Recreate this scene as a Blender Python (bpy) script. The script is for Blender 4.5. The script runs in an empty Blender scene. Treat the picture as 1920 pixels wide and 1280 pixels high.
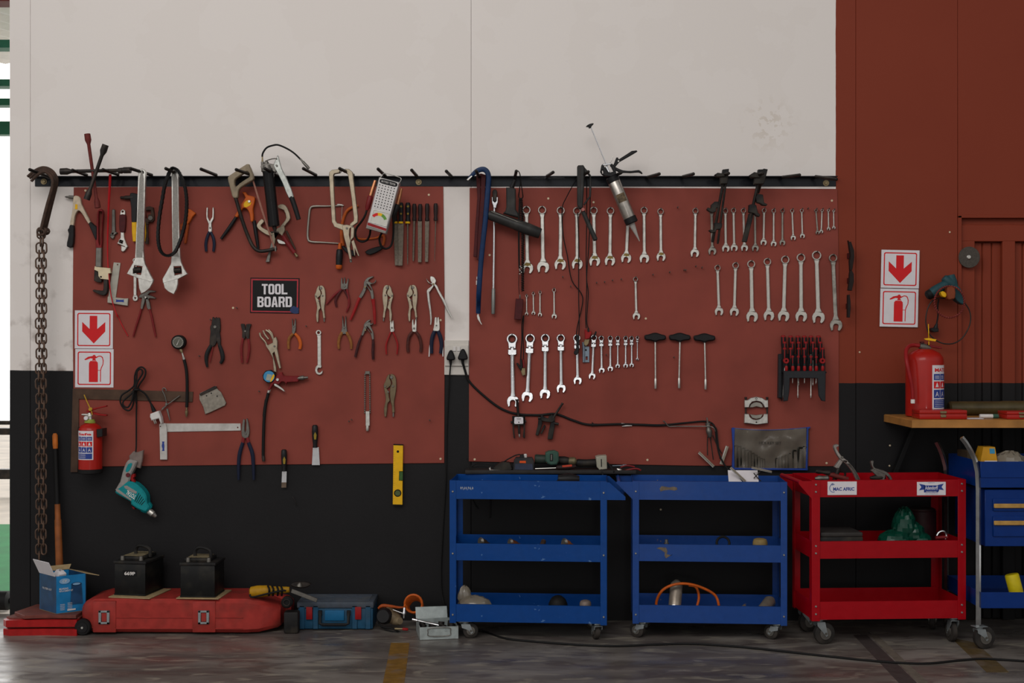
import bpy, bmesh, math, random
from mathutils import Vector as Vc, Matrix
from mathutils.geometry import tessellate_polygon
random.seed(7)
# ---- frame: metres; back wall at Y=0, camera D in front of it; V() sets the measuring window, W() a point d in front of the wall
S=.00265; D=6.5; F=D/S; CX,CY=960,640; H=523*S
_v=[0,0,1.0]
def V(x=0,y=0,s=1.0): _v[:]=[x,y,s]
def K(d): return (D-d)/F
def W(p,d=0.):
    if len(p)>2: d=p[2]
    x=_v[0]+p[0]/_v[2]; y=_v[1]+p[1]/_v[2]; k=K(d)
    return Vc(((x-CX)*k,-d,H-(y-CY)*k))
def R(r,d=.03): return r/_v[2]*K(d)
def lin(c): return c/12.92 if c<=.04045 else ((c+.055)/1.055)**2.4
def hx(h): return tuple(lin(int(h[i:i+2],16)/255) for i in (0,2,4))+(1,)
COL=bpy.context.scene.collection
MATS={}
def mat(name,h,rough=.5,metal=0.,var=.15,sc=40,bump=0.,coat=0.,dirt=None,dirt_amt=.35,spec=.2):
    if name in MATS: return MATS[name]
    m=bpy.data.materials.new(name); m.use_nodes=True; nt=m.node_tree; N=nt.nodes; L=nt.links
    bs=N['Principled BSDF']; c=hx(h)
    tc=N.new('ShaderNodeTexCoord'); nz=N.new('ShaderNodeTexNoise'); nz.inputs['Scale'].default_value=sc; nz.inputs['Detail'].default_value=5
    L.new(tc.outputs['Object'],nz.inputs['Vector'])
    rp=N.new('ShaderNodeValToRGB'); L.new(nz.outputs['Fac'],rp.inputs['Fac'])
    rp.color_ramp.elements[0].position=.3; rp.color_ramp.elements[1].position=.7
    rp.color_ramp.elements[0].color=tuple(x*(1-var) for x in c[:3])+(1,); rp.color_ramp.elements[1].color=tuple(min(1,x*(1+var*.5)) for x in c[:3])+(1,)
    out=rp.outputs['Color']
    if dirt:
        n2=N.new('ShaderNodeTexNoise'); n2.inputs['Scale'].default_value=sc*.35; n2.inputs['Detail'].default_value=8; L.new(tc.outputs['Object'],n2.inputs['Vector'])
        r2=N.new('ShaderNodeValToRGB'); r2.color_ramp.elements[0].position=.5; r2.color_ramp.elements[1].position=.72
        r2.color_ramp.elements[0].color=(0,0,0,1); r2.color_ramp.elements[1].color=(dirt_amt,)*3+(1,)
        L.new(n2.outputs['Fac'],r2.inputs['Fac'])
        mx=N.new('ShaderNodeMix'); mx.data_type='RGBA'; L.new(r2.outputs['Color'],mx.inputs[0]); L.new(out,mx.inputs[6]); mx.inputs[7].default_value=hx(dirt); out=mx.outputs[2]
    L.new(out,bs.inputs['Base Color'])
    bs.inputs['Roughness'].default_value=rough; bs.inputs['Metallic'].default_value=metal
    bs.inputs['Coat Weight'].default_value=coat*.4; bs.inputs['Specular IOR Level'].default_value=spec
    mr=N.new('ShaderNodeMapRange'); L.new(nz.outputs['Fac'],mr.inputs['Value']); mr.inputs['To Min'].default_value=max(.05,rough-.08); mr.inputs['To Max'].default_value=min(1,rough+.1); L.new(mr.outputs['Result'],bs.inputs['Roughness'])
    if bump:
        bp=N.new('ShaderNodeBump'); bp.inputs['Strength'].default_value=bump; bp.inputs['Distance'].default_value=.002; L.new(nz.outputs['Fac'],bp.inputs['Height']); L.new(bp.outputs['Normal'],bs.inputs['Normal'])
    MATS[name]=m; return m
def cat(P,k,closed=False):
    # Catmull-Rom through tuples of any length
    n=len(P)
    if n<3 or k<2: return [tuple(p) for p in P]
    out=[]
    for i in range(n if closed else n-1):
        if closed: a,b,c,d=P[i-1],P[i],P[(i+1)%n],P[(i+2)%n]
        else: a,b,c,d=P[max(i-1,0)],P[i],P[i+1],P[min(i+2,n-1)]
        for j in range(k):
            t=j/k
            out.append(tuple(.5*(2*q+(r-p)*t+(2*p-5*q+4*r-s)*t*t+(3*q-p-3*r+s)*t**3) for p,q,r,s in zip(a,b,c,d)))
    if not closed: out.append(tuple(P[-1]))
    return out
def area(L): return sum(L[i-1][0]*L[i][1]-L[i][0]*L[i-1][1] for i in range(len(L)))/2
def inset(L,b):
    n=len(L); o=[]
    for i in range(n):
        p,q,r=Vc(L[i-1]),Vc(L[i]),Vc(L[(i+1)%n]); e1=q-p; e2=r-q
        if e1.length<1e-9 or e2.length<1e-9: o.append(tuple(q)); continue
        e1.normalize(); e2.normalize(); n1=Vc((-e1.y,e1.x)); n2=Vc((-e2.y,e2.x)); m=n1+n2
        if m.length<.3: o.append(tuple(q+n1*b)); continue
        m.normalize(); o.append(tuple(q+m*b/max(.45,m.dot(n1))))
    return o
def tess(loops):
    tr=tessellate_polygon([[Vc((x,y,0)) for x,y in l] for l in loops]); fl=[p for l in loops for p in l]; out=[]
    for a,b,c in tr:
        A,Bq,C=fl[a],fl[b],fl[c]
        out.append((a,b,c) if (Bq[0]-A[0])*(C[1]-A[1])-(C[0]-A[0])*(Bq[1]-A[1])>0 else (a,c,b))
    return out
_txt={}
def glyphs(s,bold=0.):
    key=(s,bold)
    if key not in _txt:
        cu=bpy.data.curves.new('t','FONT'); cu.body=s; cu.resolution_u=3; cu.offset=bold
        ob=bpy.data.objects.new('t',cu); COL.objects.link(ob); bpy.context.view_layer.update()
        me=bpy.data.meshes.new_from_object(ob.evaluated_get(bpy.context.evaluated_depsgraph_get()))
        v=[(q.co.x,q.co.y) for q in me.vertices]; f=[tuple(p.vertices) for p in me.polygons]
        bpy.data.objects.remove(ob); bpy.data.meshes.remove(me); bpy.data.curves.remove(cu)
        x0=min(p[0] for p in v); x1=max(p[0] for p in v); y0=min(p[1] for p in v); y1=max(p[1] for p in v)
        _txt[key]=([((p[0]-x0)/(x1-x0)-.5,(p[1]-y0)/(y1-y0)-.5) for p in v],f)
    return _txt[key]
class B:
    def __init__(s,M=None): s.v=[]; s.f=[]; s.m=[]; s.mi=0; s.M=M
    def add(s,vs,fs):
        n=len(s.v); s.v+=[tuple(s.M@Vc(v)) if s.M else tuple(v) for v in vs]; s.f+=[[i+n for i in f] for f in fs]; s.m+=[s.mi]*len(fs); return s
    def pr(s,pts,d0,d1,bv=.4,sm=0,holes=(),flat=False):
        """solid of an outline given in the measuring window, from d0 to d1 off the wall, front edges chamfered"""
        k=K(d1); loops=[]
        for j,l in enumerate([pts]+list(holes)):
            if sm: l=cat(l,sm,True)
            q=[(w.x,w.z) for w in (W(p[:2],d1) for p in l)]
            if (area(q)<0)==(j==0): q.reverse()
            loops.append(q)
        if flat:
            fl=[p for l in loops for p in l]; return s.add([(x,-d1,z) for x,z in fl],tess(loops))
        b=min(bv*S,.45*(d1-d0)); ins=[inset(l,b) for l in loops]; vs=[]; fs=[]; n=sum(len(l) for l in loops)
        for l in loops: vs+=[(x,-d0,z) for x,z in l]
        for l in loops: vs+=[(x,-(d1-b),z) for x,z in l]
        for l in ins: vs+=[(x,-d1,z) for x,z in l]
        o=0
        for l in loops:
            m=len(l)
            for i in range(m):
                a,c=o+i,o+(i+1)%m
                for r in (0,n): fs.append((a+r,c+r,c+r+n,a+r+n))
            o+=m
        fs+=[tuple(i+2*n for i in t) for t in tess(ins)]; fs+=[t[::-1] for t in tess(loops)]
        return s.add(vs,fs)
    def rc(s,x0,y0,x1,y1,d0,d1,bv=.4,flat=False): return s.pr([(x0,y0),(x1,y0),(x1,y1),(x0,y1)],d0,d1,bv,flat=flat)
    def ln(s,a,b,w,d0,d1,bv=.3,w2=None):
        """straight bar of width w (w2 at the far end) between two points"""
        a=Vc(a);b=Vc(b);e=(b-a).normalized();n=Vc((-e.y,e.x)); w2=w if w2 is None else w2
        return s.pr([tuple(a+n*w/2),tuple(b+n*w2/2),tuple(b-n*w2/2),tuple(a-n*w/2)],d0,d1,bv)
    def t3(s,P,r,n=8,k=1,fl=1.,closed=False):
        """tube through world points; r one radius or one per point (metres); fl flattens it toward the wall"""
        if not isinstance(r,(list,tuple)): r=[r]*len(P)
        Q=cat([tuple(p)+(q,) for p,q in zip(P,r)],k,closed); P=[Vc(q[:3]) for q in Q]; r=[max(q[3],2e-4) for q in Q]; m=len(P); vs=[]; fs=[]; u=None
        for i in range(m):
            t=(P[(i+1)%m]-P[i-1]) if closed else (P[min(i+1,m-1)]-P[max(i-1,0)])
            if t.length<1e-9: t=Vc((0,0,1))
            t.normalize()
            if fl!=1 or u is None:
                y=Vc((0,1,0)) if abs(t.y)<.9 else Vc((1,0,0)); u=y-t*y.dot(t)
            else: u=u-t*u.dot(t)
            if u.length<1e-6: u=t.orthogonal()
            u.normalize(); w=t.cross(u)
            for j in range(n):
                a=2*math.pi*j/n; vs.append(P[i]+u*math.cos(a)*r[i]*fl+w*math.sin(a)*r[i])
        for i in range(m if closed else m-1):
            for j in range(n):
                a,b=i*n+j,i*n+(j+1)%n; c,e=((i+1)%m)*n+j,((i+1)%m)*n+(j+1)%n; fs.append((a,b,e,c))
        if not closed: fs+=[tuple(range(n))[::-1],tuple(range((m-1)*n,m*n))]
        return s.add(vs,fs)
    def tb(s,pts,r,d=.02,n=8,k=5,fl=1.,closed=False):
        if isinstance(r,(list,tuple)): rr=[R(q,d) for q in r]
        else: rr=R(r,d)
        return s.t3([W(p,d) for p in pts],rr,n,k,fl,closed)
    def lw(s,a,b,prof,n=16):
        """turned solid from world point a to b; prof = (share of the way, radius in metres)"""
        a=Vc(a);b=Vc(b); ax=(b-a); t=ax.normalized(); u=t.orthogonal().normalized(); w=t.cross(u); vs=[];fs=[]; m=len(prof)
        for q,r in prof:
            for j in range(n):
                an=2*math.pi*j/n; vs.append(a+ax*q+(u*math.cos(an)+w*math.sin(an))*max(r,1e-4))
        for i in range(m-1):
            for j in range(n): fs.append((i*n+j,i*n+(j+1)%n,(i+1)*n+(j+1)%n,(i+1)*n+j))
        fs+=[tuple(range(n))[::-1],tuple(range((m-1)*n,m*n))]
        return s.add(vs,fs)
    def la(s,a,b,prof,d=.02,n=16): 
        return s.lw(W(a,d),W(b,d),[(q,R(r,d)) for q,r in prof],n)
    def dk(s,c,r,d0,d1,n=24,bv=.4):
        """round disc facing the room"""
        return s.pr([(c[0]+r*math.cos(2*math.pi*i/n),c[1]+r*math.sin(2*math.pi*i/n)) for i in range(n)],d0,d1,bv)
    def rg(s,c,ro,ri,d0,d1,n=24,bv=.4):
        q=lambda r:[(c[0]+r*math.cos(2*math.pi*i/n),c[1]+r*math.sin(2*math.pi*i/n)) for i in range(n)]
        return s.pr(q(ro),d0,d1,bv,holes=[q(ri)])
    def el(s,c,rad,n=12,jit=0.):
        vs=[];fs=[];m=n//2+1
        for i in range(m):
            th=math.pi*i/(m-1)
            for j in range(n):
                a=2*math.pi*j/n; q=1+random.uniform(-jit,jit); vs.append((c[0]+rad[0]*math.sin(th)*math.cos(a)*q,c[1]+rad[1]*math.sin(th)*math.sin(a)*q,c[2]+rad[2]*math.cos(th)*q))
        for i in range(m-1):
            for j in range(n): fs.append((i*n+j,(i+1)*n+j,(i+1)*n+(j+1)%n,i*n+(j+1)%n))
        return s.add(vs,fs)
    def bx(s,x0,x1,y0,y1,z0,z1,bv=.002,seg=2):
        bm=bmesh.new(); bmesh.ops.create_cube(bm,size=1)
        for v in bm.verts: v.co=((x0+x1)/2+v.co.x*(x1-x0),(y0+y1)/2+v.co.y*(y1-y0),(z0+z1)/2+v.co.z*(z1-z0))
        b=min(bv,.45*min(abs(x1-x0),abs(y1-y0),abs(z1-z0)))
        if b>1e-5: bmesh.ops.bevel(bm,geom=bm.edges[:],offset=b,segments=seg,affect='EDGES',profile=.5)
        bm.verts.index_update(); s.add([v.co[:] for v in bm.verts],[[v.index for v in f.verts] for f in bm.faces]); bm.free(); return s
    def tx(s,t,c,w,h,d,rot=0.,bold=0.):
        """flat lettering centred on c, w wide and h high"""
        g,f=glyphs(t,bold); ca,sa=math.cos(math.radians(rot)),math.sin(math.radians(rot))
        return s.add([W((c[0]+x*w*ca+y*h*sa,c[1]+x*w*sa-y*h*ca),d) for x,y in g],f)
    def txw(s,t,fn,cx,cz,w,h,bold=0.):
        """lettering laid on any surface fn(u,v)"""
        g,f=glyphs(t,bold); return s.add([fn(cx+x*w,cz+y*h) for x,y in g],f)
    def gr(s,fn,u0,u1,v0,v1,nu=6,nv=1):
        vs=[fn(u0+(u1-u0)*i/nu,v0+(v1-v0)*j/nv) for j in range(nv+1) for i in range(nu+1)]
        return s.add(vs,[(j*(nu+1)+i,j*(nu+1)+i+1,(j+1)*(nu+1)+i+1,(j+1)*(nu+1)+i) for j in range(nv) for i in range(nu)])
    def o(s,name,m,parent=None,label=None,sharp=38):
        me=bpy.data.meshes.new(name); me.from_pydata(s.v,[],s.f)
        for q in (m if isinstance(m,(list,tuple)) else [m]): me.materials.append(q)
        if any(s.m): me.polygons.foreach_set('material_index',s.m)
        bm=bmesh.new(); bm.from_mesh(me); bmesh.ops.recalc_face_normals(bm,faces=bm.faces); bm.to_mesh(me); bm.free()
        me.shade_smooth(); me.set_sharp_from_angle(angle=math.radians(sharp))
        ob=bpy.data.objects.new(name,me); COL.objects.link(ob); ob.parent=parent
        if label: ob['label']=label
        return ob
def tag(o,label,cat,group=None):
    o['label']=label; o['category']=cat
    if group: o['group']=group
    return o
def thing(name,label,cat,group=None):
    o=bpy.data.objects.new(name,None); COL.objects.link(o); o.empty_display_size=.03; return tag(o,label,cat,group)
def struct(o): o['kind']='structure'; return o
def finish():
    """give every thing an origin at its base and every part one at its middle"""
    bpy.context.view_layer.update()
    kids={}
    for o in bpy.data.objects:
        if o.parent: kids.setdefault(o.parent.name,[]).append(o)
    def bb(o,acc):
        if o.type=='MESH': acc+=[v.co.copy() for v in o.data.vertices]
        for c in kids.get(o.name,[]): bb(c,acc)
        return acc
    def put(o,po):
        if o.type=='MESH': P=[v.co for v in o.data.vertices]
        else: P=bb(o,[])
        if not P: org=Vc(po)
        else:
            lo=[min(p[i] for p in P) for i in range(3)]; hi=[max(p[i] for p in P) for i in range(3)]
            org=Vc(((lo[0]+hi[0])/2,(lo[1]+hi[1])/2,lo[2] if o.parent is None else (lo[2]+hi[2])/2))
        if o.type=='MESH': o.data.transform(Matrix.Translation(-org))
        o.location=org-Vc(po)
        for c in kids.get(o.name,[]): put(c,org)
    for o in list(bpy.data.objects):
        if o.parent is None and o.type in('MESH','EMPTY') and o.get('kind')!='structure': put(o,(0,0,0))
ORD='first second third fourth fifth sixth seventh eighth ninth tenth eleventh twelfth thirteenth fourteenth fifteenth sixteenth seventeenth eighteenth'.split()
# ---------------- materials
steel=mat('satin_steel','cfccc5',.36,.85,.2,60,.05,dirt='6a6058',dirt_amt=.35)
chrome=mat('chrome','d9d9db',.24,1,.06,60)
beige=mat('nickel_beige','a89b86',.42,.75,.2,50,.05,dirt='5a4f40')
grey=mat('grey_metal','76726c',.45,.8,.25,50,.1,dirt='3c3833')
dark=mat('dark_steel','34302e',.48,.6,.3,50,.1,dirt='5a4c40')
rust=mat('rusty_steel','4a3a32',.7,.4,.35,60,.25,dirt='6b4a38')
blackp=mat('black_plastic','1b1a1b',.42,0,.2,50,.05)
rubber=mat('black_rubber','141313',.62,0,.2,50,.1)
redp=mat('red_plastic','8c1618',.4,0,.15,50,.03)
redd=mat('dull_red_grip','741c1f',.45,0,.2,50,.05,dirt='3c1414')
maroon=mat('dark_red_rubber','4a1a1c',.6,0,.25,60,.1)
orange=mat('orange_plastic','c0581a',.42,0,.15,50,.05,dirt='7a3a14')
yellow=mat('yellow_plastic','e0ac18',.42,0,.1,50,.04)
bluep=mat('navy_grip','151b30',.45,0,.15,50,.05)
copper=mat('copper','c98a62',.32,.9,.15,60)
brass=mat('brass','86775a',.42,.7,.25,60)
whitep=mat('white_plastic','cfcac6',.4,0,.06,40)
paper=mat('white_print','d4cfd2',.5,0,.04,30)
signred=mat('sign_red','c81e22',.5,0,.05,30)
signblue=mat('print_blue','2c3f86',.5,0,.06,30)
black=mat('print_black','0d0d0e',.5,0,.1,30)
wood=mat('pale_wood','c08a50',.5,0,.3,14,.1)
card=mat('cardboard','a08a66',.8,0,.2,40,.1)
dustbk=mat('dusty_black','1c1b1b',.55,0,.3,30,.1,dirt='4e463a',dirt_amt=.5)
green=mat('dusty_green','39564a',.5,0,.25,40,.1,dirt='202a24')
# ---------------- the setting
def wall_material():
    m=bpy.data.materials.new('painted_wall'); m.use_nodes=True; nt=m.node_tree; N=nt.nodes; L=nt.links; bs=N['Principled BSDF']
    tc=N.new('ShaderNodeTexCoord'); sp=N.new('ShaderNodeSeparateXYZ'); L.new(tc.outputs['Object'],sp.inputs[0])
    def math_(op,a,b=None,c=None):
        n=N.new('ShaderNodeMath'); n.operation=op
        for i,q in enumerate((a,b,c)):
            if q is None: continue
            if isinstance(q,(int,float)): n.inputs[i].default_value=q
            else: L.new(q,n.inputs[i])
        return n.outputs[0]
    def noise(s,d=5,off=0):
        n=N.new('ShaderNodeTexNoise'); n.inputs['Scale'].default_value=s; n.inputs['Detail'].default_value=d
        if off:
            a=N.new('ShaderNodeVectorMath'); a.inputs[1].default_value=(off,off*.7,off*1.3); L.new(tc.outputs['Object'],a.inputs[0]); L.new(a.outputs[0],n.inputs['Vector'])
        else: L.new(tc.outputs['Object'],n.inputs['Vector'])
        return n.outputs['Fac']
    def mix(f,a,b):
        n=N.new('ShaderNodeMix'); n.data_type='RGBA'
        for i,q in ((0,f),(6,a),(7,b)):
            if isinstance(q,(tuple,float)): n.inputs[i].default_value=q
            else: L.new(q,n.inputs[i])
        return n.outputs[2]
    x,z=sp.outputs[0],sp.outputs[2]
    wob=math_('MULTIPLY',math_('SUBTRACT',noise(9,3),.5),.006)
    zx=math_('ADD',z,wob); xx=math_('ADD',x,wob)
    white=mix(math_('MULTIPLY',math_('GREATER_THAN',noise(2.2,6),.5),.25),hx('dcd5d0'),hx('d6cec8'))
    # scuffs and grime low on the white paint
    g=N.new('ShaderNodeMapRange'); g.inputs['From Min'].default_value=.53; g.inputs['From Max'].default_value=.68; L.new(noise(7,9,3.3),g.inputs['Value'])
    lo=N.new('ShaderNodeMapRange'); lo.inputs['From Min'].default_value=2.3; lo.inputs['From Max'].default_value=1.3; L.new(z,lo.inputs['Value'])
    lf=N.new('ShaderNodeMapRange'); lf.inputs['From Min'].default_value=-1.9; lf.inputs['From Max'].default_value=-2.2; lf.inputs['To Min'].default_value=.3; L.new(x,lf.inputs['Value'])
    white=mix(math_('MULTIPLY',math_('MULTIPLY',math_('MULTIPLY',g.outputs[0],lo.outputs[0]),lf.outputs[0]),1.0),white,hx('8d8078'))
    sm=noise(28,4,8.1); spt=N.new('ShaderNodeVectorMath'); spt.operation='DISTANCE'; spt.inputs[1].default_value=W((1440,232),0); L.new(tc.outputs['Object'],spt.inputs[0])
    near=N.new('ShaderNodeMapRange'); near.inputs['From Min'].default_value=.16; near.inputs['From Max'].default_value=.02; L.new(spt.outputs['Value'],near.inputs['Value'])
    white=mix(math_('MULTIPLY',math_('GREATER_THAN',sm,.56),math_('MULTIPLY',near.outputs[0],.3)),white,hx('a8957a'))
    red=mix(noise(3,5),hx('76301f'),hx('7d3522'))
    bk=mix(noise(4,8),hx('171617'),hx('1f1e1f'))
    dark_l=math_('SUBTRACT',z,W((400,699),0).z); 
    zl=math_('ADD',W((20,694),0).z, math_('MULTIPLY',math_('SUBTRACT',x,W((20,694),0).x),-.0108))
    isbl=math_('LESS_THAN',zx,zl)
    isbr=math_('LESS_THAN',zx,W((1700,718),0).z)
    right=math_('GREATER_THAN',xx,W((1567,0),0).x)
    c=mix(right,mix(isbl,white,bk),mix(isbr,red,bk))
    L.new(c,bs.inputs['Base Color']); bs.inputs['Roughness'].default_value=.5; bs.inputs['Specular IOR Level'].default_value=.15
    bp=N.new('ShaderNodeBump'); bp.inputs['Strength'].default_value=.12; bp.inputs['Distance'].default_value=.004; L.new(noise(60,4),bp.inputs['Height']); L.new(bp.outputs['Normal'],bs.inputs['Normal'])
    return m
wallm=wall_material()
ZT=3.6
def wx(p): return (p-CX)*S
V()
for a,b in ((18,57),(57,883.5),(883.5,1605),(1605,1796)):
    q=B(); q.bx(wx(a),wx(b)-.0012,0,.16,0,ZT,.0015,1); struct(q.o('wall_back',wallm))
q=B(); q.bx(wx(1796),wx(2300),0,.16,W((0,404)).z,ZT,.0015,1); struct(q.o('wall_back',wallm))
# door in the back wall: frame, then a ledged panel set back from it
zt=W((0,404)).z
q=B(); q.bx(wx(1796),wx(1803),-.004,.10,0,zt,.002,1); q.bx(wx(1796),wx(2300),-.004,.10,zt-.012,zt+.004,.002,1)
struct(q.o('trim_1',wallm))
q=B(); q.bx(wx(1803),wx(2300),.055,.10,0,zt-.012,.002,1)
dr=struct(q.o('door_1',wallm))
q=B()
for a,b in ((1803,1830),(1882,1906),(1960,1990)): q.bx(wx(a),wx(b),.015,.056,0,W((0,420)).z,.003,1)
q.bx(wx(1803.5),wx(2000),.0135,.056,W((0,452)).z,W((0,421)).z,.003,1); q.bx(wx(1803),wx(2200),.03,.056,W((0,421)).z,zt-.012,.002,1)
struct(q.o('door_batten',wallm,dr))
q=B()
for a in (1830,1848,1866,1906,1924,1942): q.bx(wx(a)+.002,wx(a+18)-.002,.046,.057,0,W((0,453)).z,.004,1)
struct(q.o('door_plank',wallm,dr))
def floor_material():
    m=bpy.data.materials.new('worn_concrete'); m.use_nodes=True; nt=m.node_tree; N=nt.nodes; L=nt.links; bs=N['Principled BSDF']
    tc=N.new('ShaderNodeTexCoord'); mp=N.new('ShaderNodeMapping'); mp.inputs['Scale'].default_value=(.6,1.5,1); L.new(tc.outputs['Object'],mp.inputs[0])
    def noise(s,d=6,dis=0):
        n=N.new('ShaderNodeTexNoise'); n.inputs['Scale'].default_value=s; n.inputs['Detail'].default_value=d; n.inputs['Distortion'].default_value=dis; L.new(mp.outputs[0],n.inputs['Vector']); return n.outputs['Fac']
    def ramp(f,els):
        r=N.new('ShaderNodeValToRGB'); L.new(f,r.inputs[0]); e=r.color_ramp.elements
        while len(e)<len(els): e.new(.5)
        for q,(p,c) in zip(e,els): q.position=p; q.color=hx(c) if isinstance(c,str) else (c,c,c,1)
        return r.outputs[0]
    def mix(f,a,b):
        n=N.new('ShaderNodeMix'); n.data_type='RGBA'
        for i,q in ((0,f),(6,a),(7,b)):
            if isinstance(q,tuple): n.inputs[i].default_value=q
            else: L.new(q,n.inputs[i])
        return n.outputs[2]
    base=ramp(noise(2.2,9,.6),[(.32,'504a46'),(.5,'6b645e'),(.66,'86807a')])
    worn=ramp(noise(5.5,10,1.2),[(.5,0.),(.60,.6)])
    c=mix(worn,base,hx('4a403e'))
    c=mix(ramp(noise(11,8,.5),[(.56,0.),(.66,.6)]),c,hx('968e80'))
    c=mix(ramp(noise(40,4),[(.66,0.),(.72,.5)]),c,hx('2e2826'))
    L.new(c,bs.inputs['Base Color']); rr=ramp(noise(6,8),[(.3,.22),(.7,.55)]); L.new(rr,bs.inputs['Roughness'])
    bp=N.new('ShaderNodeBump'); bp.inputs['Strength'].default_value=.15; bp.inputs['Distance'].default_value=.004; L.new(noise(30,6),bp.inputs['Height']); L.new(bp.outputs['Normal'],bs.inputs['Normal'])
    return m
fm=floor_material()
q=B(); q.bx(-4.2,4.5,-13,0.16,-.1,0,0); struct(q.o('floor',fm))
def fl(x,y):
    "point on the floor seen at x,y of the frame"
    k=H/(y-CY); return Vc(((x-CX)*k,-(D-F*k),0))
def mark(name,pts,m,z=.0008):
    b=B(); P=[fl(*p) for p in pts]; b.add([(p.x,p.y,z) for p in P]+[(p.x,p.y,-.01) for p in P],[tuple(range(len(P)))]+[(i,(i+1)%len(P),(i+1)%len(P)+len(P),i+len(P)) for i in range(len(P))]); struct(b.o(name,m))
ypaint=mat('worn_yellow_paint','7d5c28',.6,0,.3,25,.1,dirt='6a5f58',dirt_amt=1)
mark('floor_marking',[(733,1205),(768,1205),(757,1290),(716,1290)],ypaint)
mark('floor_marking',[(1784,1196),(1830,1205),(1892,1260),(1850,1260)],mat('faded_yellow_paint','5c4c30',.6,0,.3,25,.1,dirt='6a5f58',dirt_amt=1))
mark('floor_marking',[(1600,1190),(1625,1190),(1730,1290),(1695,1290)],mat('tyre_mark','473f3d',.6,0,.2,30))
mark('floor_marking',[(1630,1190),(1645,1190),(1752,1290),(1732,1290)],mat('scraped_concrete','6e665c',.6,0,.25,30))
# outside, through the open end on the left
out=mat('yard_concrete','d8cec2',.8,0,.2,3)
q=B(); q.bx(-14,-1.2,.17,16,-.1,-.005,0); struct(q.o('ground',out))
q=B(); q.bx(-7,-2.2,.3,3.4,-.005,.004,0); struct(q.o('ground_strip',mat('green_mat','3f8a58',.8,0,.2,6)))
gb=mat('green_beam','2f6a54',.5,0,.15,5)
V()
for y0,y1,d in ((74,89,-1.6),(148,161,-2.4),(184,197,-3.2),(227,252,-5)):
    q=B(); q.bx(-6.5,-1.9,-d,-d+.12,W((0,y1),d).z,W((0,y0),d).z,.004,1); struct(q.o('roof_beam',gb))
q=B()
for i in range(60):
    x=-7+i*.09; z=W((0,-30),-1).z; q.add([(x,1,z+.02*(i%2)),(x+.09,1,z+.02*((i+1)%2)),(x+.09,6,z+.6+.02*((i+1)%2)),(x,6,z+.6+.02*(i%2))],[(0,1,2,3)])
struct(q.o('roof_outside',mat('roof_sheet','c9c4bc',.6,0,.15,3)))
q=B(); q.bx(-6,-1.9,.9,1.05,W((0,10),-1).z,W((0,-12),-1).z,.004,1); struct(q.o('roof_beam',mat('red_purlin','5a2020',.5)))
q=B(); q.bx(-8,-2.6,5.2,5.3,W((0,796),-5.2).z,W((0,789),-5.2).z,0); q.bx(-8,-2.6,5.2,5.3,W((0,815),-5.2).z,W((0,803),-5.2).z,0); q.bx(-8,-2.6,5.2,5.3,W((0,898),-5.2).z,W((0,880),-5.2).z,0)
q.bx(-8,-7.9,5.2,5.3,0,.6,0);q.bx(-5,-4.9,5.2,5.3,0,.6,0)
tag(q.o('yard_rail',dark),'dark steel railing outside in the yard beyond the open end','railing')
b=B(); c=W((4,1132),-.25); b.lw((c.x-.05,c.y,.05),(c.x+.04,c.y,.05),[(0,.03),(.1,.05),(.9,.05),(1,.03)]); b.lw((c.x-.06,c.y,.05),(c.x+.05,c.y,.05),[(0,.015),(1,.015)]); tag(b.o('castor_wheel',rubber),'small black wheel on the ground just outside the wall end','wheel')
# ---------------- tool boards, with the nails and screws in them
redb=mat('red_board','843f35',.6,0,.1,6,.06,dirt='5a2a22',dirt_amt=.35,spec=.15)
screwm=mat('cream_screw_head','c9b79a',.5,.2,.15,50)
def board(label,pts,nails,screws):
    t=thing('tool_board',label,'board'); q=B(); q.pr(pts,.0005,.0065,.6); q.o('panel',redb,t)
    for x,y in screws:
        q=B(); q.dk((x,y),2.2,.006,.0085,12); q.o('screw',screwm,t)
    for x,y in nails:
        q=B(); w=W((x,y),.006); q.lw(w,w+Vc((0,-.022,.003)),[(0,.0018),(.85,.0018),(.86,.0036),(1,.0034)],8); q.o('nail',dark,t)
    return t
# ---------------- the hook rail along the top of both boards
railm=mat('rail_blue_black','191b20',.3,.3,.15,40,.1,coat=.3)
pegm=mat('rail_peg','26221f',.45,.4,.25,50,.1,dirt='5a4c40')
rail=thing('hook_rail','long black steel angle rail with pegs above both red boards','rail')
V(); q=B(); z0=W((0,349.5)).z; z1=W((0,331.5)).z; x0,x1=wx(66),wx(1567)
q.bx(x0,x1,-.005,-.0004,z0,z1,.001,1); q.bx(x0,x1,-.042,-.0045,z1-.005,z1,.001,1); q.o('angle_bar',railm,rail)
for x,y in ((82,340),(785,341),(1549,343)):
    q=B(); q.dk((x,y),6,.005,.008,16); q.dk((x,y),3.2,.008,.013,6); q.o('bolt',brass,rail)
# pegs: foot on the rail, tip out in the room
PEGS=[((100,335),(56,318)),((162,328),(136,319)),((221,327),(193,318)),((284,328),(245,316)),((338,328),(311,316)),((405,328),(377,317)),((472,328),(443,318)),((520,329),(497,316)),((592,328),(569,316)),((662,328),(637,316)),((722,329),(709,317)),((781,329),(772,319)),((846,330),(837,321)),((898,331),(893,321)),((966,330),(968,321)),((1026,330),(1037,323)),((1090,331),(1103,322)),((1150,331),(1164,324)),((1215,332),(1236,326)),((1281,331),(1300,326)),((1345,331),(1366,325)),((1408,332),(1430,325)),((1468,332),(1499,328)),((1530,331),(1568,336))]
for a,b in PEGS:
    q=B(); q.t3([W(a,.03),W(a,.05),W(b,.2)],[.0085,.008,.0078],10,1); w=W(b,.2); q.el(w,(.0082,.0082,.0082),10); q.o('peg',pegm,rail)
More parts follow.
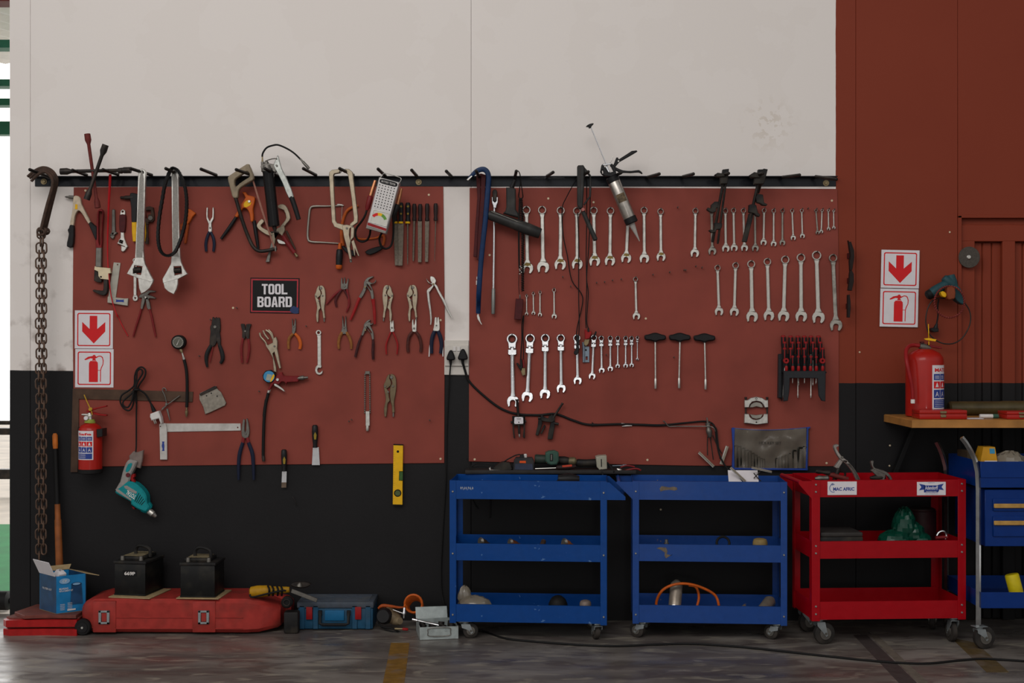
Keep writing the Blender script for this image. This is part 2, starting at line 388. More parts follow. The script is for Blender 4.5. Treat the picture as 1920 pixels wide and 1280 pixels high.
# ---------------- helpers for hand tools
def tool(name,label,cat,group=None): return thing(name,label,cat,group)
def P(t,name,m,pts,d0,d1,bv=.5,sm=0,holes=(),lab=None):
    q=B(); q.pr(pts,d0,d1,bv,sm,holes); return q.o(name,m,t,lab)
def T(t,name,m,pts,r,d=.02,n=10,k=5,fl=1.,lab=None,closed=False):
    q=B(); q.tb(pts,r,d,n,k,fl,closed); return q.o(name,m,t,lab)
def pliers(name,label,jaws,jm,hand,pivot=None,d=.008,cat='pliers',group=None,hn='handle'):
    """jaws: outlines; hand: (path, radii, material)"""
    t=thing(name,label,cat,group)
    for i,j in enumerate(jaws):
        P(t,'jaw',jm if not isinstance(jm,list) else jm[i],j,d+.001*i,d+.011+.001*i,.6,2)
    for path,r,m in hand: T(t,hn,m,path,r,d+.008,10,5,.75)
    if pivot:
        q=B(); q.dk(pivot[:2],pivot[2],d+.010,d+.0155,14,.6); q.o('rivet',grey,t)
    return t
def lockpl(label,o,f=1,m=beige,group='nickel locking pliers on the left board',sc=1.,rot=0.,d=.008):
    """locking pliers about 115 x 400 units with the origin at the top of the jaws; f=-1 mirrors"""
    ca,sa=math.cos(math.radians(rot)),math.sin(math.radians(rot))
    def q(l):
        r=[]
        for p in l:
            x,y=(p[0])*f*sc,p[1]*sc; r.append((o[0]+x*ca-y*sa,o[1]+x*sa+y*ca)+tuple(p[2:]))
        return r
    t=thing('locking_pliers',label,'pliers',group)
    P(t,'fixed_jaw',m,q([(-2,2),(28,4),(48,35),(56,85),(58,130),(52,200),(45,255),(52,330),(54,355),(32,358),(26,300),(12,255),(4,205),(0,150),(5,110),(18,90),(10,60),(-4,40)]),d,d+.012,.7,2)
    P(t,'moving_jaw',m,q([(-8,3),(-10,40),(2,62),(8,95),(-6,118),(-36,140),(-56,128),(-60,100),(-46,70),(-38,35),(-22,8)]),d+.001,d+.011,.7,2)
    P(t,'lever',m,q([(-56,105),(-40,130),(-14,160),(-6,215),(4,245),(-6,262),(-16,285),(-20,392),(-38,394),(-46,320),(-34,250),(-42,190),(-58,130)]),d+.002,d+.013,.6,2)
    T(t,'adjusting_screw',grey,q([(43,350),(45,395)]),[7*sc,9*sc],d+.007,10)
    for c,rr_ in (((-46,118),9),((26,112),9),((-16,168),9),((8,30),15)):
        b=B(); b.dk(q([c])[0],rr_*sc,d+.0105,d+.0155,12); b.o('rivet',grey,t)
    return t
# ---------------- hung on the rail, left end
V(0,220,4.572)
bars=[[(236,508,.12),(300,458,.12),(372,432,.12),(440,455,.12),(484,520,.12),(480,590,.12),(440,750,.12),(402,905,.12),(392,955,.12)],
      [(254,522,.14),(310,478,.14),(375,450,.14),(432,472,.14),(468,530,.14),(462,600,.14),(425,750,.14),(388,900,.14),(372,952,.14)],
      [(268,548,.16),(322,492,.16),(378,466,.16),(424,490,.16),(452,540,.16),(446,610,.16),(405,755,.16),(368,900,.16),(350,965,.16)]]
for i,(bp,l) in enumerate(zip(bars,('hooked rusty steel bar nearest the wall over the end peg','hooked rusty steel bar in the middle of three over the end peg','hooked rusty steel bar in front of two others, chain hanging from it'))):
    t=tool('hooked_bar',l,'bar','hooked bars on the end peg'); T(t,'shank',rust,bp,[11,14]+[15]*6+[13],.12,10,5)
    e=bp[-1]; q=B(); w=W(e[:2],e[2]); q.t3([w+Vc((.017*math.cos(a),0,.014*math.sin(a)-.012)) for a in [i_*math.pi/6 for i_ in range(12)]],.0055,8,1,1,True); q.o('eye',rust,t)
# chain: two strands of links
V(); ch=tool('chain','long rusty steel link chain hanging beside the wall end','chain')
chm=mat('chain_rust','5c4a40',.6,.5,.3,60,.15,dirt='7a5a44')
def link(c,face,s_=0,hh=.0290,hw=.0178,r=.0042):
    q=B(); pts=[]
    for i in range(16):
        a=2*math.pi*i/16; x=hw*.78*math.cos(a); z=(hh-hw)*(1 if math.sin(a)>0 else -1)+hw*.85*math.sin(a)
        pts.append(c+(Vc((x,-x*.35*(1 if s_ else -1),z)) if face else Vc((x*.3,-x,z))))
    q.t3(pts,r,6,1,1,True); q.o('link',chm,ch)
for s_,x0 in ((0,73.2),(1,82.2)):
    for i in range(44):
        y=437+i*14.1; d=.13-.07*min(1,i/40)
        if s_ and i==43: continue
        link(W((x0+ (78-x0)*.5*(i<2)+.6*math.sin(i*.9),y),d+.012*s_),i%2==0,s_)
V(0,220,4.572)
t=tool('wheel_wrench','crossed red and dark socket bars of a cross wheel wrench','wrench')
def sockbar(pts,r,d,m,nm):
    q=B(); a,b=W(pts[0],d),W(pts[1],d); L_=(b-a).length; u=R(r,d); s=R(r*3.2,d)/L_
    q.lw(a,b,[(0,u*1.0),(0,u*1.85),(s*1.2,u*1.95),(s*2,u*1.05),(.5,u),(1-s*2,u*1.0),(1-s*1.2,u*1.8),(1,u*1.8),(1,u*1.0)],14); return q.o(nm,m,t)
sockbar([(748,142),(838,775)],14,.15,mat('red_oxide','6a2c28',.6,.2,.3,50,.15,dirt='3a2420'),'red_bar'); sockbar([(905,235),(742,705)],15,.185,dark,'dark_bar')
t=tool('socket_bar','dark steel socket bar lying across the pegs under the crossed bars','bar'); sockbar([(518,464),(1122,452)],15,.15,dark,'shank'); q=B(); q.la((1015,458,.15),(1118,452,.15),[(0,20),(0,24),(.3,26),(.36,20),(.5,20),(.56,25),(1,25)],.15); q.o('socket',dark,t)
# pop riveter
V(120,340,4.923)
t=tool('hand_riveter','cream hand riveter with black grips spread open at the board edge','riveter')
cream=mat('cream_cast','c2b29c',.5,.2,.2,50,.05,dirt='7a6a58')
P(t,'body',cream,[(88,138),(125,133),(150,158),(158,205),(200,290),(243,375),(222,388),(180,318),(145,272),(120,275),(98,325),(86,405),(54,405),(62,345),(75,280),(82,210)],.012,.03,.8,2)
q=B(); q.la((92,148,.021),(8,142,.021),[(0,17),(.55,16),(.6,10),(.85,9),(1,3)],.021); q.o('nose',grey,t)
P(t,'grip',blackp,[(54,400),(86,405),(90,470),(88,520),(76,605),(24,598),(34,530),(42,482),(32,448),(44,430)],.01,.032,1.2,2)
P(t,'grip',blackp,[(226,388),(246,374),(272,398),(298,420),(300,470),(298,540),(280,520),(255,460)],.01,.032,1.2,2)
P(t,'yellow_plate',yellow,[(103,210),(125,212),(124,258),(100,256)],.0301,.0312,.2)
# pipe wrench
t=tool('pipe_wrench','red pipe wrench hung with its cream jaw downward','wrench')
P(t,'handle',mat('red_cast','7a2426',.5,.2,.2,50,.05,dirt='3c2020'),[(325,255),(350,260),(362,300),(352,450),(346,615),(292,615),(298,450),(304,300)],.01,.028,1,2,holes=[[(328,275),(345,282),(349,310),(338,560),(318,560),(318,310)]])
P(t,'housing',grey,[(294,610),(346,610),(343,790),(288,790)],.01,.03,1)
P(t,'jaw_plate',mat('cream_plate','cfc0a0',.45,.3,.1,50),[(282,782),(300,788),(425,800),(432,846),(410,850),(413,908),(335,898),(316,872),(314,832),(278,815)],.018,.034,.6)
P(t,'heel_jaw',dark,[(280,818),(312,834),(316,872),(346,900),(345,930),(312,932),(276,915)],.01,.026,.6)
P(t,'hook_jaw',dark,[(365,845),(400,860),(402,990),(385,1042),(350,1052),(300,1030),(265,1012),(276,998),(345,1008),(364,985)],.008,.03,.8,2)
q=B(); q.dk((340,880),9,.034,.036,12); q.o('rivet',dark,t)
# red cable
V(0,220,4.572); c1=[(945,488,.12),(940,600,.10),(930,800,.07)]
pt=[( _v[0]+x/_v[2],_v[1]+y/_v[2],d) for x,y,d in c1]; V(120,340,4.923); pt+=[(120+x/4.923,340+y/4.923,.03) for x,y in ((402,620),(412,850),(440,1080),(490,1240))]; pt+=[(100+x/4.923,560+y/4.923,.012) for x,y in ((590,150),(640,255),(690,345),(708,362))]
V(); q=B(); q.tb(pt,[2.6,2.4,2,1.4,1.2,1.1,1.1,1,1,1],.03,8,5); tag(q.o('hanging_cable',mat('red_sleeve','b01c22',.4,0,.1)),'thin red sleeved cable dangling from a peg down the left board','cable')
# adjustable spanners, small
V(120,340,4.923)
def adj(label,handle,head,jaw,worm,hm,m,d0=.008,dd=.012,eye=None,grip=None,group=None):
    t=thing('adjustable_spanner',label,'spanner',group)
    P(t,'handle' if grip is None else 'body',m,handle,d0,d0+dd,.7,0,[eye] if eye else ())
    if grip: P(t,'grip',hm,grip,d0-.002,d0+dd+.002,1,2)
    P(t,'head',m,head,d0-.001,d0+dd+.002,.8,0,holes=[worm])
    P(t,'moving_jaw',m,jaw,d0+.001,d0+dd+.001,.8)
    q=B(); xs=[p[0] for p in worm]; ys=[p[1] for p in worm]; cx,cy=sum(xs)/len(xs),sum(ys)/len(ys); rr=(max(ys)-min(ys))*.34; wd=(max(xs)-min(xs))*.42
    pr_=[];n=7
    for i in range(n): pr_+=[(i/n,rr),((i+.5)/n,rr),((i+.5)/n,rr*.75),((i+.98)/n,rr*.75)]
    q.la((cx-wd,cy+2,d0+dd*.5),(cx+wd,cy-2,d0+dd*.5),pr_,d0+dd*.5,12); q.o('worm',dark,t)
    return t
def circ(c,r,n=14): return [(c[0]+r*math.cos(2*math.pi*i/n),c[1]+r*math.sin(2*math.pi*i/n)) for i in range(n)]
adj('small dark adjustable spanner with bare head left of the red-gripped one',[(442,262),(455,254),(468,262),(472,440),(475,478),(436,478),(440,440)],[(436,470),(475,465),(492,472),(470,490),(462,498),(440,500),(420,495)],[(422,495),(462,498),(466,505),(455,530),(440,528),(424,510)],[(442,478),(456,476),(454,488),(441,489)],dark,grey)
adj('small adjustable spanner with dark red grip and bare eye',[(522,270),(541,256),(562,268),(566,300),(558,320),(552,480),(522,480),(514,320)],[(522,470),(552,470),(556,520),(570,560),(588,602),(566,618),(560,600),(488,572),(505,545),(520,520)],[(526,592),(562,604),(586,604),(560,640),(542,650),(526,640)],[(512,540),(545,548),(538,574),(508,562)],maroon,steel,eye=circ((541,278),9),grip=[(514,305),(562,305),(570,340),(566,420),(556,468),(520,468),(508,420),(509,340)])
# black and yellow riveter
t=tool('hand_riveter','black hand riveter with yellow grips partly behind the big spanner','riveter')
q=B(); q.la((640,150,.02),(518,150,.02),[(0,20),(.6,20),(.7,14),(.95,13),(1,5)],.02); q.o('nose',dark,t)
P(t,'body',blackp,[(608,112),(650,108),(690,125),(720,180),(745,300),(750,378),(722,378),(700,300),(672,250),(668,380),(624,380),(620,250),(612,190)],.01,.03,1,2)
for g in ([(624,374),(668,374),(672,470),(666,555),(634,555),(626,470)],[(722,374),(750,374),(756,470),(748,552),(728,552)]): P(t,'grip',yellow,g,.008,.032,1.2)
# G clamp like puller
t=tool('pipe_cutter','small rusty pipe cutter half behind the big spanner','cutter')
P(t,'frame',rust,[(748,238),(790,228),(822,240),(830,300),(832,350),(815,375),(790,372),(770,380),(745,370),(740,345),(775,335),(772,305),(800,300),(800,265),(750,268)],.01,.028,.8)
q=B(); q.dk((797,338),22,.012,.034,16); q.o('wheel',grey,t); q=B(); q.la((768,375,.02),(768,578,.02),[(0,17),(.1,17),(.12,11),(.7,13),(.72,17),(1,17)],.02,10); q.o('screw',rust,t)
# try square
t=tool('try_square','short grey try square with a blue print on its foot','square')
al=mat('scale_aluminium','a8a498',.5,.3,.15,40,.05,dirt='6a6256')
P(t,'blade',al,[(458,746),(522,752),(478,1075),(470,1115),(402,1108),(408,1060)],.008,.011,.3,holes=[circ((494,768),6)]); P(t,'stock',al,[(402,1062),(470,1070),(560,1080),(592,1078),(586,1148),(500,1135),(400,1118)],.011,.022,.5)
q=B(); q.pr([(476,1088),(500,1092),(530,1092),(556,1090),(550,1102),(556,1116),(530,1112),(500,1112),(474,1114),(482,1102)],.0221,.0224,0,flat=True); q.o('print',signblue,t)
# spanner behind the big one
t=tool('combination_spanner','worn open spanner behind the largest left adjustable spanner','spanner')
q=B(); q.rg((655,728),22,13,.007,.016); q.ln((655,745),(655,1058),26,.008,.014); q.pr([(640,1050),(672,1050),(682,1075),(676,1098),(655,1105),(638,1098),(632,1074)],.007,.016,.5,holes=[[(648,1068),(668,1072),(655,1088)]]); q.o('body',steel,t)
# the two big adjustable spanners on pegs
def bigadj(label,hl,head,jaw,worm,eye,panel,t0=.12):
    t=adj(label,hl,head,jaw,worm,steel,steel,t0,.02,eye)
    q=B(); q.pr(panel,t0+.0195,t0+.0208,.3,2); q.o('handle_panel',mat('sandy_steel','8f8b85',.6,.6,.25,120,.1),t)
    return t
bigadj('huge bare adjustable spanner left of the black belt',[(686,-90),(700,-112),(722,-118),(742,-108),(754,-88),(752,-40),(742,300),(733,640),(742,735),(652,735),(658,640),(672,300),(682,-40)],[(656,700),(735,700),(748,762),(800,868),(822,908),(812,930),(692,898),(578,852),(612,792),(642,738)],[(682,893),(826,912),(818,935),(790,985),(750,1018),(712,1038),(692,985)],[(650,775),(722,785),(708,862),(636,848)],circ((720,-84),15),[(697,-30),(736,-30),(728,640),(715,705),(695,718),(675,705),(666,660)])
q=None
bigadj('huge bare adjustable spanner with the black belt looped round it',[(990,-90),(1003,-112),(1024,-118),(1042,-110),(1054,-88),(1055,-40),(1060,300),(1068,640),(1075,740),(985,740),(1000,640),(994,300)],[(998,690),(1070,690),(1080,745),(1108,808),(1140,855),(1050,902),(912,940),(908,898),(948,828),(984,762)],[(908,903),(1052,898),(1050,950),(1040,990),(1012,1042),(960,1015),(928,985)],[(1012,785),(1080,782),(1086,850),(1020,866)],circ((1022,-84),15),[(1005,-20),(1047,-20),(1056,640),(1058,705),(1030,728),(1012,705),(1005,640)],.10)
t=tool('toothed_belt','black toothed rubber belt looped over a peg and the big spanner','belt')
lp=[(985,-105),(935,20),(905,180),(878,350),(868,500),(878,600),(905,660),(950,685),(1000,672),(1040,625),(1085,510),(1118,380),(1132,250),(1130,140),(1110,30),(1062,-85),(1022,-120)]
q=B(); P3=cat([tuple(W(p,.15+(.02 if 3<i<10 else 0))) for i,p in enumerate(lp)],14,True); n=len(P3)
for i in range(n):
    a,b=Vc(P3[i]),Vc(P3[(i+1)%n]); tt=(b-a).normalized(); nn=Vc((tt.z,0,-tt.x)); th=.0052*(1 if (i//2)%2 else 1.22)
    vs=[p+nn*s_*th+Vc((0,y,0)) for p in (a,b+tt*.001) for s_,y in ((-1,-.013),(1,-.013),(1,.013),(-1,.013))]
    q.add(vs,[(0,1,2,3),(4,7,6,5),(0,4,5,1),(1,5,6,2),(2,6,7,3),(3,7,4,0)])
q.o('band',rubber,t)
t=tool('cable_cutter','orange-handled cutter mostly hidden behind the black belt','cutter')
P(t,'head',orange,[(1142,258),(1170,262),(1202,284),(1212,298),(1188,322),(1156,378),(1128,402),(1090,390),(1122,330)],.01,.03,1,2)
for g in ([(1128,398),(1150,398),(1140,470),(1126,566),(1106,562),(1115,480)],[(1100,384),(1128,398),(1085,450),(1062,430),(1066,400)]): P(t,'handle',mat('burnt_orange','a0481e',.45,0,.2),g,.012,.028,1,2)
V(120,340,4.923)
t=thing('hand_shears','old pliers with thin red handles and side blades below the huge adjustable spanner','pliers')
P(t,'blade',grey,[(742,1030),(775,1004),(808,1004),(848,1012),(842,1020),(790,1026),(760,1060),(735,1075),(690,1072),(700,1045)],.009,.018,.5); P(t,'blade',grey,[(730,1050),(770,1046),(815,1058),(850,1076),(840,1082),(790,1078),(765,1092),(735,1078)],.012,.02,.5)
P(t,'shank',grey,[(722,1060),(750,1062),(744,1110),(724,1180),(704,1178),(712,1120)],.01,.02,.5); P(t,'shank',grey,[(748,1062),(772,1070),(790,1120),(800,1178),(778,1184),(764,1164),(756,1110)],.01,.02,.5)
T(t,'handle',redd,[(714,1172),(700,1230),(668,1330),(638,1432)],[9,10,10,8],.016); T(t,'handle',redd,[(790,1176),(810,1250),(828,1340),(848,1434)],[9,10,10,8],.016)
q=B(); q.dk((752,1070),10,.018,.026,12); q.o('rivet',steel,t)
# ---------------- third window: hose pliers to grease gun
V(360,250,4.923)
pliers('hose_clamp_pliers','slim long-jawed hose clamp pliers with navy grips',[[(133,690),(146,688),(144,770),(168,815),(180,850),(182,908),(150,908),(152,835),(132,785)],[(188,690),(200,688),(200,785),(180,825),(178,908),(158,908),(160,815),(186,770)]],steel,[([(160,905),(140,960),(128,1020),(132,1090)],[11,14,14,12],bluep),([(170,905),(195,960),(205,1020),(198,1090)],[11,14,14,12],bluep)],(166,872,7))
t=tool('hacksaw','hacksaw with beige handle and dark tubular frame hung over a peg','saw')
P(t,'handle',mat('beige_cast','8b7d68',.5,.1,.2,50,.05,dirt='5a4c3c'),[(330,408),(375,368),(505,282),(530,300),(548,340),(570,412),(535,445),(445,500),(425,545),(420,592),(378,592),(362,545),(345,480)],.06,.088,1.4,2,holes=[[(392,448),(400,420),(430,398),(500,352),(522,362),(530,398),(500,420),(440,460),(402,492)]])
T(t,'frame',dark,[(400,585,.074),(425,670,.07),(470,820,.06),(520,955,.05),(565,1045,.05),(620,1085,.05),(700,1080,.05),(782,1060,.05)],[17]*8,.06,10,5)
P(t,'blade',mat('red_blade','8a5f52',.5,.4,.2,80,dirt='5a3a30'),[(556,440),(572,436),(650,690),(765,1050),(752,1056),(640,720)],.066,.0675,.1)
q=B(); q.la((768,1040,.06),(772,1088,.06),[(0,12),(.5,12),(.52,9),(1,9)],.06); q.o('wing_nut',grey,t)
t=tool('hand_riveter','orange hand riveter with black grips behind the hacksaw','riveter')
P(t,'body',orange,[(462,545),(492,542),(512,568),(552,578),(580,592),(575,640),(562,700),(568,760),(562,810),(540,808),(532,745),(505,695),(470,690),(448,725),(420,772),(394,760),(430,705),(455,690),(455,650),(492,592)],.012,.035,1.2,2)
q=B(); q.pr([(480,640),(520,612),(545,632),(540,660),(500,682),(478,672)],.0351,.0362,.2,2); q.o('yellow_plate',yellow,t)
q=B(); q.dk((527,627),13,.0355,.041,14); q.o('rivet',steel,t)
T(t,'grip',blackp,[(412,768),(345,870),(268,975)],[15,17,13],.022); T(t,'grip',blackp,[(572,806),(592,930),(612,1066)],[17,18,12],.022)
t=tool('grease_gun','black grease gun with silver lever and a curved hose, hung on a peg','grease gun')
D_=.12
q=B(); q.la((702,340,D_),(758,862,D_),[(0,40),(.004,53),(.03,54),(.05,52),(.97,53),(.99,51),(1,30)],D_,24); q.o('barrel',mat('gloss_black','161516',.28,0,.1,40,coat=.4),t)
q=B(); q.la((760,860,D_),(768,905,D_),[(0,22),(.5,18),(1,10)],D_); q.tb([(732,912),(768,908),(802,916)],8,D_); q.o('follower_rod',dark,t)
q=B(); q.la((697,352,D_),(694,295,D_),[(0,56),(.5,56),(.52,46),(1,40)],D_,20); q.la((655,345,D_),(650,262,D_),[(0,16),(1,14)],D_); q.la((690,300,D_),(685,250,D_),[(0,20),(.6,22),(1,10)],D_); q.pr([(640,280),(760,285),(775,360),(735,345),(650,340)],D_-.012,D_+.012,1,2); q.o('head_casting',grey,t)
P(t,'lever',mat('bright_lever','b4b6b0',.3,.8,.2,60,.05),[(762,262),(775,235),(790,200),(800,225),(812,275),(832,335),(880,430),(938,582),(890,592),(835,460),(785,362),(752,300)],D_-.004,D_+.014,1,2)
q=B(); q.tb([(690,250),(740,235),(785,232)],5,D_+.02); q.dk((780,295),9,D_+.012,D_+.022,12); q.o('link',grey,t)
T(t,'grip',blackp,[(916,584),(950,680),(985,795)],[24,23,21],D_+.003,12)
T(t,'hose',rubber,[(648,215),(655,180),(690,132),(750,110),(800,108),(880,142),(945,185),(1002,240)],8.5,D_,10,5)
q=B(); q.la((650,268,D_),(649,208,D_),[(0,9),(.4,9),(.45,7),(1,7)],D_); q.o('hose_end',brass,t)
q=B(); q.la((1000,236,D_),(1080,325,D_),[(0,9),(.25,9),(.3,13),(.8,15),(1,12)],D_); q.o('coupler',grey,t)
t=tool('locking_clamp','locking C-clamp with red handle hidden behind the grease gun','clamp')
P(t,'left_jaw',beige,[(640,788),(602,832),(598,862),(620,890),(665,922),(718,946),(745,925),(702,895),(650,868),(636,846),(668,812)],.012,.03,.8,2)
P(t,'curved_jaw',beige,[(795,662),(842,652),(880,688),(908,780),(872,832),(845,865),(812,862),(840,826),(868,778),(846,708),(798,690)],.012,.03,.8,2)
P(t,'body',beige,[(790,872),(850,850),(858,892),(832,945),(800,920),(760,915),(770,975),(758,1040),(730,980),(735,925)],.014,.034,.8)
P(t,'lower_jaw',grey,[(745,960),(770,1000),(728,1100),(715,1186),(678,1188),(705,1100)],.014,.026,.6); P(t,'release_lever',steel,[(785,975),(830,990),(878,1015),(850,1022),(800,1015)],.016,.026,.6,2)
T(t,'handle',redd,[(830,930),(880,1010),(948,1105)],[18,20,18],.024,10,4,.8); T(t,'lever',rust,[(870,900),(905,970),(952,1068)],[10,10,8],.026); q=B(); q.la((945,1100,.024),(972,1138,.024),[(0,9),(.6,9),(.62,16),(1,15)]); q.o('adjusting_screw',brass,t)
# ---------------- fourth window: saws, long clamp, battery tester, files
V(560,290,5.565)
t=tool('coping_saw','slim coping saw with a bare wire frame and black handle','saw')
T(t,'frame',mat('grey_wire','9a948a',.4,.7,.15),[(462,530,.014),(300,536,.014),(160,538,.014),(122,560,.014),(110,620,.014),(96,780,.014),(97,870,.014),(125,906,.014),(250,914,.014),(432,926,.014)],[7,9,12,12,12,12,12,12,9,7],.014,10,5)
T(t,'blade',steel,[(455,515),(446,720),(436,935)],2.6,.014,6,1); q=B(); q.la((400,518,.014),(470,530,.014),[(0,5),(.3,12),(.6,12),(1,6)]); q.o('tension_pin',steel,t)
q=B(); q.la((428,985,.028),(420,1152,.028),[(0,24),(.08,33),(.5,36),(1,32)],.028,18); q.o('handle',blackp,t)
q=B(); q.la((420,1150,.028),(418,1198,.028),[(0,33),(.5,34),(.85,26),(1,10)],.018,18); q.o('end_cap',orange,t)
q=B(); q.la((432,920,.028),(427,990,.028),[(0,16),(1,20)],.018,14); q.o('collar',orange,t)
t=tool('bow_hacksaw','orange-framed tool with black grips behind the long beige clamp','saw')
T(t,'bow',mat('orange_tube','b4531c',.45,0,.2,dirt='6a3414'),[(622,532),(560,548),(500,590),(462,680),(448,790),(452,880),(460,950)],[12,14,15,15,16,20,22],.016,10,5,.8); T(t,'cross_bar',mat('orange_tube','b4531c'),[(590,870),(680,880),(800,868),(872,842),(892,870),(880,945)],[12,10,10,12,14,14],.014,10,5,.8)
P(t,'grip',blackp,[(692,1012),(760,975),(858,952),(872,975),(850,998),(742,1045)],.01,.028,1.2,2); P(t,'grip',blackp,[(445,946),(500,968),(590,1010),(592,1050),(555,1055),(480,1005)],.01,.028,1.2,2)
t=tool('long_clamp','long-reach beige locking clamp with square jaws hung over a peg','clamp')
P(t,'left_jaw',beige,[(315,205),(320,180),(345,158),(420,148),(432,160),(425,188),(372,198),(362,215),(372,450),(386,690),(402,712),(482,732),(505,745),(470,792),(372,752),(345,700),(330,450)],.11,.135,.9)
P(t,'right_jaw',beige,[(462,162),(485,146),(525,148),(560,178),(568,235),(592,430),(618,640),(616,705),(560,745),(528,742),(540,715),(572,690),(575,660),(548,430),(514,212),(500,186),(468,182)],.11,.135,.9)
q=B(); q.la((425,170,.122),(440,185,.122),[(0,16),(1,16)],.122); q.o('pad',grey,t)
P(t,'body',beige,[(452,735),(500,728),(560,742),(580,760),(575,860),(545,890),(535,960),(552,1092),(530,1092),(500,960),(470,850)],.108,.138,.8,0,holes=[[(532,770),(545,760),(542,850),(532,900),(527,830)]])
P(t,'release_lever',beige,[(548,905),(575,885),(600,960),(632,1055),(620,1058),(585,975),(590,1055),(580,1052),(562,960)],.112,.13,.6)
q=B(); q.la((540,1088,.122),(546,1122,.122),[(0,8),(.4,8),(.42,14),(1,13)],.122); q.o('adjusting_screw',grey,t)
for c_ in ((502,765,11),(560,748,8)):
    q=B(); q.dk(c_[:2],c_[2],.138,.143,12); q.o('rivet',grey,t)
# battery tester
t=tool('battery_tester','silver battery load tester with dial, copper clamps and black cables','tester')
d0,d1=.14,.2
P(t,'case',mat('tester_silver','b4b0ae',.4,.6,.08,50),[(840,232),(1052,288),(908,822),(702,765)],d0,d1,1.2)
def tq(u,v): # across the case face, u and v from 0 to 1
    a=Vc((840,232));b=Vc((1052,288));c=Vc((908,822));e=Vc((702,765)); return tuple((a*(1-u)+b*u)*(1-v)+(e*(1-u)+c*u)*v)
q=B()
for i in range(6):
    for j in range(9): q.dk(tq(.12+.145*i+ .004*j,.14+.052*j),6.5,d1,d1+.0004,8,.05)
q.o('vent_holes',black,t)
q=B(); ov=[tq(.5+.44*math.copysign(abs(math.cos(a))**.4,math.cos(a)),.062+.045*math.copysign(abs(math.sin(a))**.6,math.sin(a))) for a in [i*math.pi/12 for i in range(24)]]; q.pr(ov,d1,d1+.0006,.1); np_=q.o('name_plate',black,t)
q=B(); q.tx('BATTERY TESTER',tq(.5,.062),150,20,d1+.0009,15); q.o('lettering',whitep,np_)
dw_=P(t,'dial_window',mat('dial_face','c4c2b8',.3,0,.08,30,coat=.6),[tq(.12,.61),tq(.92,.61),tq(.95,.875),tq(.1,.875)],d1,d1+.002,.2)
q=B(); q.pr([tq(.12,.61),tq(.92,.61),tq(.95,.875),tq(.1,.875)],d1,d1+.004,.2,holes=[[tq(.15,.625),tq(.89,.625),tq(.92,.862),tq(.13,.862)]]); q.o('window_rim',steel,dw_)
for nm,m_,u0,u1 in (('dial_red_band',signred,0,.35),('dial_yellow_band',yellow,.35,.62),('dial_green_band',mat('print_green','5f8f3a'),.62,1)):
    A=[math.radians(150-120*(u0+(u1-u0)*i/6)) for i in range(7)]; q=B(); o_=tq(.5,.82)
    ca,sa=math.cos(.26),math.sin(.26); pp=[(c_*math.cos(a),-c_*math.sin(a)) for c_,al_ in ((92,A),(62,A[::-1])) for a in al_]
    q.pr([(o_[0]+x*ca-y*sa*1,o_[1]+(x*sa+y*ca)) for x,y in pp],d1+.002,d1+.0023,0,flat=True); q.o(nm,m_,dw_)
P(t,'red_band',redp,[tq(.02,.885),tq(.98,.905),tq(.98,.955),tq(.02,.94)],d1,d1+.0006,.1); P(t,'base_band',grey,[tq(.02,.945),tq(.98,.96),tq(.98,1.0),tq(.02,1.0)],d1,d1+.0006,.1)
T(t,'bail',steel,[(850,245,.2),(885,198,.19),(930,200,.19),(1020,225,.19),(1070,250,.19),(1046,300,.2)],3.5,.19,8,4)
def clampc(a,b,c,col):
    q=B(); q.la(a+(.12,),b+(.12,),[(0,8),(.03,16),(.5,21),(1,20)],.12,10); q.o('copper_clamp',copper,t); q=B(); q.la(b+(.12,),c+(.12,),[(0,22),(.1,30),(.8,26),(1,14)],.12,12); q.o('clamp_grip',col,t)
clampc((800,266),(750,428),(712,580),redd); clampc((1072,350),(1032,518),(982,655),blackp)
T(t,'cable',rubber,[(712,575,.12),(690,640,.12),(650,705,.11),(605,765,.10),(592,830,.10),(612,882,.1),(660,908,.1),(712,890,.11),(740,840,.13),(748,790,.16)],11,.11,10,5)
T(t,'cable',rubber,[(984,650,.12),(990,760,.11),(982,880,.10),(958,955,.1),(905,980,.1),(860,950,.11),(842,880,.12),(860,830,.14),(880,800,.16)],11,.11,10,5)
# files
fm_=mat('file_steel','6f655a',.55,.5,.3,90,.2,dirt='3a322a')
fh=mat('file_handle_brown','2a1d1c',.5,0,.2)
def filetool(label,hx_,hy0,hy1,hw,bx0,bw0,by1,bx1,bw1,hm,kind,fer=None,d=.008):
    t=thing('hand_file',label,'file','hand files in a row')
    q=B(); q.la((hx_,hy0,d+.014),(hx_+(bx0-hx_)*.3,hy1,d+.014),[(0,hw*.35),(.04,hw*.42),(.15,hw*.5),(.5,hw*.48),(.75,hw*.38),(.9,hw*.5),(1,hw*.46)],.02,16); q.o('handle',hm,t)
    if fer:
        q=B(); q.la((bx0,hy1-4,d+.014),(bx0,hy1+16,d+.014),[(0,hw*.5),(1,hw*.46)],.02,16); q.o('ferrule',yellow,t)
        for dy_,k_ in ((38,.22),(115,.2)):
            q=B(); q.dk((hx_,hy0+dy_),hw*k_,d+.0255,d+.0272,14); q.o('inlay',mat('olive_gold','8a7226',.5),t)
    if kind=='flat': P(t,'blade',fm_,[(bx0-bw0/2,hy1+(14 if fer else 0)),(bx0+bw0/2,hy1+(14 if fer else 0)),(bx1+bw1/2,by1-6),(bx1+bw1/2-4,by1),(bx1-bw1/2,by1)],d+.010,d+.017,.4)
    else:
        q=B(); q.la((bx0,hy1,d+.014),(bx1,by1,d+.014),[(0,bw0/2),(.9,bw1/2),(1,bw1*.3)],.02,12); q.o('blade',fm_,t)
filetool('bright-edged file half hidden beside the black clamp grip',1010,520,702,40,1016,55,1155,1026,44,blackp,'flat',1,.006)
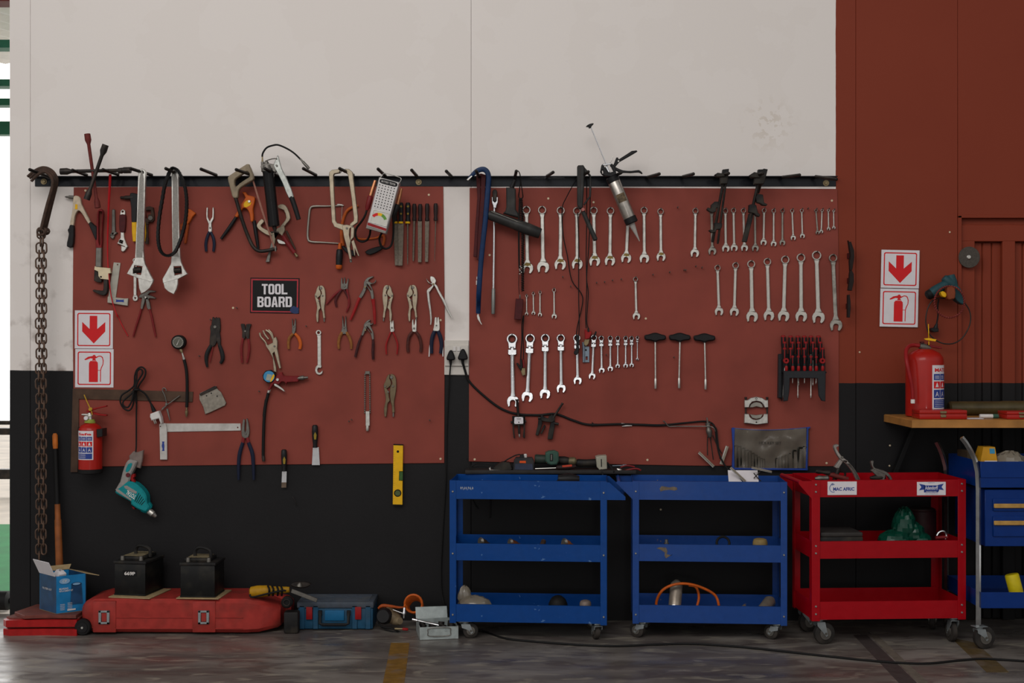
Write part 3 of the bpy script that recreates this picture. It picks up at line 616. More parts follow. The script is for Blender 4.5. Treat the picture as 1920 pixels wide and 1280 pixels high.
filetool('wide flat file with black and gold handle, left of the thin one',1068,500,702,52,1066,62,1157,1062,44,blackp,'flat',1,.018)
filetool('thin needle file with black and gold handle',1140,500,702,56,1137,20,1145,1137,12,blackp,'round',1)
filetool('round file with plain dark brown handle',1207,512,688,46,1206,26,1110,1196,22,fh,'round')
filetool('dark flat file with plain handle right of the round file',1268,515,690,46,1264,44,1122,1263,38,fh,'flat')
filetool('flat file with bright worn tip and plain handle',1341,510,690,48,1340,46,1118,1334,34,fh,'flat')
filetool('thin round file last at the right end of the file row',1430,508,688,46,1430,14,1110,1418,6,fh,'round')
# ---------------- sign and pliers on the left board
V(360,500,4.571)
t=tool('board_sign','black TOOL BOARD sign with red border on the left board','sign')
P(t,'plate',black,[(500,93),(921,98),(917,402),(497,394)],.0066,.0095,.3)
q=B(); q.pr([(507,102),(912,107),(908,392),(505,386)],.0096,.0096,0,holes=[[(520,115),(900,120),(896,382),(517,376)]],flat=True); q.o('border',mat('border_red','a8323a',.5),t)
def block(b,ch,x,y,w,h):
    """one heavy condensed capital as a flat outline; x,y its top left"""
    s_=w*.34; t=h*.17; f=lambda L_:[(x+p,y+q_) for p,q_ in L_]; rd=w*.28
    def rr_(x0,y0,x1,y1,r):
        return [(x0+r,y0),(x1-r,y0),(x1-r*.3,y0+r*.3),(x1,y0+r),(x1,y1-r),(x1-r*.3,y1-r*.3),(x1-r,y1),(x0+r,y1),(x0+r*.3,y1-r*.3),(x0,y1-r),(x0,y0+r),(x0+r*.3,y0+r*.3)]
    H2=[]
    if ch=='T': o=[(0,0),(w,0),(w,t),(w/2+s_/2,t),(w/2+s_/2,h),(w/2-s_/2,h),(w/2-s_/2,t),(0,t)]
    elif ch=='L': o=[(0,0),(s_,0),(s_,h-t),(w,h-t),(w,h),(0,h)]
    elif ch=='O': o=rr_(0,0,w,h,rd); H2=[rr_(s_,t,w-s_,h-t,w*.1)]
    elif ch=='D': o=[(0,0),(w-rd,0),(w-rd*.3,rd*.3),(w,rd),(w,h-rd),(w-rd*.3,h-rd*.3),(w-rd,h),(0,h)]; H2=[[(s_,t),(w-s_-2,t),(w-s_,t+5),(w-s_,h-t-5),(w-s_-2,h-t),(s_,h-t)]]
    elif ch=='B': o=[(0,0),(w-rd,0),(w-rd*.3,rd*.3),(w,rd),(w,h*.36),(w-rd*.6,h*.48),(w,h*.6),(w,h-rd),(w-rd*.3,h-rd*.3),(w-rd,h),(0,h)]; H2=[[(s_,t),(w-s_,t),(w-s_,h*.40),(s_,h*.40)],[(s_,h*.56),(w-s_,h*.56),(w-s_,h-t),(s_,h-t)]]
    elif ch=='R': o=[(0,0),(w-rd,0),(w-rd*.3,rd*.3),(w,rd),(w,h*.42),(w-rd*.5,h*.54),(w,h),(w-s_,h),(w-s_-3,h*.60),(s_,h*.60),(s_,h),(0,h)]; H2=[[(s_,t),(w-s_,t),(w-s_,h*.44),(s_,h*.44)]]
    else: o=[(w*.30,0),(w*.70,0),(w,h),(w-s_*.95,h),(w-s_*1.15,h*.78),(s_*1.15,h*.78),(s_*.95,h),(0,h)]; H2=[[(w*.5,h*.2),(w*.6,h*.63),(w*.4,h*.63)]]
    b.pr(f(o),.0098,.0098,0,holes=[f(l) for l in H2],flat=True)
q=B()
for wd_,x0_,y0_,hh_,st in (('TOOL',598,147,89,56.5),('BOARD',560,256,89,60.5)):
    for i,ch in enumerate(wd_): block(q,ch,x0_+i*st,y0_,st-6,hh_)
q.o('lettering',paper,t)
q=B(); q.pr([(842,365),(852,345),(872,335),(885,342),(905,348),(917,360),(912,380),(915,395),(890,402),(865,398),(848,388),(838,378)],.0098,.0102,.1,2); q.o('sticker',mat('blue_sticker','2c3a62',.5,0,.5,300),t)
V(570,500,5.818)
lockpl('nickel locking pliers, first of three in the upper pliers row',(176,203),1)
lockpl('nickel locking pliers above the thin red-handled pliers',(913,198),-1)
lockpl('nickel locking pliers third of three, above the black side cutters',(1180,196),1)
G='pliers on the left board'
pliers('circlip_pliers','circlip pliers with long thin red handles crossing another pair',[[(405,128),(415,122),(420,170),(428,190),(462,195),(478,245),(440,240),(405,250),(400,200)],[(478,128),(486,135),(480,190),(470,240),(420,245),(425,195),(462,180)]],grey,[([(412,240),(330,310),(245,408)],[11,12,9],redd),([(468,240),(480,310),(492,380),(488,430),(462,494)],[10,12,13,13,9],redd)],(440,212,12))
pliers('circlip_pliers','circlip pliers with dark red handles underneath the thin red pair',[[(436,120),(445,122),(448,180),(462,200),(440,248),(412,246),(415,195),(432,180)]],grey,[([(410,250),(370,310),(345,370),(355,436)],[12,14,15,11],maroon),([(430,245),(465,300),(490,360),(488,410)],[11,13,13,10],maroon)],None,.0075)
def pump(label,jaws,hand,bolt):
    t=thing('water_pump_pliers',label,'pliers',G)
    for i,(j,h) in enumerate(jaws): P(t,'jaw',grey if len(hand)<3 else steel,j,.009+.005*(i),.020+.005*i,.6,2,[h] if h else ())
    for path,r,m in hand[:2]: T(t,'handle',m,path,r,.02,10,5,.7)
    q=B(); q.dk(bolt,11,.02,.029,12); q.o('pivot_bolt',brass,t); return t
pump('water pump pliers with long all-red grips',[([(655,165),(690,120),(748,102),(756,112),(720,132),(702,150),(708,172),(690,195),(672,262),(625,345),(594,335),(640,250),(652,200)],None),([(720,165),(745,178),(772,162),(780,142),(788,152),(772,178),(735,190),(725,200),(752,260),(762,350),(735,350),(722,280),(690,225),(668,185),(680,160)],[(690,185),(735,245),(728,256),(684,200)])],[([(608,335),(580,400),(545,490),(506,578)],[17,17,16,13],redp),([(752,350),(762,420),(770,520),(774,625)],[22,17,17,12],redp)],(668,220))
pump('water pump pliers with black and red grips in the lower row',[([(655,625),(690,585),(722,577),(720,590),(695,610),(700,640),(672,690),(640,760),(622,755),(640,690),(650,660)],None),([(715,600),(730,622),(748,610),(752,622),(735,636),(722,640),(755,710),(762,788),(740,790),(728,735),(690,680),(655,650),(670,622)],[(690,650),(738,712),(728,720),(684,664)])],[([(632,745),(600,830),(580,900),(560,985)],[11,15,16,14],mat('grip_black_red','3a1618',.5,0,.5,60)),([(752,788),(755,850),(752,930),(755,1012)],[13,17,17,14],mat('grip_black_red','3a1618'))],(668,690))
pump('bare steel slip-joint pliers at the board edge',[([(1335,125),(1350,150),(1380,180),(1405,170),(1440,160),(1425,190),(1400,235),(1370,275),(1352,300),(1338,265),(1352,240),(1385,215),(1400,195),(1362,178),(1340,150)],None),([(1378,105),(1410,108),(1432,130),(1440,158),(1430,185),(1452,205),(1480,270),(1512,345),(1500,350),(1455,270),(1428,215),(1405,190),(1380,150)],None)],[([(1352,265),(1362,370),(1378,480),(1386,575),(1382,632)],[14,13,11,9,5],steel),([(1470,270),(1530,385),(1565,470),(1610,552)],[13,14,11,8],steel),0],(1412,188))
# double-ended spanner left of the long-nose pliers
t=tool('combination_spanner','worn spanner alone below the first locking pliers','spanner')
q=B(); q.rg((158,718),30,15,.008,.018); q.pr([(140,742),(185,742),(184,770),(186,1075),(148,1075),(146,770)],.009,.014); q.pr([(150,1070),(184,1072),(190,1090),(178,1105),(160,1100),(146,1120),(150,1145),(172,1155),(190,1140),(202,1130),(200,1160),(172,1178),(140,1170),(122,1140),(122,1105),(135,1082)],.008,.018,.6,2); q.o('body',steel,t)
ob_=mat('grip_orange_dark','8a5628',.5,0,.35,60)
pliers('long_nose_pliers','long-nose pliers with orange and black grips in the lower row',[[(418,545),(424,545),(432,630),(440,660),(450,720),(425,735),(405,710),(415,660)],[(452,545),(459,545),(462,630),(466,665),(470,710),(455,735),(432,720),(440,660)]],grey,[([(418,712),(388,770),(376,840),(382,895)],[15,17,15,13],ob_),([(460,712),(495,770),(515,840),(514,895)],[15,17,15,13],ob_)],(438,662,11),group=G)
pliers('end_cutting_pliers','pliers with thin bright red handles in the lower row',[[(940,592),(952,582),(955,610),(962,640),(985,680),(978,708),(952,712),(940,690),(936,650)],[(968,582),(976,595),(980,650),(978,690),(960,712),(940,705),(950,660),(958,620)]],steel,[([(950,705),(915,790),(895,860),(900,955)],[9,10,10,9],redp),([(968,705),(1005,790),(1022,860),(1014,955)],[9,10,10,9],redp)],(958,665,10),group=G)
kr=mat('grip_dark_orange','4a201a',.5,0,.5,60)
pliers('side_cutters','side cutters with black and red grips below a locking pliers',[[(1180,585),(1192,572),(1194,610),(1204,650),(1228,680),(1222,708),(1195,712),(1180,690),(1176,640)],[(1214,572),(1226,588),(1228,650),(1222,700),(1198,710),(1180,700),(1195,650),(1208,620)]],steel,[([(1185,708),(1148,760),(1132,850),(1136,930)],[16,19,18,17],kr),([(1218,708),(1255,760),(1278,850),(1274,930)],[16,19,18,17],kr)],(1201,672,11),group=G)
pliers('combination_pliers','bright combination pliers with thick navy grips at the board corner',[[(1418,640),(1425,560),(1440,548),(1448,560),(1450,640),(1475,690),(1440,702),(1408,695)],[(1455,560),(1470,552),(1480,640),(1476,695),(1440,702),(1415,690),(1445,640)]],steel,[([(1425,700),(1400,770),(1390,850),(1392,945)],[20,23,21,19],bluep),([(1462,700),(1488,770),(1500,850),(1490,945)],[20,23,21,19],bluep),([(1400,770),(1375,860),(1364,980)],[8,8,6],whitep),([(1490,770),(1510,860),(1516,978)],[8,8,6],whitep)],(1444,640,9),group=G)
V(360,500,4.571)
pliers('crimping_pliers','large dark crimping pliers with black grips, left below the sign',[[(165,500),(175,435),(185,432),(195,445),(205,430),(218,440),(238,440),(242,555),(205,570),(160,560)],[(160,500),(240,495),(235,560),(200,670),(150,680),(158,560)],[(200,560),(236,555),(245,670),(222,672)]],dark,[([(165,670),(130,740),(122,800),(132,860)],[15,18,15,9],blackp),([(235,670),(258,740),(262,790),(244,828)],[15,18,17,12],blackp),([(180,680),(165,760),(152,820)],[5,5,4],redd)],(196,515,14),group=G)
pliers('end_cutting_pliers','dark end-cutting nippers with slim red handles left of the sign edge',[[(418,490),(440,488),(450,495),(455,520),(460,560),(455,615),(430,615),(430,550),(422,515)],[(465,492),(505,490),(500,515),(492,550),(490,615),(466,612),(455,560),(462,510)]],dark,[([(438,610),(424,690),(426,770),(430,822)],[9,11,10,9],redd),([(482,610),(490,690),(484,760),(470,822)],[9,11,10,9],redd)],(455,552,10),group=G)
t=tool('locking_clamp','nickel clamp with long bent wire jaws above the tyre inflator','clamp')
for pth in ([(580,565),(590,600),(625,640),(645,680)],[(610,545),(625,580),(655,620)],[(632,542),(670,570),(695,620)],[(655,540),(685,575),(700,640)]): T(t,'finger_jaw',beige,pth,8,.022,8,4)
P(t,'body',beige,[(625,650),(650,670),(690,650),(700,610),(720,600),(732,640),(730,700),(745,780),(762,868),(748,875),(725,800),(705,730),(690,745),(720,860),(722,905),(700,895),(690,780),(660,720),(635,685)],.012,.03,.8)
q=B(); q.dk((705,680),8,.03,.035,12); q.o('rivet',grey,t)
pliers('long_nose_pliers','needle-nose pliers with bright orange grips under the sign',[[(856,450),(862,450),(866,500),(872,520),(885,560),(868,580),(856,560),(858,515)],[(882,448),(888,448),(890,500),(888,545),(872,580),(862,560),(872,510)]],grey,[([(868,572),(835,610),(826,660),(830,705)],[11,13,12,11],ob_),([(882,572),(915,610),(930,660),(924,705)],[11,14,14,13],orange)],(873,510,8),group=G)
# tyre inflator
t=tool('tyre_inflator','red tyre inflator gun with blue and yellow gauge and black hose','inflator')
P(t,'body',redd,[(715,945),(750,910),(775,905),(785,935),(905,935),(912,950),(905,985),(815,990),(806,1020),(795,990),(765,985),(740,1010),(700,1000),(665,1060),(650,1045),(700,960)],.018,.04,1,2)
q=B(); q.pr([(660+58*math.cos(a+.2),940+58*math.sin(a+.2)) for a in [i*math.pi/4 for i in range(8)]],.02,.045,1.2); gc_=q.o('gauge_case',rubber,t)
q=B(); q.dk((660,940),48,.045,.0462,24,.1); q.o('gauge_face',mat('print_cyan','3f86b0',.4,0,.1,coat=.4),gc_)
q=B(); q.pr([(678,985),(698,960),(708,930),(696,918),(680,950),(668,985)],.0463,.0468,.1); q.o('yellow_print',yellow,gc_)
q=B(); q.pr([(645,918),(685,925),(672,978),(632,968)],.0463,.0472,.1); q.o('display',mat('lcd_grey','9a9c90',.3),gc_)
q=B(); q.dk((732,967),13,.04,.046,14); q.o('bleed_button',steel,t)
P(t,'trigger',steel,[(700,1000),(718,1000),(780,1045),(798,1070),(785,1068),(735,1035),(705,1020)],.026,.036,.6)
q=B(); q.la((905,955,.03),(995,948,.03),[(0,18),(.3,16),(.32,20),(.6,20),(.62,12),(.95,10),(1,8)],.03); q.o('air_fitting',grey,t)
q=B(); q.la((668,1045,.03),(654,1080,.03),[(0,12),(.5,14),(1,11)],.03); q.o('hose_ferrule',steel,t)
A=[(360+x/4.571,500+y/4.571) for x,y in ((656,1075),(640,1140),(625,1210),(618,1280))]; V(); A+=[(380+x/4.571,740+y/4.571) for x,y in ((545,40),(530,160),(522,320),(518,520))]
q=B(); q.tb(A,2.9,.02,10,5); q.o('hose',rubber,t); q=B(); q.la((380+518/4.571,740+515/4.571,.02),(380+524/4.571,740+570/4.571,.02),[(0,2.2),(.3,3.2),(1,2.8)],.02); q.o('chuck',dark,t)
V(360,500,4.571)
t=tool('bracket_plate','small bent grey sheet-metal plate tilted on the left board','plate')
P(t,'plate',mat('raw_sheet','8c857a',.45,.5,.25,60,.1),[(62,1095),(70,1080),(205,1020),(218,1048),(248,1075),(292,1165),(282,1188),(150,1250),(112,1264),(95,1200),(62,1135)],.012,.018,.6)
P(t,'lip',dark,[(62,1088),(190,1022),(210,1025),(212,1040),(72,1105)],.016,.024,.4)
q=B(); [q.dk(c,6,.018,.0188,10,.1) for c in ((125,1105),(165,1083),(215,1108))]; q.o('hole',black,t)
V(570,500,5.818)
# chain tool and the brown locking pliers
V(380,740,4.571)
t=tool('chain_whip','short roller chain doubled over and held by a small steel tensioner','chain')
def strand(x0,y0,x1,y1):
    for i in range(19):
        f=i/18; c=W((x0+(x1-x0)*f,y0+(y1-y0)*f),.016); 
        b=B(); b.el(c,(.0042,.004,.0052),8); b.o('link',grey,t)
strand(1392,-175,1390,152); strand(1432,-175,1434,152)
P(t,'tensioner',steel,[(1396,140),(1430,140),(1432,265),(1396,268)],.01,.022,.6); q=B(); q.la((1413,265,.016),(1412,308,.016),[(0,14),(.5,16),(1,12)]); q.o('screw',steel,t); q=B(); q.ln((1392,-190),(1432,-190),26,.01,.022); q.o('top_pin',grey,t)
lockpl('dull brown locking pliers low on the board beside the roller chain',(1612,-178),1,mat('brown_nickel','756650',.45,.6,.25,dirt='3a3022'),None,.92,3)
# lineman pliers
pliers('combination_pliers','large combination pliers with dark grips hanging over the board bottom edge',[[(345,215),(355,210),(362,225),(358,300),(370,340),(392,350),(385,372),(345,368),(332,330),(334,280)],[(372,212),(384,210),(398,280),(400,330),(385,368),(352,372),(348,345),(372,300)]],grey,[([(350,365),(345,410)],[13,15],redd),([(382,365),(392,410)],[13,15],redd),([(345,408),(318,500),(308,600),(308,728)],[15,17,15,10],bluep),([(392,408),(425,500),(434,600),(438,728)],[15,17,15,10],bluep)],(366,335,9))
# scrapers
def scraper(label,hx_,y0,y1,hw,bl,rust_=None):
    t=thing('scraper',label,'scraper','scrapers on the board bottom edge'); q=B(); q.la((hx_,y0,.022),(hx_+2,y1,.022),[(0,hw*.3),(.05,hw*.45),(.3,hw*.5),(.6,hw*.45),(.85,hw*.34),(1,hw*.38)],.022,16); q.o('handle',blackp,t)
    q=B(); q.pr([(hx_-10,y0+85),(hx_+2,y0+60),(hx_+14,y0+85),(hx_+10,y0+125),(hx_-6,y0+125)],.022+R(hw*.46,.022),.022+R(hw*.5,.022),.1); q.o('inlay',mat('olive_gold','a88a2c'),t)
    P(t,'blade',mat('bright_blade','d4d4d6',.22,.8,.05),bl,.018,.0195,.1)
    if rust_: P(t,'rusty_tip',mat('stained_blade','6a5a4c',.5,.4,.3),rust_,.0178,.0197,.1)
scraper('narrow scraper with stained tip below the board',697,468,655,52,[(680,655),(720,655),(718,752),(676,752)],[(676,750),(718,750),(716,795),(674,795)])
scraper('wider putty knife with bright blade on the board bottom edge',962,258,452,54,[(944,448),(995,448),(1004,602),(936,602)])
t=tool('spirit_level','short yellow spirit level hanging below the left board','level')
P(t,'body',yellow,[(1635,430),(1717,433),(1714,655),(1684,655),(1682,735),(1713,737),(1712,942),(1629,940)],.008,.026,.5)
P(t,'end_cap',black,[(1634,423),(1718,426),(1717,434),(1635,431)],.007,.027,.3); P(t,'end_cap',black,[(1629,939),(1712,941),(1712,949),(1629,947)],.007,.027,.3)
P(t,'edge_vial',mat('vial_green','3a5a2a',.2,0,.1,coat=.5),[(1684,658),(1716,658),(1715,733),(1683,733)],.01,.024,.4)
q=B(); q.rg((1671,842),32,24,.024,.0275); vr_=q.o('vial_ring',black,t); q=B(); q.dk((1671,842),25,.02,.0265,20); q.o('round_vial',mat('vial_olive','4c5a34',.25,0,.1,coat=.5),vr_)
q=B(); q.dk((1673,486),11,.024,.0264,16,.1); q.o('hang_hole',black,t)
q=B()
for i in range(24): q.rc(1636,470+i*19,1644+(6 if i%5==0 else 0),471.5+i*19,.0261,.0263,flat=True)
q.o('scale_marks',mat('print_brown','7a4a18'),t)
q=B(); V(380,740,4.571); q.tb([(770,872,.012),(792,915,.018),(806,948,.014)],3,.014,6,4); tag(q.o('wall_hook',dark),'tiny bent dark hook on the black wall below the scrapers','hook')
# ---------------- pressure gauge, cable and drill, dividers, square
V(100,560,4.923)
t=tool('pressure_gauge','round black compression gauge with hose and brass tip','gauge')
q=B(); q.dk((1150,400),66,.01,.045,32,2.5); gk_=q.o('case',rubber,t)
q=B(); q.dk((1150,400),52,.045,.0455,32,.1); q.o('dial',mat('gauge_grey','5c5a50',.35,0,.2,200,coat=.5),gk_)
q=B(); q.ln((1138,428),(1162,376),5,.0456,.0462,.1,2); 
for i in range(18):
    a=i*math.pi/9; q.ln((1150+40*math.cos(a),400+40*math.sin(a)),(1150+48*math.cos(a),400+48*math.sin(a)),3,.0456,.0458,.05)
q.o('needle',whitep,gk_)
q=B(); q.la((1172,462,.028),(1190,500,.028),[(0,13),(.4,15),(1,9)],.028); q.o('gauge_fitting',brass,t); q=B(); q.la((1188,495,.028),(1207,560,.025),[(0,8),(.6,9),(.65,13),(1,12)],.028); q.o('hose_ferrule',steel,t)
T(t,'hose',rubber,[(1205,555),(1225,640),(1234,740),(1235,900),(1231,1000)],14,.022,10,5)
q=B(); q.la((1231,995,.022),(1229,1090,.022),[(0,7),(.35,7),(.4,15),(.7,14),(1,5)],.022); q.o('brass_tip',brass,t)
t=tool('dividers','old steel dividers hanging over the brown square','dividers')
T(t,'bow_spring',grey,[(1045,965),(1030,900),(1008,850),(1015,824),(1035,830),(1042,850)],5,.018,6,5)
P(t,'leg',grey,[(988,1040),(1005,1005),(1160,892),(1170,896),(1050,985)],.018,.024,.4); P(t,'leg',grey,[(1040,1015),(1058,1012),(1078,1120),(1072,1125)],.016,.02,.4); q=B(); q.dk((1042,972),12,.016,.03,12); q.o('pivot',grey,t)
t=tool('framing_square','large brown wooden square behind the small extinguisher','square')
P(t,'blade',mat('old_brown','4e3a2e',.7,0,.3,20,.15,dirt='2c221c'),[(178,828),(1290,858),(1284,952),(235,925),(232,1440),(222,1600),(158,1600)],.007,.013,.4)
V(100,740,4.923)
al2=mat('pale_aluminium','bdb9b4',.5,.2,.12,40,.05,dirt='7c756c')
t=tool('builders_square','large pale aluminium angle square hung low on the left board','square')
P(t,'blade',al2,[(1000,264),(1728,264),(1730,330),(1045,342),(1035,342),(1035,262)],.008,.0115,.3,holes=[circ((1702,302),7)]); P(t,'stock',al2,[(978,268),(1000,262),(1035,262),(1045,300),(1048,342),(1050,598),(985,598)],.011,.02,.4,holes=[circ((988,292),6)])
q=B(); q.pr([(1003,430),(1026,430),(1022,445),(1026,470),(1024,500),(1026,518),(1002,518),(1008,500),(1000,470),(1006,445)],.0201,.0203,0,flat=True); q.o('print',signblue,t)
# drill on its cable
t=tool('power_drill','teal and grey electric drill hanging by its bundled black cable','drill')
teal=mat('teal_plastic','0f7f84',.4,0,.12,40,.03)
gp=mat('drill_grey','8c8884',.5,0,.15,50,.05)
P(t,'motor_housing',teal,[(580,880),(640,838),(690,800),(760,820),(830,885),(858,940),(862,1000),(885,1035),(855,1082),(800,1065),(760,1045),(715,1010),(710,985),(600,925),(570,900)],.02,.085,2.5,2)
P(t,'handle',gp,[(735,605),(770,620),(735,700),(712,745),(700,800),(650,850),(600,880),(575,870),(615,800),(635,720),(668,630),(700,598)],.03,.075,2.5,2)
P(t,'handle_inlay',teal,[(690,640),(728,632),(712,680),(690,710),(665,705)],.075,.0765,.3,2)
P(t,'grip_stripe',gp,[(650,840),(680,838),(772,895),(765,915),(735,905),(660,862)],.085,.0865,.3); P(t,'grip_stripe',gp,[(572,868),(600,872),(720,962),(718,980),(580,890)],.0845,.087,.4)
q=B(); q.tx('TOTAL',(716,922),98,42,.0866,212,.03); q.o('lettering',whitep,t)
P(t,'name_panel',teal,[(640,842),(620,872),(700,930),(755,965),(775,930),(680,862)],.0852,.086,.2)
P(t,'trigger',redp,[(712,745),(745,728),(748,760),(735,770),(752,805),(735,812),(708,780)],.04,.065,1,2)
q=B(); q.dk((688,740),20,.07,.079,18); q.o('lock_button',mat('dark_red_button','5a1c24'),t)
q=B(); q.la((850,1030,.05),(885,1065,.05),[(0,60),(.5,55),(1,40)],.05,20); q.o('gear_collar',teal,t)
q=B(); q.la((872,1062,.05),(950,1125,.05),[(0,26),(.1,30),(.6,30),(.65,24),(.95,16),(1,10)],.05,18); q.o('chuck',steel,t)
q=B()
for i in range(5): q.ln((790+14*i,925+18*i-20),(752+14*i,985+8*i),6,.085,.0862,.1)
q.o('vents',black,t)
P(t,'dial',redd,[(722,1030),(750,1040),(752,1058),(735,1055)],.03,.07,1)
T(t,'cable',rubber,[(760,610,.05),(762,520,.05),(765,480,.04),(766,380,.03),(766,200,.025),(768,40,.025),(760,-60,.03)],7,.03,10,5)
V(100,560,4.923)
T(t,'cable_bundle',rubber,[(765,960,.03),(762,880,.03),(790,800,.03),(842,720,.035),(850,660,.035),(815,630,.035),(775,650,.035),(752,710,.035),(745,800,.035),(690,850,.04),(632,890,.045),(618,950,.045),(650,1010,.045),(700,1030,.045),(735,980,.04),(750,880,.04),(775,770,.04),(822,690,.04),(810,650,.04),(775,670,.04),(765,760,.04),(735,860,.04),(650,940,.05),(648,985,.05),(690,1000,.05),(728,930,.05),(745,850,.05),(790,840,.05),(850,880,.04),(892,950,.035),(915,1000,.035)],8,.04,8,4)
T(t,'cable_tie',rubber,[(740,835,.03),(750,840,.055),(785,838,.055),(790,832,.03)],9,.05,8,4)
q=B(); q.la((905,975,.035),(932,1040,.035),[(0,10),(.6,17),(1,20)],.035,14); q.o('plug_sleeve',rubber,t)
pg_=P(t,'plug',whitep,[(893,1062),(968,1034),(992,1095),(1000,1148),(988,1152),(972,1105),(905,1125),(890,1090)],.015,.055,1.5,0); 
q=B(); [q.la((a,b,.035),(a+14,b+38,.035),[(0,6),(.9,6),(1,3)],.035,8) for a,b in ((925,1118),(938,1112))]; q.o('plug_pin',steel,pg_)
V(100,740,4.923)
P(t,'plastic_wrap',mat('clear_wrap','7a6c66',.2,0,.2,coat=.6),[(700,560),(740,520),(775,530),(830,510),(820,600),(800,680),(765,670),(745,610),(700,600)],.035,.055,1.2)
# ---------------- fire signs: an arrow plate over an extinguisher plate
def fire_sign(label,kind,o,u,rt):
    """o top-left corner in frame pixels, u side, rt tilt"""
    V(); t=thing('fire_sign',label,'sign'); ca,sa=math.cos(rt),math.sin(rt)
    def q_(pts): return [(o[0]+(x*ca-y*sa)*u,o[1]+(x*sa+y*ca)*u) for x,y in pts]
    P(t,'plate',paper,q_([(0,0),(1,0),(1,1),(0,1)]),.007,.010,.3)
    def rr(a,b,r):
        return [(c[0]+r*math.cos(an),c[1]+r*math.sin(an)) for c,s_ in (((b-r,b-r),0),((a+r,b-r),1),((a+r,a+r),2),((b-r,a+r),3)) for an in [math.pi/2*(s_+i/4) for i in range(5)]]
    b=B(); b.pr(q_(rr(.065,.935,.05)),.0101,.0101,0,holes=[q_(rr(.095,.905,.03))],flat=True); b.o('border',signred,t)
    b=B()
    if kind=='arrow': b.pr(q_([(.39,.14),(.59,.14),(.59,.485),(.8,.30),(.8,.55),(.5,.865),(.195,.55),(.195,.30),(.39,.485)]),.0102,.0102,0,flat=True); b.o('arrow',signred,t)
    else:
        b.pr(q_([(.36,.42),(.365,.35),(.40,.31),(.55,.31),(.59,.35),(.595,.42),(.595,.86),(.36,.86)]),.0102,.0102,0,flat=True)
        b.pr(q_([(.44,.30),(.46,.25),(.40,.24),(.30,.28),(.255,.29),(.24,.27),(.34,.20),(.45,.18),(.48,.15),(.51,.15),(.55,.20),(.62,.17),(.68,.175),(.72,.21),(.745,.30),(.735,.40),(.69,.50),(.675,.56),(.672,.85),(.65,.85),(.652,.55),(.672,.48),(.715,.39),(.72,.30),(.70,.23),(.67,.20),(.62,.195),(.55,.235),(.52,.25),(.55,.30)]),.0102,.0102,0,flat=True)
        b.pr(q_([(.595,.545),(.655,.545),(.655,.56),(.595,.56)]),.0102,.0102,0,flat=True); b.o('pictogram',signred,t)
fire_sign('red arrow plate above the small extinguisher sign on the left board','arrow',(140.3,581.6),71.6,.006)
fire_sign('extinguisher pictogram plate above the small extinguisher on the left','ext',(141,654),72,.006)
fire_sign('red arrow plate on the red wall left of the grinder','arrow',(1653,467.8),71.5,.022)
fire_sign('extinguisher pictogram plate on the red wall above the large extinguisher','ext',(1651,540.5),71.5,.022)
# ---------------- right board: spanners
def vp(l,o): return [((o[0]+a[0]/o[2],o[1]+a[1]/o[2]),(o[0]+b[0]/o[2],o[1]+b[1]/o[2]),j/o[2],r/o[2]) for a,b,j,r in l]
o5=(860,290,4.923);o6=(1020,210,4.13);o7=(1270,290,5.818);o8=(1320,440,6.);q1=(820,500,4.571);q2=(1060,500,4.923)
rowA=vp([((625,510),(635,1045),108,76),((770,510),(780,1035),113,76),((942,515),(938,1010),108,74),((1092,518),(1095,1008),102,72)],o5)+vp([((385,762),(393,1152),86,60),((515,765),(511,1150),82,58),((655,762),(637,1130),80,57),((775,760),(778,1132),76,54),((903,770),(907,1120),72,50)],o6)
rowB=vp([((198,612),(192,1072),95,64),((375,612),(383,1050),88,60),((525,612),(530,1020),84,58),((614,608),(622,1015),78,54),((722,610),(734,1015),78,54),((848,612),(852,1018),76,50),((948,608),(942,955),70,48),((1052,612),(1052,970),64,46),((1148,610),(1148,958),64,44),((1253,612),(1266,905),58,40),((1358,610),(1366,885),54,38),((1513,607),(1532,848),42,30),((1580,607),(1572,838),40,28),((1648,607),(1652,808),38,26),((1706,612),(1709,795),36,24)],o7)
rowC=vp([((153,372),(171,862),97,66),((357,345),(343,865),102,72),((532,330),(543,918),132,88),((714,303),(732,908),120,84),((915,280),(898,912),130,92),((1092,258),(1096,915),132,96),((1268,232),(1290,928),142,104),((1453,262),(1488,1015),140,92)],o8)
rowD=vp([((765,250),(765,403),30,20),((822,230),(824,397),34,24),((880,220),(880,410),36,24),((1000,200),(1002,424),46,30)],q1)
single=vp([((648,115),(657,455),70,44)],q2)
rowF=vp([((640,618),(648,1152),104,92),((795,615),(771,1112),98,84),((925,612),(923,1088),92,76),((1058,612),(1062,1042),80,72),((1195,610),(1203,975),72,62)],q1)+vp([((263,655),(248,1008),64,58),((332,660),(336,955),54,50),((415,660),(416,940),52,48),((484,660),(484,915),42,44),((557,660),(557,912),44,44),((612,660),(613,908),42,42),((665,655),(665,852),26,28)],q2)
nails=[(p[0][0],p[0][1]-p[3]*.33) for p in rowA+rowB+rowC+rowD+single+rowF]
empty_=[(q2[0]+x/q2[2],q2[1]+y/q2[2]) for x,y in ((48,185),(287,152),(360,145),(433,130),(515,120),(806,78),(960,55),(1108,36),(1258,12),(376,815),(1000,838))]+[(1514,392),(1270,390),(1304,500),(1282,507),(1110,478),(1055,520)]
board('dark red board of spanners and power tools, the one nearer the door',[(880.5,352),(1100,351.5),(1570,354),(1573,500),(1573,874),(1300,873),(1085,869),(879,865)],nails+empty_,[(1113,379),(1211,597),(1560,376),(1214,862),(890,861),(1550,868),(918,478),(1028,372)])
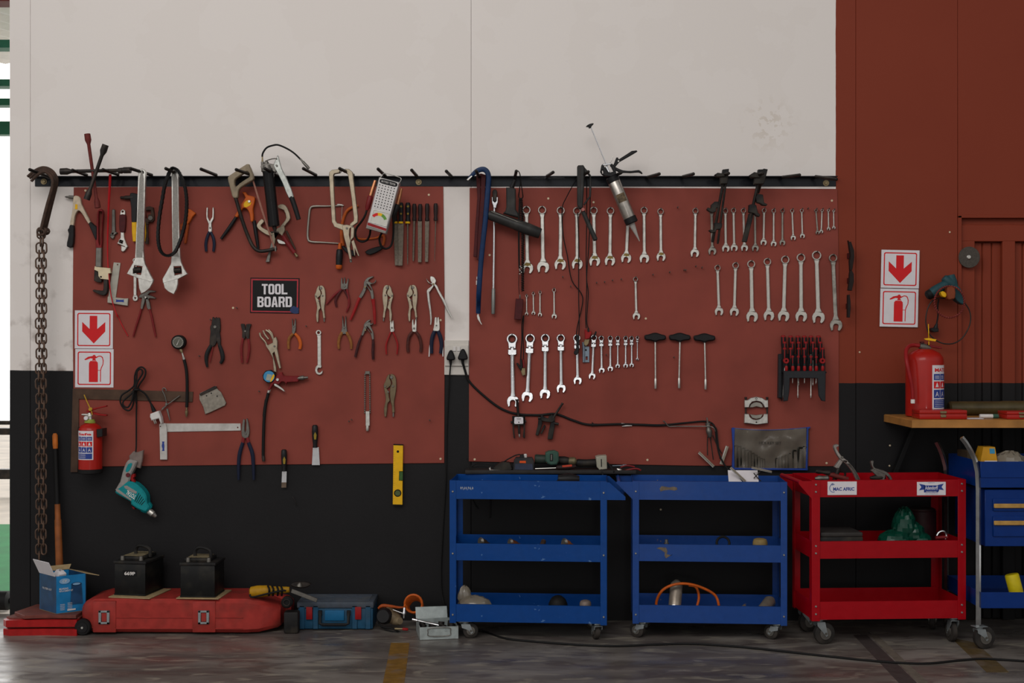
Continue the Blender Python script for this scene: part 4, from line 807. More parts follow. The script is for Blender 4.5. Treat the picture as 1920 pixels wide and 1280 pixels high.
board('dark red board of pliers and files, nearer the open wall end',[(138,351),(300,350),(831,349.5),(834,600),(833,868),(500,871),(139,875),(136,600)],[(273,372),(375,668),(445,578),(487,734),(575,612),(396,600),(806,788),(655,790),(660,787)],[(804,365),(437,577),(826,860),(160,357),(826,600)])
def jaw(b,c,R_,ang,d0,d1,tip=.15):
    """open jaw: crescent of radius R_ round c, opening along ang"""
    L_=[(35,1),(60,1),(90,1),(115,1.02),(135,1.06),(150,1.08+tip)]
    pts=[(-math.sin(math.radians(a))*R_*k,-math.cos(math.radians(a))*R_*k) for a,k in L_]
    n=[(-.36,.80+tip*.5),(-.42,.45),(-.42,.12),(-.30,-.10),(-.1,-.18),(.1,-.18),(.30,-.10),(.42,.10),(.42,.45),(.40,.74)]
    pts+=[(x*R_,y*R_) for x,y in n]+[(math.sin(math.radians(a))*R_*k,-math.cos(math.radians(a))*R_*k) for a,k in [(145,1.06),(130,1.04),(110,1.01),(90,1),(60,1),(35,1)]]
    ca,sa=math.cos(ang),math.sin(ang); b.pr([(c[0]+x*ca-y*sa,c[1]+x*sa+y*ca) for x,y in pts],d0,d1,.5)
def spanner(label,s_,group,m,thick=1.,open_ang=.22,stain=False):
    (a,c,j,r)=s_; V(); a=Vc(a);c=Vc(c); e=(c-a).normalized(); n=Vc((-e.y,e.x)); rr_=r/2; J=j/2; base=math.atan2(-e.x,e.y)
    b=B(); d=.010; b.rg(tuple(a),rr_,rr_*.80,d,d+.010*thick,28,.5)
    # twelve-point ridge inside the ring
    pts=[(a.x+rr_*(.80 if i%2 else .71)*math.cos(math.pi*i/12),a.y+rr_*(.80 if i%2 else .71)*math.sin(math.pi*i/12)) for i in range(24)]
    b.pr([(a.x+rr_*.86*math.cos(2*math.pi*i/24),a.y+rr_*.86*math.sin(2*math.pi*i/24)) for i in range(24)],d+.001,d+.008*thick,.2,holes=[pts])
    w=j*.30 if j>8 else j*.34
    s0=a+e*rr_*.9; s1=c-e*J*.8; m1=a+e*(rr_+w*.9); m2=c-e*(J+w*.8)
    o_=[tuple(s0+n*w*.75),tuple(m1+n*w*.5),tuple(m2+n*w*.5),tuple(s1+n*w*.95),tuple(s1-n*w*.95),tuple(m2-n*w*.5),tuple(m1-n*w*.5),tuple(s0-n*w*.75)]
    b.pr(o_,d,d+.0062*thick,.9)
    b.pr([tuple(m1+n*w*.28),tuple(m2+n*w*.28),tuple(m2-n*w*.28),tuple(m1-n*w*.28)],d+.006*thick,d+.0069*thick,.5)
    jaw(b,tuple(c),J,base+open_ang,d-.001,d+.0075*thick)
    if stain:
        b.mi=1; P_=lambda x,y:tuple(c+n*x*J+e*y*J)
        b.pr([P_(-.5,-.75),P_(.1,-.95),P_(.45,-.75),P_(.6,-.45),P_(.2,-.4),P_(0,-.25),P_(-.3,-.42),P_(-.65,-.35)],d,d+.0078*thick,0,1,flat=True)
    o=b.o('combination_spanner',[m,stainm] if stain else m,None); tag(o,label,'spanner',group); return o
dull=mat('dull_steel','9a958c',.45,.75,.25,60,.08,dirt='5c5248'); worn=mat('worn_steel','aaa59c',.38,.8,.3,50,.1,dirt='4a4038',dirt_amt=.7); matte=mat('matt_chrome','c4c0b8',.42,.7,.12,60,.03)
aw=['largest spanner of the top row, partly behind the coiled cord','second spanner of the top row, right of the coiled cord','spanner of the top row crossed by the thin black lead','spanner of the top row directly under the folded lamp','spanner of the top row behind the folded lamp arm','spanner of the top row just left of the caulking gun','spanner of the top row behind the caulking gun nozzle','spanner of the top row just right of the caulking gun','last and smallest of the large spanners in the top row']
stainm=mat('old_yellow_paint','8a7440',.6,.2,.3,200)
for i,(l,s_) in enumerate(zip(aw,rowA)): spanner('satin '+l,s_,'large spanners in the top row',steel,stain=i not in (1,7))
bw=['satin spanner left of the first black spring compressor','spanner hidden behind the first black spring compressor','bright spanner just right of the first black spring compressor','fourth spanner of the graded row, between the spring compressors','spanner ending under the second black spring compressor','spanner just right of the second spring compressor foot','seventh spanner of the upper graded row, bright and short','eighth spanner of the upper graded row','ninth spanner of the upper graded row','tenth spanner of the upper graded row','eleventh spanner of the upper graded row, before the gap','small spanner tilted right, after the gap in the upper graded row','small spanner touching its tilted neighbour at the jaw','second smallest spanner at the end of the upper graded row','tiniest spanner at the far end of the upper graded row']
for i,(l,s_) in enumerate(zip(bw,rowB)): spanner(l,s_,'graded spanners in the upper row',[steel,dull,matte,matte,steel,dull,matte,steel,dull,steel,steel,dull,steel,steel,steel][i])
cw=['shortest spanner, first of the eight matt spanners above the hex key pouch side','second of the eight large matt spanners, slanting slightly left','third of the eight large matt spanners','fourth of the eight large matt spanners','fifth of the eight large matt spanners','sixth of the eight large matt spanners','longest pale spanner, seventh of the eight large matt spanners','stained spanner hanging lowest at the right end of eight']
for i,(l,s_) in enumerate(zip(cw,rowC)): spanner(l,s_,'large matt spanners on the right',worn if i==7 else matte)
dw=['tiniest of four small spanners, half behind the red battery clip cord','second of the four small spanners below the coiled cord','third of the four small spanners below the coiled cord','biggest of four small spanners, hanging apart on the right']
for l,s_ in zip(dw,rowD): spanner(l,s_,'four small spanners',steel)
spanner('single satin spanner hanging alone above the T-handles',single[0],'lone spanner',steel)
def flexspanner(label,s_):
    (a,c,j,r)=s_; V(); a=Vc(a);c=Vc(c); e=(c-a).normalized(); n=Vc((-e.y,e.x)); rr_=r/2; J=j/2; base=math.atan2(-e.x,e.y)
    t=thing('ratchet_spanner',label,'spanner','flexible ratchet spanners in a graded row'); d=.010
    def q_(pts): return [tuple(a+n*x*rr_+e*y*rr_) for x,y in pts]
    ring=[(math.sin(math.radians(x)),-math.cos(math.radians(x))) for x in range(-130,131,13)]
    b=B(); b.pr(q_(ring[::1]+[(.72,.85),(.66,1.75),(.32,1.78),(.32,1.52),(-.32,1.52),(-.32,1.78),(-.66,1.75),(-.72,.85)]),d,d+.012,.6,holes=[q_([(.70*math.cos(x*math.pi/12),.70*math.sin(x*math.pi/12)) for x in range(24)])]); b.o('ratchet_head',chrome,t)
    b=B(); b.pr(q_([(.72*math.cos(x*math.pi/12),.72*math.sin(x*math.pi/12)) for x in range(24)]),d+.001,d+.010,.2,holes=[q_([((.62 if x%2 else .52)*math.cos(x*math.pi/12),(.62 if x%2 else .52)*math.sin(x*math.pi/12)) for x in range(24)])]); b.o('ratchet_ring',dark,t)
    b=B(); b.pr(q_([(-.27,1.60),(.27,1.60),(.27,1.95),(.78,1.95),(.80,2.85),(.55,3.0),(-.55,3.0),(-.80,2.85),(-.78,1.95),(-.27,1.95)]),d+.001,d+.013,.7); b.o('hinge_block',chrome,t)
    b=B(); u0=a+e*rr_*2.9; u1=c-e*J*.85; w=j*.36
    b.t3([W((p.x,p.y),d+.006) for p in (u0,u0.lerp(u1,.1),u0.lerp(u1,.9),u1)],[R(w*.5,.02)*k for k in (1.1,.92,.92,1.25)],12,1,.6); jaw(b,tuple(c),J,base+.2,d,d+.009); b.o('open_end',chrome,t)
fw=['largest ratchet spanner, first of the bright hinged row','second of the bright hinged ratchet spanners, slanting left','third hinged ratchet spanner, the one with a glaring jaw','fourth of the bright hinged ratchet spanners','hinged ratchet spanner with a black clip over its hinge','hinged ratchet spanner right of the red clip','seventh of the bright hinged ratchet spanners','eighth hinged ratchet spanner of the bright row','ninth hinged ratchet spanner of the bright row','tenth hinged ratchet spanner of the bright row','eleventh hinged ratchet spanner of the bright row','tiny ratchet spanner at the end beside the T-handles']
for l,s_ in zip(fw,rowF): flexspanner(l,s_)
# ---------------- T-handles
V(*q2)
for i,(x,y,bx_,by) in enumerate(((830,640,832,1125),(1058,640,1050,1120),(1286,645,1294,1132))):
    t=thing('t_handle_driver',('first T-handle nut driver, nearest the small ratchet spanners','middle T-handle nut driver of the three','third T-handle nut driver, nearest the screwdriver rack')[i],'nut driver','T-handle nut drivers')
    P(t,'handle',blackp,[(x-98,y+8),(x-92,y-10),(x-60,y-16),(x-25,y-28),(x,y-32),(x+25,y-28),(x+60,y-16),(x+92,y-8),(x+100,y+12),(x+90,y+34),(x+40,y+40),(x+16,y+48),(x-16,y+48),(x-40,y+40),(x-88,y+34)],.012,.034,2.2,2)
    q=B(); q.la((x,y+40,.023),(x-2,y+55,.023),[(0,18),(1,14)]); q.o('collar',blackp,t)
    q=B(); q.la((x,y+50,.023),(bx_,by-90,.023),[(0,8),(1,8)]); q.o('shaft',steel,t); q=B(); q.la((bx_,by-95,.023),(bx_,by,.023),[(0,9),(.06,12),(.95,12),(1,10)]); q.o('socket',steel,t)
# ---------------- bars, lamps and leads
V(*o5)
t=tool('crowbar','blue hooked crowbar with worn silver tips at the left edge of the spanner board','crowbar')
bc=mat('blue_enamel','0c2a50',.4,.1,.2,50,.08,dirt='0c1c30')
q=B(); P3=[W(p,.1) for p in [(80,232),(120,192),(170,150),(225,134),(262,158),(276,210),(272,300),(262,420),(245,620),(225,800),(205,1000),(186,1280)]]; V(*q1); P3+=[W((352,330),.06),W((350,400),.05)]
q.t3(P3,[.004,.009,.012,.013,.013,.013,.013,.013,.0125,.0125,.0125,.0125,.012,.011],8,5,.6); q.o('shank',bc,t)
P(t,'pry_tip',steel,[(338,420),(350,395),(362,430),(372,470),(384,492),(378,498),(345,450)],.04,.052,.5)
V(*o5)
P(t,'hook_tip',steel,[(72,230),(118,190),(128,198),(88,238)],.094,.106,.4)
q=B(); [q.rc(*r_,.045+.02,.0665,flat=True) for r_ in ((232,785,242,860),(165,1125,185,1150),(160,1160,178,1200),(168,1205,180,1240))]; q.o('bare_patches',whitep,t)
t=tool('rubber_strap','dark red folded rubber strap hanging behind the blue crowbar','strap')
P(t,'strip',maroon,[(162,180),(205,172),(200,400),(180,700),(168,945),(135,938),(150,700),(172,400)],.03,.045,.8); P(t,'strip',maroon,[(205,172),(250,185),(240,420),(215,700),(192,978),(168,968),(180,700),(205,400)],.045,.06,.8)
t=tool('breaker_bar','long bright breaker bar with forked head and knurled grip','bar')
q=B(); q.la((330,470,.03),(320,1345,.03),[(0,9),(.03,11),(1,11)],.03,14); q.o('shaft',chrome,t)
P(t,'fork',chrome,[(303,388),(316,388),(318,425),(334,438),(348,425),(348,388),(364,388),(362,440),(350,468),(346,492),(320,492),(316,468),(306,440)],.018,.042,.8)
P(t,'square_head',dark,[(312,340),(325,322),(345,322),(356,345),(352,395),(346,425),(334,432),(322,425),(316,395)],.02,.044,1,2)
V(*q1)
q=B(); q.la((481,185,.03),(478,405,.03),[(0,11),(.03,16),(.5,17),(.97,16),(1,13)],.03,16); q.o('knurled_grip',mat('knurled','8a8c88',.5,.8,.2,400,.4),t)
V(*o5)
t=tool('timing_light','black pistol-shaped timing light with coiled lead','timing light')
gun=mat('charcoal_plastic','2a2928',.42,0,.15,50,.05,dirt='5a5650',dirt_amt=.25)
P(t,'grip',gun,[(438,300),(500,300),(528,318),(528,505),(548,535),(560,580),(480,560),(410,540),(432,515),(440,480)],.06,.10,2,0)
q=B(); q.la((272,550,.08),(755,728,.08),[(0,38),(.05,46),(.5,50),(.55,54),(.75,56),(.98,50),(1,44)],.08,20); q.o('barrel',gun,t)
q=B(); q.ln((300,522),(620,645),10,.098,.104,.5); q.o('worn_edge',grey,t)
q=B(); q.la((490,305,.08),(520,232,.09),[(0,24),(.3,20),(1,11)],.08); q.o('strain_relief',blackp,t)
lead=[(520,235,.09),(520,190,.12),(530,155,.14),(548,150,.14),(565,180,.14),(575,260,.12),(592,370,.09),(590,395,.08),(570,405,.08),(555,385,.08),(562,320,.1),(572,250,.11)]
T(t,'lead',rubber,lead,5,.09,8,4)
q=B(); pts=[]
for i in range(420):
    f=i/420; y=405+(1260-405)*f; x=(572+20*math.sin(f*3)) if f<.5 else 590; a=i*math.pi/4; w=W((x,y),.1-.06*f); r_=.0085*(1 if f<.35 else .8)
    pts.append(w+Vc((r_*math.cos(a),r_*math.sin(a),0)))
q.t3(pts,.0024,5,1); q.o('coiled_lead',rubber,t)
T(t,'loop',rubber,[(565,400,.10),(556,600,.09),(556,850,.07),(560,1040,.06),(575,1085,.06),(590,1060,.06)],8,.08,8,4)
q=B(); [q.el(W((570+10*math.sin(i*2),1030+i*14),.065),(.004,.004,.004),8) for i in range(6)]; q.o('silver_bead',steel,t)
V(*q1)
T(t,'thin_lead',rubber,[(700,40),(698,150),(702,235)],3,.03,6,3)
P(t,'red_pickup',maroon,[(672,272),(738,278),(735,330),(720,455),(658,450)],.02,.045,1)
q=B(); q.la((708,240,.032),(712,400,.032),[(0,6),(.2,6),(.22,4),(1,4)],.032); q.o('pickup_pin',grey,t)
T(t,'clip_lead',rubber,[(738,418,.04),(725,500,.025),(725,620,.022),(718,720,.02),(714,800,.02)],5,.025,8,4); T(t,'clip_lead',rubber,[(742,418,.04),(734,560,.025),(738,700,.02),(738,800,.02)],4,.025,8,4)
P(t,'black_clip',blackp,[(676,828),(690,822),(710,850),(708,792),(726,790),(732,860),(722,900),(700,870)],.012,.03,.8); P(t,'red_clip',redd,[(728,790),(742,795),(752,860),(735,870)],.012,.028,.8); P(t,'clip_jaws',brass,[(712,868),(752,866),(756,925),(730,935),(718,900)],.012,.03,.6)
V(*o5)
t=tool('inspection_lamp','black folding lamp with a long thin lead hooked over a peg','lamp')
P(t,'case',gun,[(1095,108),(1105,96),(1150,94),(1162,110),(1158,300),(1146,495),(1112,500),(1095,460)],.12,.15,2)
P(t,'side_arm',gun,[(1156,108),(1180,135),(1222,190),(1226,290),(1222,385),(1160,470),(1152,455),(1205,380),(1208,200),(1195,182),(1160,160)],.125,.14,1)
q=B(); q.dk((1148,505),16,.12,.152,16); q.o('hinge',mat('pink_copper','a0605a',.5),t)
P(t,'lower_arm',gun,[(1132,530),(1165,512),(1282,770),(1278,788),(1248,794)],.12,.148,2)
P(t,'stripe',dark,[(1118,110),(1128,110),(1126,480),(1118,480)],.15,.1512,.2)
V()
l1=[(1081,335,.1),(1062,370,.05),(1054,392,.03),(1056,440,.03),(1064,480,.025),(1072,525,.02),(1090,550,.018),(1092,570,.018),(1082,615,.02),(1081,640,.03)]
l2=[(1083,398,.13),(1085,450,.05),(1085,500,.03),(1085,560,.025),(1086,600,.025),(1085,640,.03)]
l3=[(1100,330,.12),(1100,420,.05),(1099,480,.03),(1100,540,.025),(1098,590,.025),(1099,615,.03)]
l4=[(1107,340,.12),(1106,410,.05),(1104,460,.035),(1100,520,.03),(1103,550,.03),(1100,600,.025),(1104,618,.03)]
for l in (l1,l2,l3,l4): T(t,'lead',rubber,l,1.0,.03,6,4)
V(*q2)
P(t,'black_clip',blackp,[(104,640),(125,640),(126,770),(118,800),(100,815),(80,800),(84,775),(102,750)],.026,.042,1,2)
P(t,'red_clip',redp,[(178,575),(205,600),(240,595),(244,612),(225,660),(182,672)],.02,.034,1); P(t,'clip_jaws',brass,[(170,690),(182,668),(225,668),(215,712),(190,735),(170,715)],.02,.034,.8); P(t,'clip_lever',blackp,[(205,570),(220,565),(222,600),(208,606)],.02,.034,.6)
P(t,'toggle',blackp,[(232,662),(262,630),(278,596),(290,602),(278,635),(245,668)],.026,.04,1,2)
t=tool('metal_bracket','small bluish steel hinge bracket between two ratchet spanners','bracket')
P(t,'leaf',mat('blue_zinc','7c8894',.4,.7,.15,60),[(155,695),(178,695),(180,735),(222,735),(222,882),(182,882),(182,884),(160,882)],.008,.014,.4,holes=[[(188,828),(205,828),(205,858),(188,858)]]); q=B(); q.la((170,700,.018),(170,880,.018),[(0,11),(1,11)]); q.o('knuckle',mat('blue_zinc','7c8894'),t); q=B(); q.dk((190,768),9,.0141,.0146,12); q.o('screw_hole',black,t)
# caulking gun
V(*o6)
t=tool('caulking_gun','aluminium caulking gun with black trigger hung on a peg, nozzle down','caulking gun')
D_=.13
q=B(); q.la((535,525,D_),(668,835,D_),[(0,45),(.02,48),(.98,48),(1,46)],D_,28); q.o('barrel',mat('brushed_aluminium','b2aca4',.3,.85,.15,60,.05,dirt='7a5a44'),t)
for a,b,nm in (((523,500),(545,545),'rear_cap'),((660,812),(682,862),'front_cap')):
    q=B(); q.la(a+(D_,),b+(D_,),[(0,42),(.1,50),(.9,50),(1,44)],D_,28); q.o(nm,blackp,t)
q=B(); q.la((672,850,D_),(740,1000,D_),[(0,30),(.1,26),(.6,12),(1,3)],D_,16); q.o('nozzle',mat('clear_nozzle','a09a94',.3,0,.1,coat=.4),t)
q=B(); q.la((362,115,D_),(530,520,D_),[(0,5),(1,5)],D_,8); q.o('plunger_rod',chrome,t)
P(t,'plunger_knob',blackp,[(326,110),(350,92),(380,86),(384,92),(370,105),(366,118),(350,122),(345,112)],D_-.012,D_+.012,1,2)
P(t,'frame',blackp,[(436,460),(446,410),(460,398),(466,420),(500,470),(540,460),(520,420),(508,398),(530,400),(556,440),(560,480),(520,500),(470,495),(448,480)],D_-.012,D_+.014,1,0,holes=[[(448,450),(458,448),(462,472),(452,476)]])
P(t,'grip',blackp,[(512,415),(540,405),(560,352),(572,350),(580,365),(680,300),(718,296),(724,304),(690,325),(585,385),(560,415),(545,440)],D_-.010,D_+.012,1.2,0)
P(t,'trigger',blackp,[(530,420),(560,428),(610,450),(680,455),(735,448),(762,470),(758,478),(735,465),(670,470),(615,468),(580,490),(570,480),(585,465),(545,445)],D_-.008,D_+.010,1,2)
T(t,'release_tab',steel,[(480,415),(515,390),(532,345)],2.5,D_,6,4); q=B(); q.dk((577,380),7,D_+.010,D_+.016,12); q.o('rivet',steel,t)
q=B(); q.ln((455,408),(520,400),12,D_-.008,D_+.016,.6); q.ln((480,420),(505,465),14,D_-.006,D_+.02,.6); q.o('thrust_plate',chrome,t)
# label wrapped on the barrel
A=W((535,525,D_));Bq=W((668,835,D_)); ax=(Bq-A).normalized(); u_=Vc((0,-1,0)); v_=ax.cross(u_).normalized(); Rb=R(48.8,D_)
fn=lambda s,z:A+(Bq-A)*z+u_*Rb*math.cos(s)+v_*Rb*math.sin(s)
q=B(); q.gr(fn,-.75,.75,.36,.56,8,2); q.o('label',mat('dirty_label','6a5a44',.6,0,.6,120,dirt='3a3024',dirt_amt=1),t)
# spring compressors
V(*o7)
def compressor(label,rods,parts,d):
    t=thing('spring_compressor',label,'spring compressor','black spring compressors')
    for a,b,w in rods: q=B(); q.la(a+(d,),b+(d-.06,),[(0,w*.5),(.98,w*.5),(1,w*.35)],d,10); q.o('threaded_rod',dark,t)
    for nm,pts,dd in parts: P(t,nm,dustbk,pts,dd,dd+.03,1)
compressor('pair of black spring compressor rods hung on the peg above the bright spanner',[((525,170),(382,955),34),((545,180),(440,972),26)],[('top_block',[(498,160),(565,152),(560,215),(548,315),(470,318),(474,240),(490,220)],.12),('hook_jaw',[(410,215),(440,195),(530,205),(525,238),(430,240)],.13),('hook_jaw',[(322,595),(335,575),(370,585),(372,545),(410,510),(450,510),(462,570),(430,580),(420,620),(385,632),(345,615)],.08),('hook_jaw',[(345,825),(360,815),(400,822),(412,790),(402,745),(440,740),(490,750),(488,790),(470,812),(430,815),(420,845),(375,850)],.07)],.135)
compressor('pair of black spring compressor rods with a hooked claw, nearer the wall corner',[((915,170),(735,950),36),((955,160),(880,420),30)],[('top_block',[(885,160),(935,158),(945,150),(988,158),(965,250),(945,318),(838,320),(850,240),(880,220)],.12),('hook_jaw',[(790,220),(840,188),(910,200),(900,250),(800,245)],.13),('hook_jaw',[(858,465),(880,425),(935,435),(948,520),(985,540),(975,555),(930,550),(905,530),(870,520)],.10),('hook_jaw',[(785,545),(830,535),(862,550),(880,630),(908,655),(895,675),(860,665),(840,640),(780,625)],.085),('sleeve',[(785,640),(835,645),(760,950),(712,945)],.072)],.135)
# black wall brackets at the right board edge
V(1320,440,6.)
bk_=mat('bracket_black','221a18',.5,.2,.2,50,.1)
for l,p,in (('upper curved black wall bracket at the spanner board edge',[(1625,62),(1640,85),(1655,75),(1690,180),(1692,250),(1670,392),(1645,400),(1640,300),(1650,230)]),('middle curved black wall bracket at the spanner board edge',[(1648,400),(1662,395),(1685,440),(1688,520),(1665,628),(1625,625),(1638,520),(1640,450)]),('lower straight black wall bracket at the spanner board edge',[(1620,675),(1640,672),(1650,750),(1652,820),(1642,930),(1618,930)])):
    t=tool('wall_bracket',l,'bracket','black brackets at the board edge'); P(t,'face',bk_,p,.05,.075,.6); 
    ys=[y for _,y in p]; xs=[x for x,_ in p]; cy=(min(ys)+max(ys))/2; q=B(); q.ln((min(xs)+15,cy),(max(xs)-25,cy),60,-.002,.055,.4); q.o('stem',maroon,t)
# ---------------- screwdriver rack
V(1440,610,8.)
rk=mat('rack_plastic','26272a',.45,0,.15,50,.05)
t=tool('tool_rack','black plastic wall rack packed with red and black screwdrivers','rack')
P(t,'front',rk,[(240,680),(868,680),(862,1140),(808,1130),(765,1050),(750,800),(700,790),(330,790),(320,1000),(300,1130),(235,1138)],.085,.10,1)
P(t,'back',rk,[(160,430),(240,420),(860,460),(862,700),(780,700),(240,700),(215,1135),(205,1100),(150,1085)],.008,.03,1)
P(t,'side',rk,[(160,1085),(205,1085),(205,500),(160,500)],.028,.05,.8)
q=B(); x0,x1,z0,z1=W((225,0),.06).x,W((862,0),.06).x,W((0,715),.07).z,W((0,690),.07).z
q.bx(x0,x1,-.086,-.028,z0,z1,.002,1); q.o('shelf',rk,t)
def sdriver(label,x,y0,y1,w,ty,d,cap=True):
    t=thing('screwdriver',label,'screwdriver','screwdrivers in the wall rack')
    q=B(); q.la((x,y0,d),(x,y1,d),[(0,w*.25),(.03,w*.42),(.1,w*.5),(.55,w*.47),(.72,w*.36),(.82,w*.44),(1,w*.36)],d,14); q.o('handle',blackp,t)
    q=B(); q.la((x,y0-5,d),(x,y0+30,d),[(0,w*.2),(.25,w*.42),(.8,w*.5),(1,w*.45)],d,12); q.ln((x,y0+10),(x,y0+(y1-y0)*.55),w*.22,d+R(w*.3,d),d+R(w*.54,d),.2); q.o('red_cap',redp,t)
    if ty: q=B(); q.la((x,y1,d),(x-2,ty,d),[(0,w*.13),(.9,w*.13),(.93,w*.2),(1,w*.08)],d,8); q.o('shank',steel,t)
rows=[('back row',[(230,150),(340,155),(450,155),(545,155),(645,155),(758,155)],330,70,.024),('second row',[(250,245),(368,245),(460,245),(570,245),(675,245),(785,245)],420,62,.042),('third row',[(250,335),(340,335),(460,335),(543,335),(720,335),(820,335)],530,60,.058),('fourth row',[(370,455),(455,455),(548,455),(645,455),(725,460)],640,50,.074)]
for rn,l,y1,w,d in rows:
    for i,(x,y) in enumerate(l): sdriver(f'red-capped screwdriver, {ORD[i]} along the {rn} of the wall rack',x,y,y1+100,w,{.024:1085,.042:900,.058:880,.074:870}[d]if (i+int(d*1000))%2==0 else 0,d)
for x in (275,820):
    q=B(); q.rg((x,530),42,14,.088,.106); t2=tag(q.o('hex_driver_ring',redp),'round red ring end at the %s end of the rack front'%('near' if x<400 else 'far'),'screwdriver')
for i,x in enumerate((275,372,458,548,638,725,820)):
    t=thing('bit_driver',f'stubby red-tipped driver, {ORD[i]} along the rack front edge','screwdriver','stubby drivers along the rack front'); q=B(); q.la((x,570,.093),(x,690,.093),[(0,16),(.1,22),(.4,20),(.5,18),(1,18)],.093,12); q.o('handle',blackp,t); q=B(); q.la((x,605,.0935),(x,682,.0935),[(0,20),(.3,25),(.9,24),(1,18)],.093,12); q.o('red_band',redp,t)
# ---------------- lower right board: pullers, hone, bearing splitter, pouch
V(920,720,6.)
t=tool('bearing_puller','black two-leg puller with a white label plate','puller')
q=B(); q.la((296,170,.03),(312,370,.03),[(0,18),(.05,20),(.1,14),(1,15)],.03,12); q.la((316,445,.03),(322,560,.03),[(0,15),(1,14)],.03,12); q.o('centre_screw',dark,t); q=B(); q.la((322,555,.03),(325,600,.03),[(0,9),(.7,9),(1,3)],.03); q.o('screw_tip',steel,t)
P(t,'cross_head',dustbk,[(245,360),(385,358),(388,455),(360,462),(270,462),(246,455)],.012,.034,.8)
for p in ([(242,360),(258,360),(264,520),(274,606),(260,608),(248,520)],[(368,360),(384,360),(386,600),(374,608),(362,595),(370,520)]): P(t,'leg',dustbk,p,.014,.034,.6)
q=B(); q.la((225,430,.024),(250,425,.024),[(0,14),(1,14)]); q.la((380,420,.024),(400,416,.024),[(0,14),(1,14)]); q.o('bolt',dark,t)
P(t,'label_plate',paper,[(268,378),(275,370),(355,370),(366,380),(368,440),(358,446),(275,448),(264,438)],.034,.036,.3)
q=B(); q.rc(292,386,342,391,.0361,.0362,flat=True); q.rc(295,398,340,401,.0361,.0362,flat=True); q.dk((317,428),7,.0361,.0364,10,.1); q.o('print',black,t)
t=tool('bearing_puller','all-black puller with splayed legs and angled screw','puller')
q=B(); q.la((812,212,.035),(700,385,.03),[(0,13),(.04,15),(.1,12),(1,14)],.03,12); q.o('centre_screw',dark,t)
P(t,'cross_head',dustbk,[(560,370),(585,352),(600,372),(650,385),(655,360),(690,345),(720,360),(722,410),(690,430),(640,425),(600,420),(570,410)],.014,.036,.8)
for p in ([(540,370),(578,390),(582,440),(535,580),(505,570),(530,470)],[(690,380),(722,400),(722,470),(695,622),(640,620),(655,520)],[(605,455),(620,470),(575,560),(560,555)]): P(t,'leg',dustbk,p,.012,.03,.8)
q=B(); [q.la(a+(.028,),b+(.028,),[(0,15),(1,15)]) for a,b in (((532,382),(560,380)),((715,440),(765,450)),((575,350),(580,375)))]; q.o('bolt',dark,t)
V()
t=tool('power_cable','black mains cable looped across the board to the right-hand plug','cable')
pl=[(867,676,.03),(872,695,.02),(880,715,.0135),(905,740,.0132),(938,765,.0132),(970,776,.0132),(1010,778,.0132),(1042,776,.0132),(1075,788,.0132),(1105,796,.0132),(1160,795,.0132),(1200,796,.0132),(1240,797,.0132),(1290,792,.014),(1325,790,.014),(1340,800,.02),(1344,830,.025),(1352,860,.04),(1372,890,.06)]
T(t,'cord',rubber,pl,[2.2]*13+[1.6]*6,.011,8,5)
q=B(); q.pr([(1165,793),(1185,794.5),(1185,798.5),(1166,799),(1175,796.5)],.006,.017,.3); q.o('tape_tag',whitep,t)
q=B(); q.pr([(1110,791),(1114,794),(1120,794),(1116,796),(1122,799),(1114,798),(1110,800)],.008,.017,.3); q.o('tie',rubber,t)
V(1220,720,6.)
def hone(label,head,legs,stones,d):
    t=thing('cylinder_hone',label,'hone','cylinder hones'); a,b=head
    q=B(); q.la(a+(d,),b+(d,),[(0,8),(.18,8),(.2,14),(.27,14),(.28,32),(.33,32),(.34,24),(.4,28),(.5,22),(.58,28),(.62,34),(.75,34),(.8,30),(.95,26),(1,18)],d,16); q.o('hub',grey,t)
    for l in legs: T(t,'arm',dark,l,6,d,8,3)
    for s_ in stones: 
        q=B(); q.ln(s_[0],s_[1],s_[2],d-.004,d+.012,.5); q.o('stone',mat('hone_stone','8a8072',.8,0,.2,80),t); q=B(); o2=Vc(s_[1])-Vc(s_[0]); n2=Vc((-o2.y,o2.x)).normalized()*s_[2]*.8; q.ln(tuple(Vc(s_[0])+n2),tuple(Vc(s_[1])+n2),s_[2]*.55,d-.002,d+.010,.4); q.o('stone_holder',steel,t)
    return t
hone('three-legged cylinder hone hanging on the board by its hub',((632,375),(668,600)),[[(640,590),(638,700),(640,800)],[(672,600),(690,740),(705,850)],[(700,575),(745,680),(800,780)],[(690,455),(740,500),(755,620),(780,840)]],[((548,765),(715,925),20),((870,700),(800,905),22)],.025)
t=tool('brake_spoon','thin bent steel rod hooked behind the hone hub','rod')
T(t,'rod',grey,[(148,418,.02),(170,438,.02),(200,472,.018),(260,474,.018),(450,474,.02),(620,474,.03),(700,485,.05),(728,530,.045)],6,.02,8,3); q=B(); q.el(W((148,416),.022),(.0055,.005,.0035),10); q.o('end',grey,t)
t=tool('bearing_splitter','steel bearing splitter ring with two bolts on the right board','splitter')
up=[(1058,205),(1060,180),(1095,178),(1130,155),(1190,142),(1250,152),(1295,180),(1322,178),(1325,262),(1285,265),(1268,228),(1240,200),(1190,188),(1145,198),(1118,225),(1105,262),(1060,262)]
P(t,'upper_half',steel,up,.01,.032,.9); P(t,'lower_half',steel,[(1058,335),(1105,335),(1118,370),(1150,395),(1190,402),(1235,392),(1265,370),(1280,335),(1320,335),(1320,440),(1290,442),(1240,450),(1190,455),(1140,448),(1090,440),(1055,438)],.01,.032,.9)
P(t,'upper_bevel',dull,[(1112,262),(1128,228),(1155,208),(1190,200),(1230,208),(1255,230),(1268,262),(1240,262),(1190,250),(1145,262)],.012,.024,.6); P(t,'lower_bevel',dull,[(1115,338),(1190,348),(1262,338),(1240,378),(1190,392),(1140,378)],.012,.024,.6)
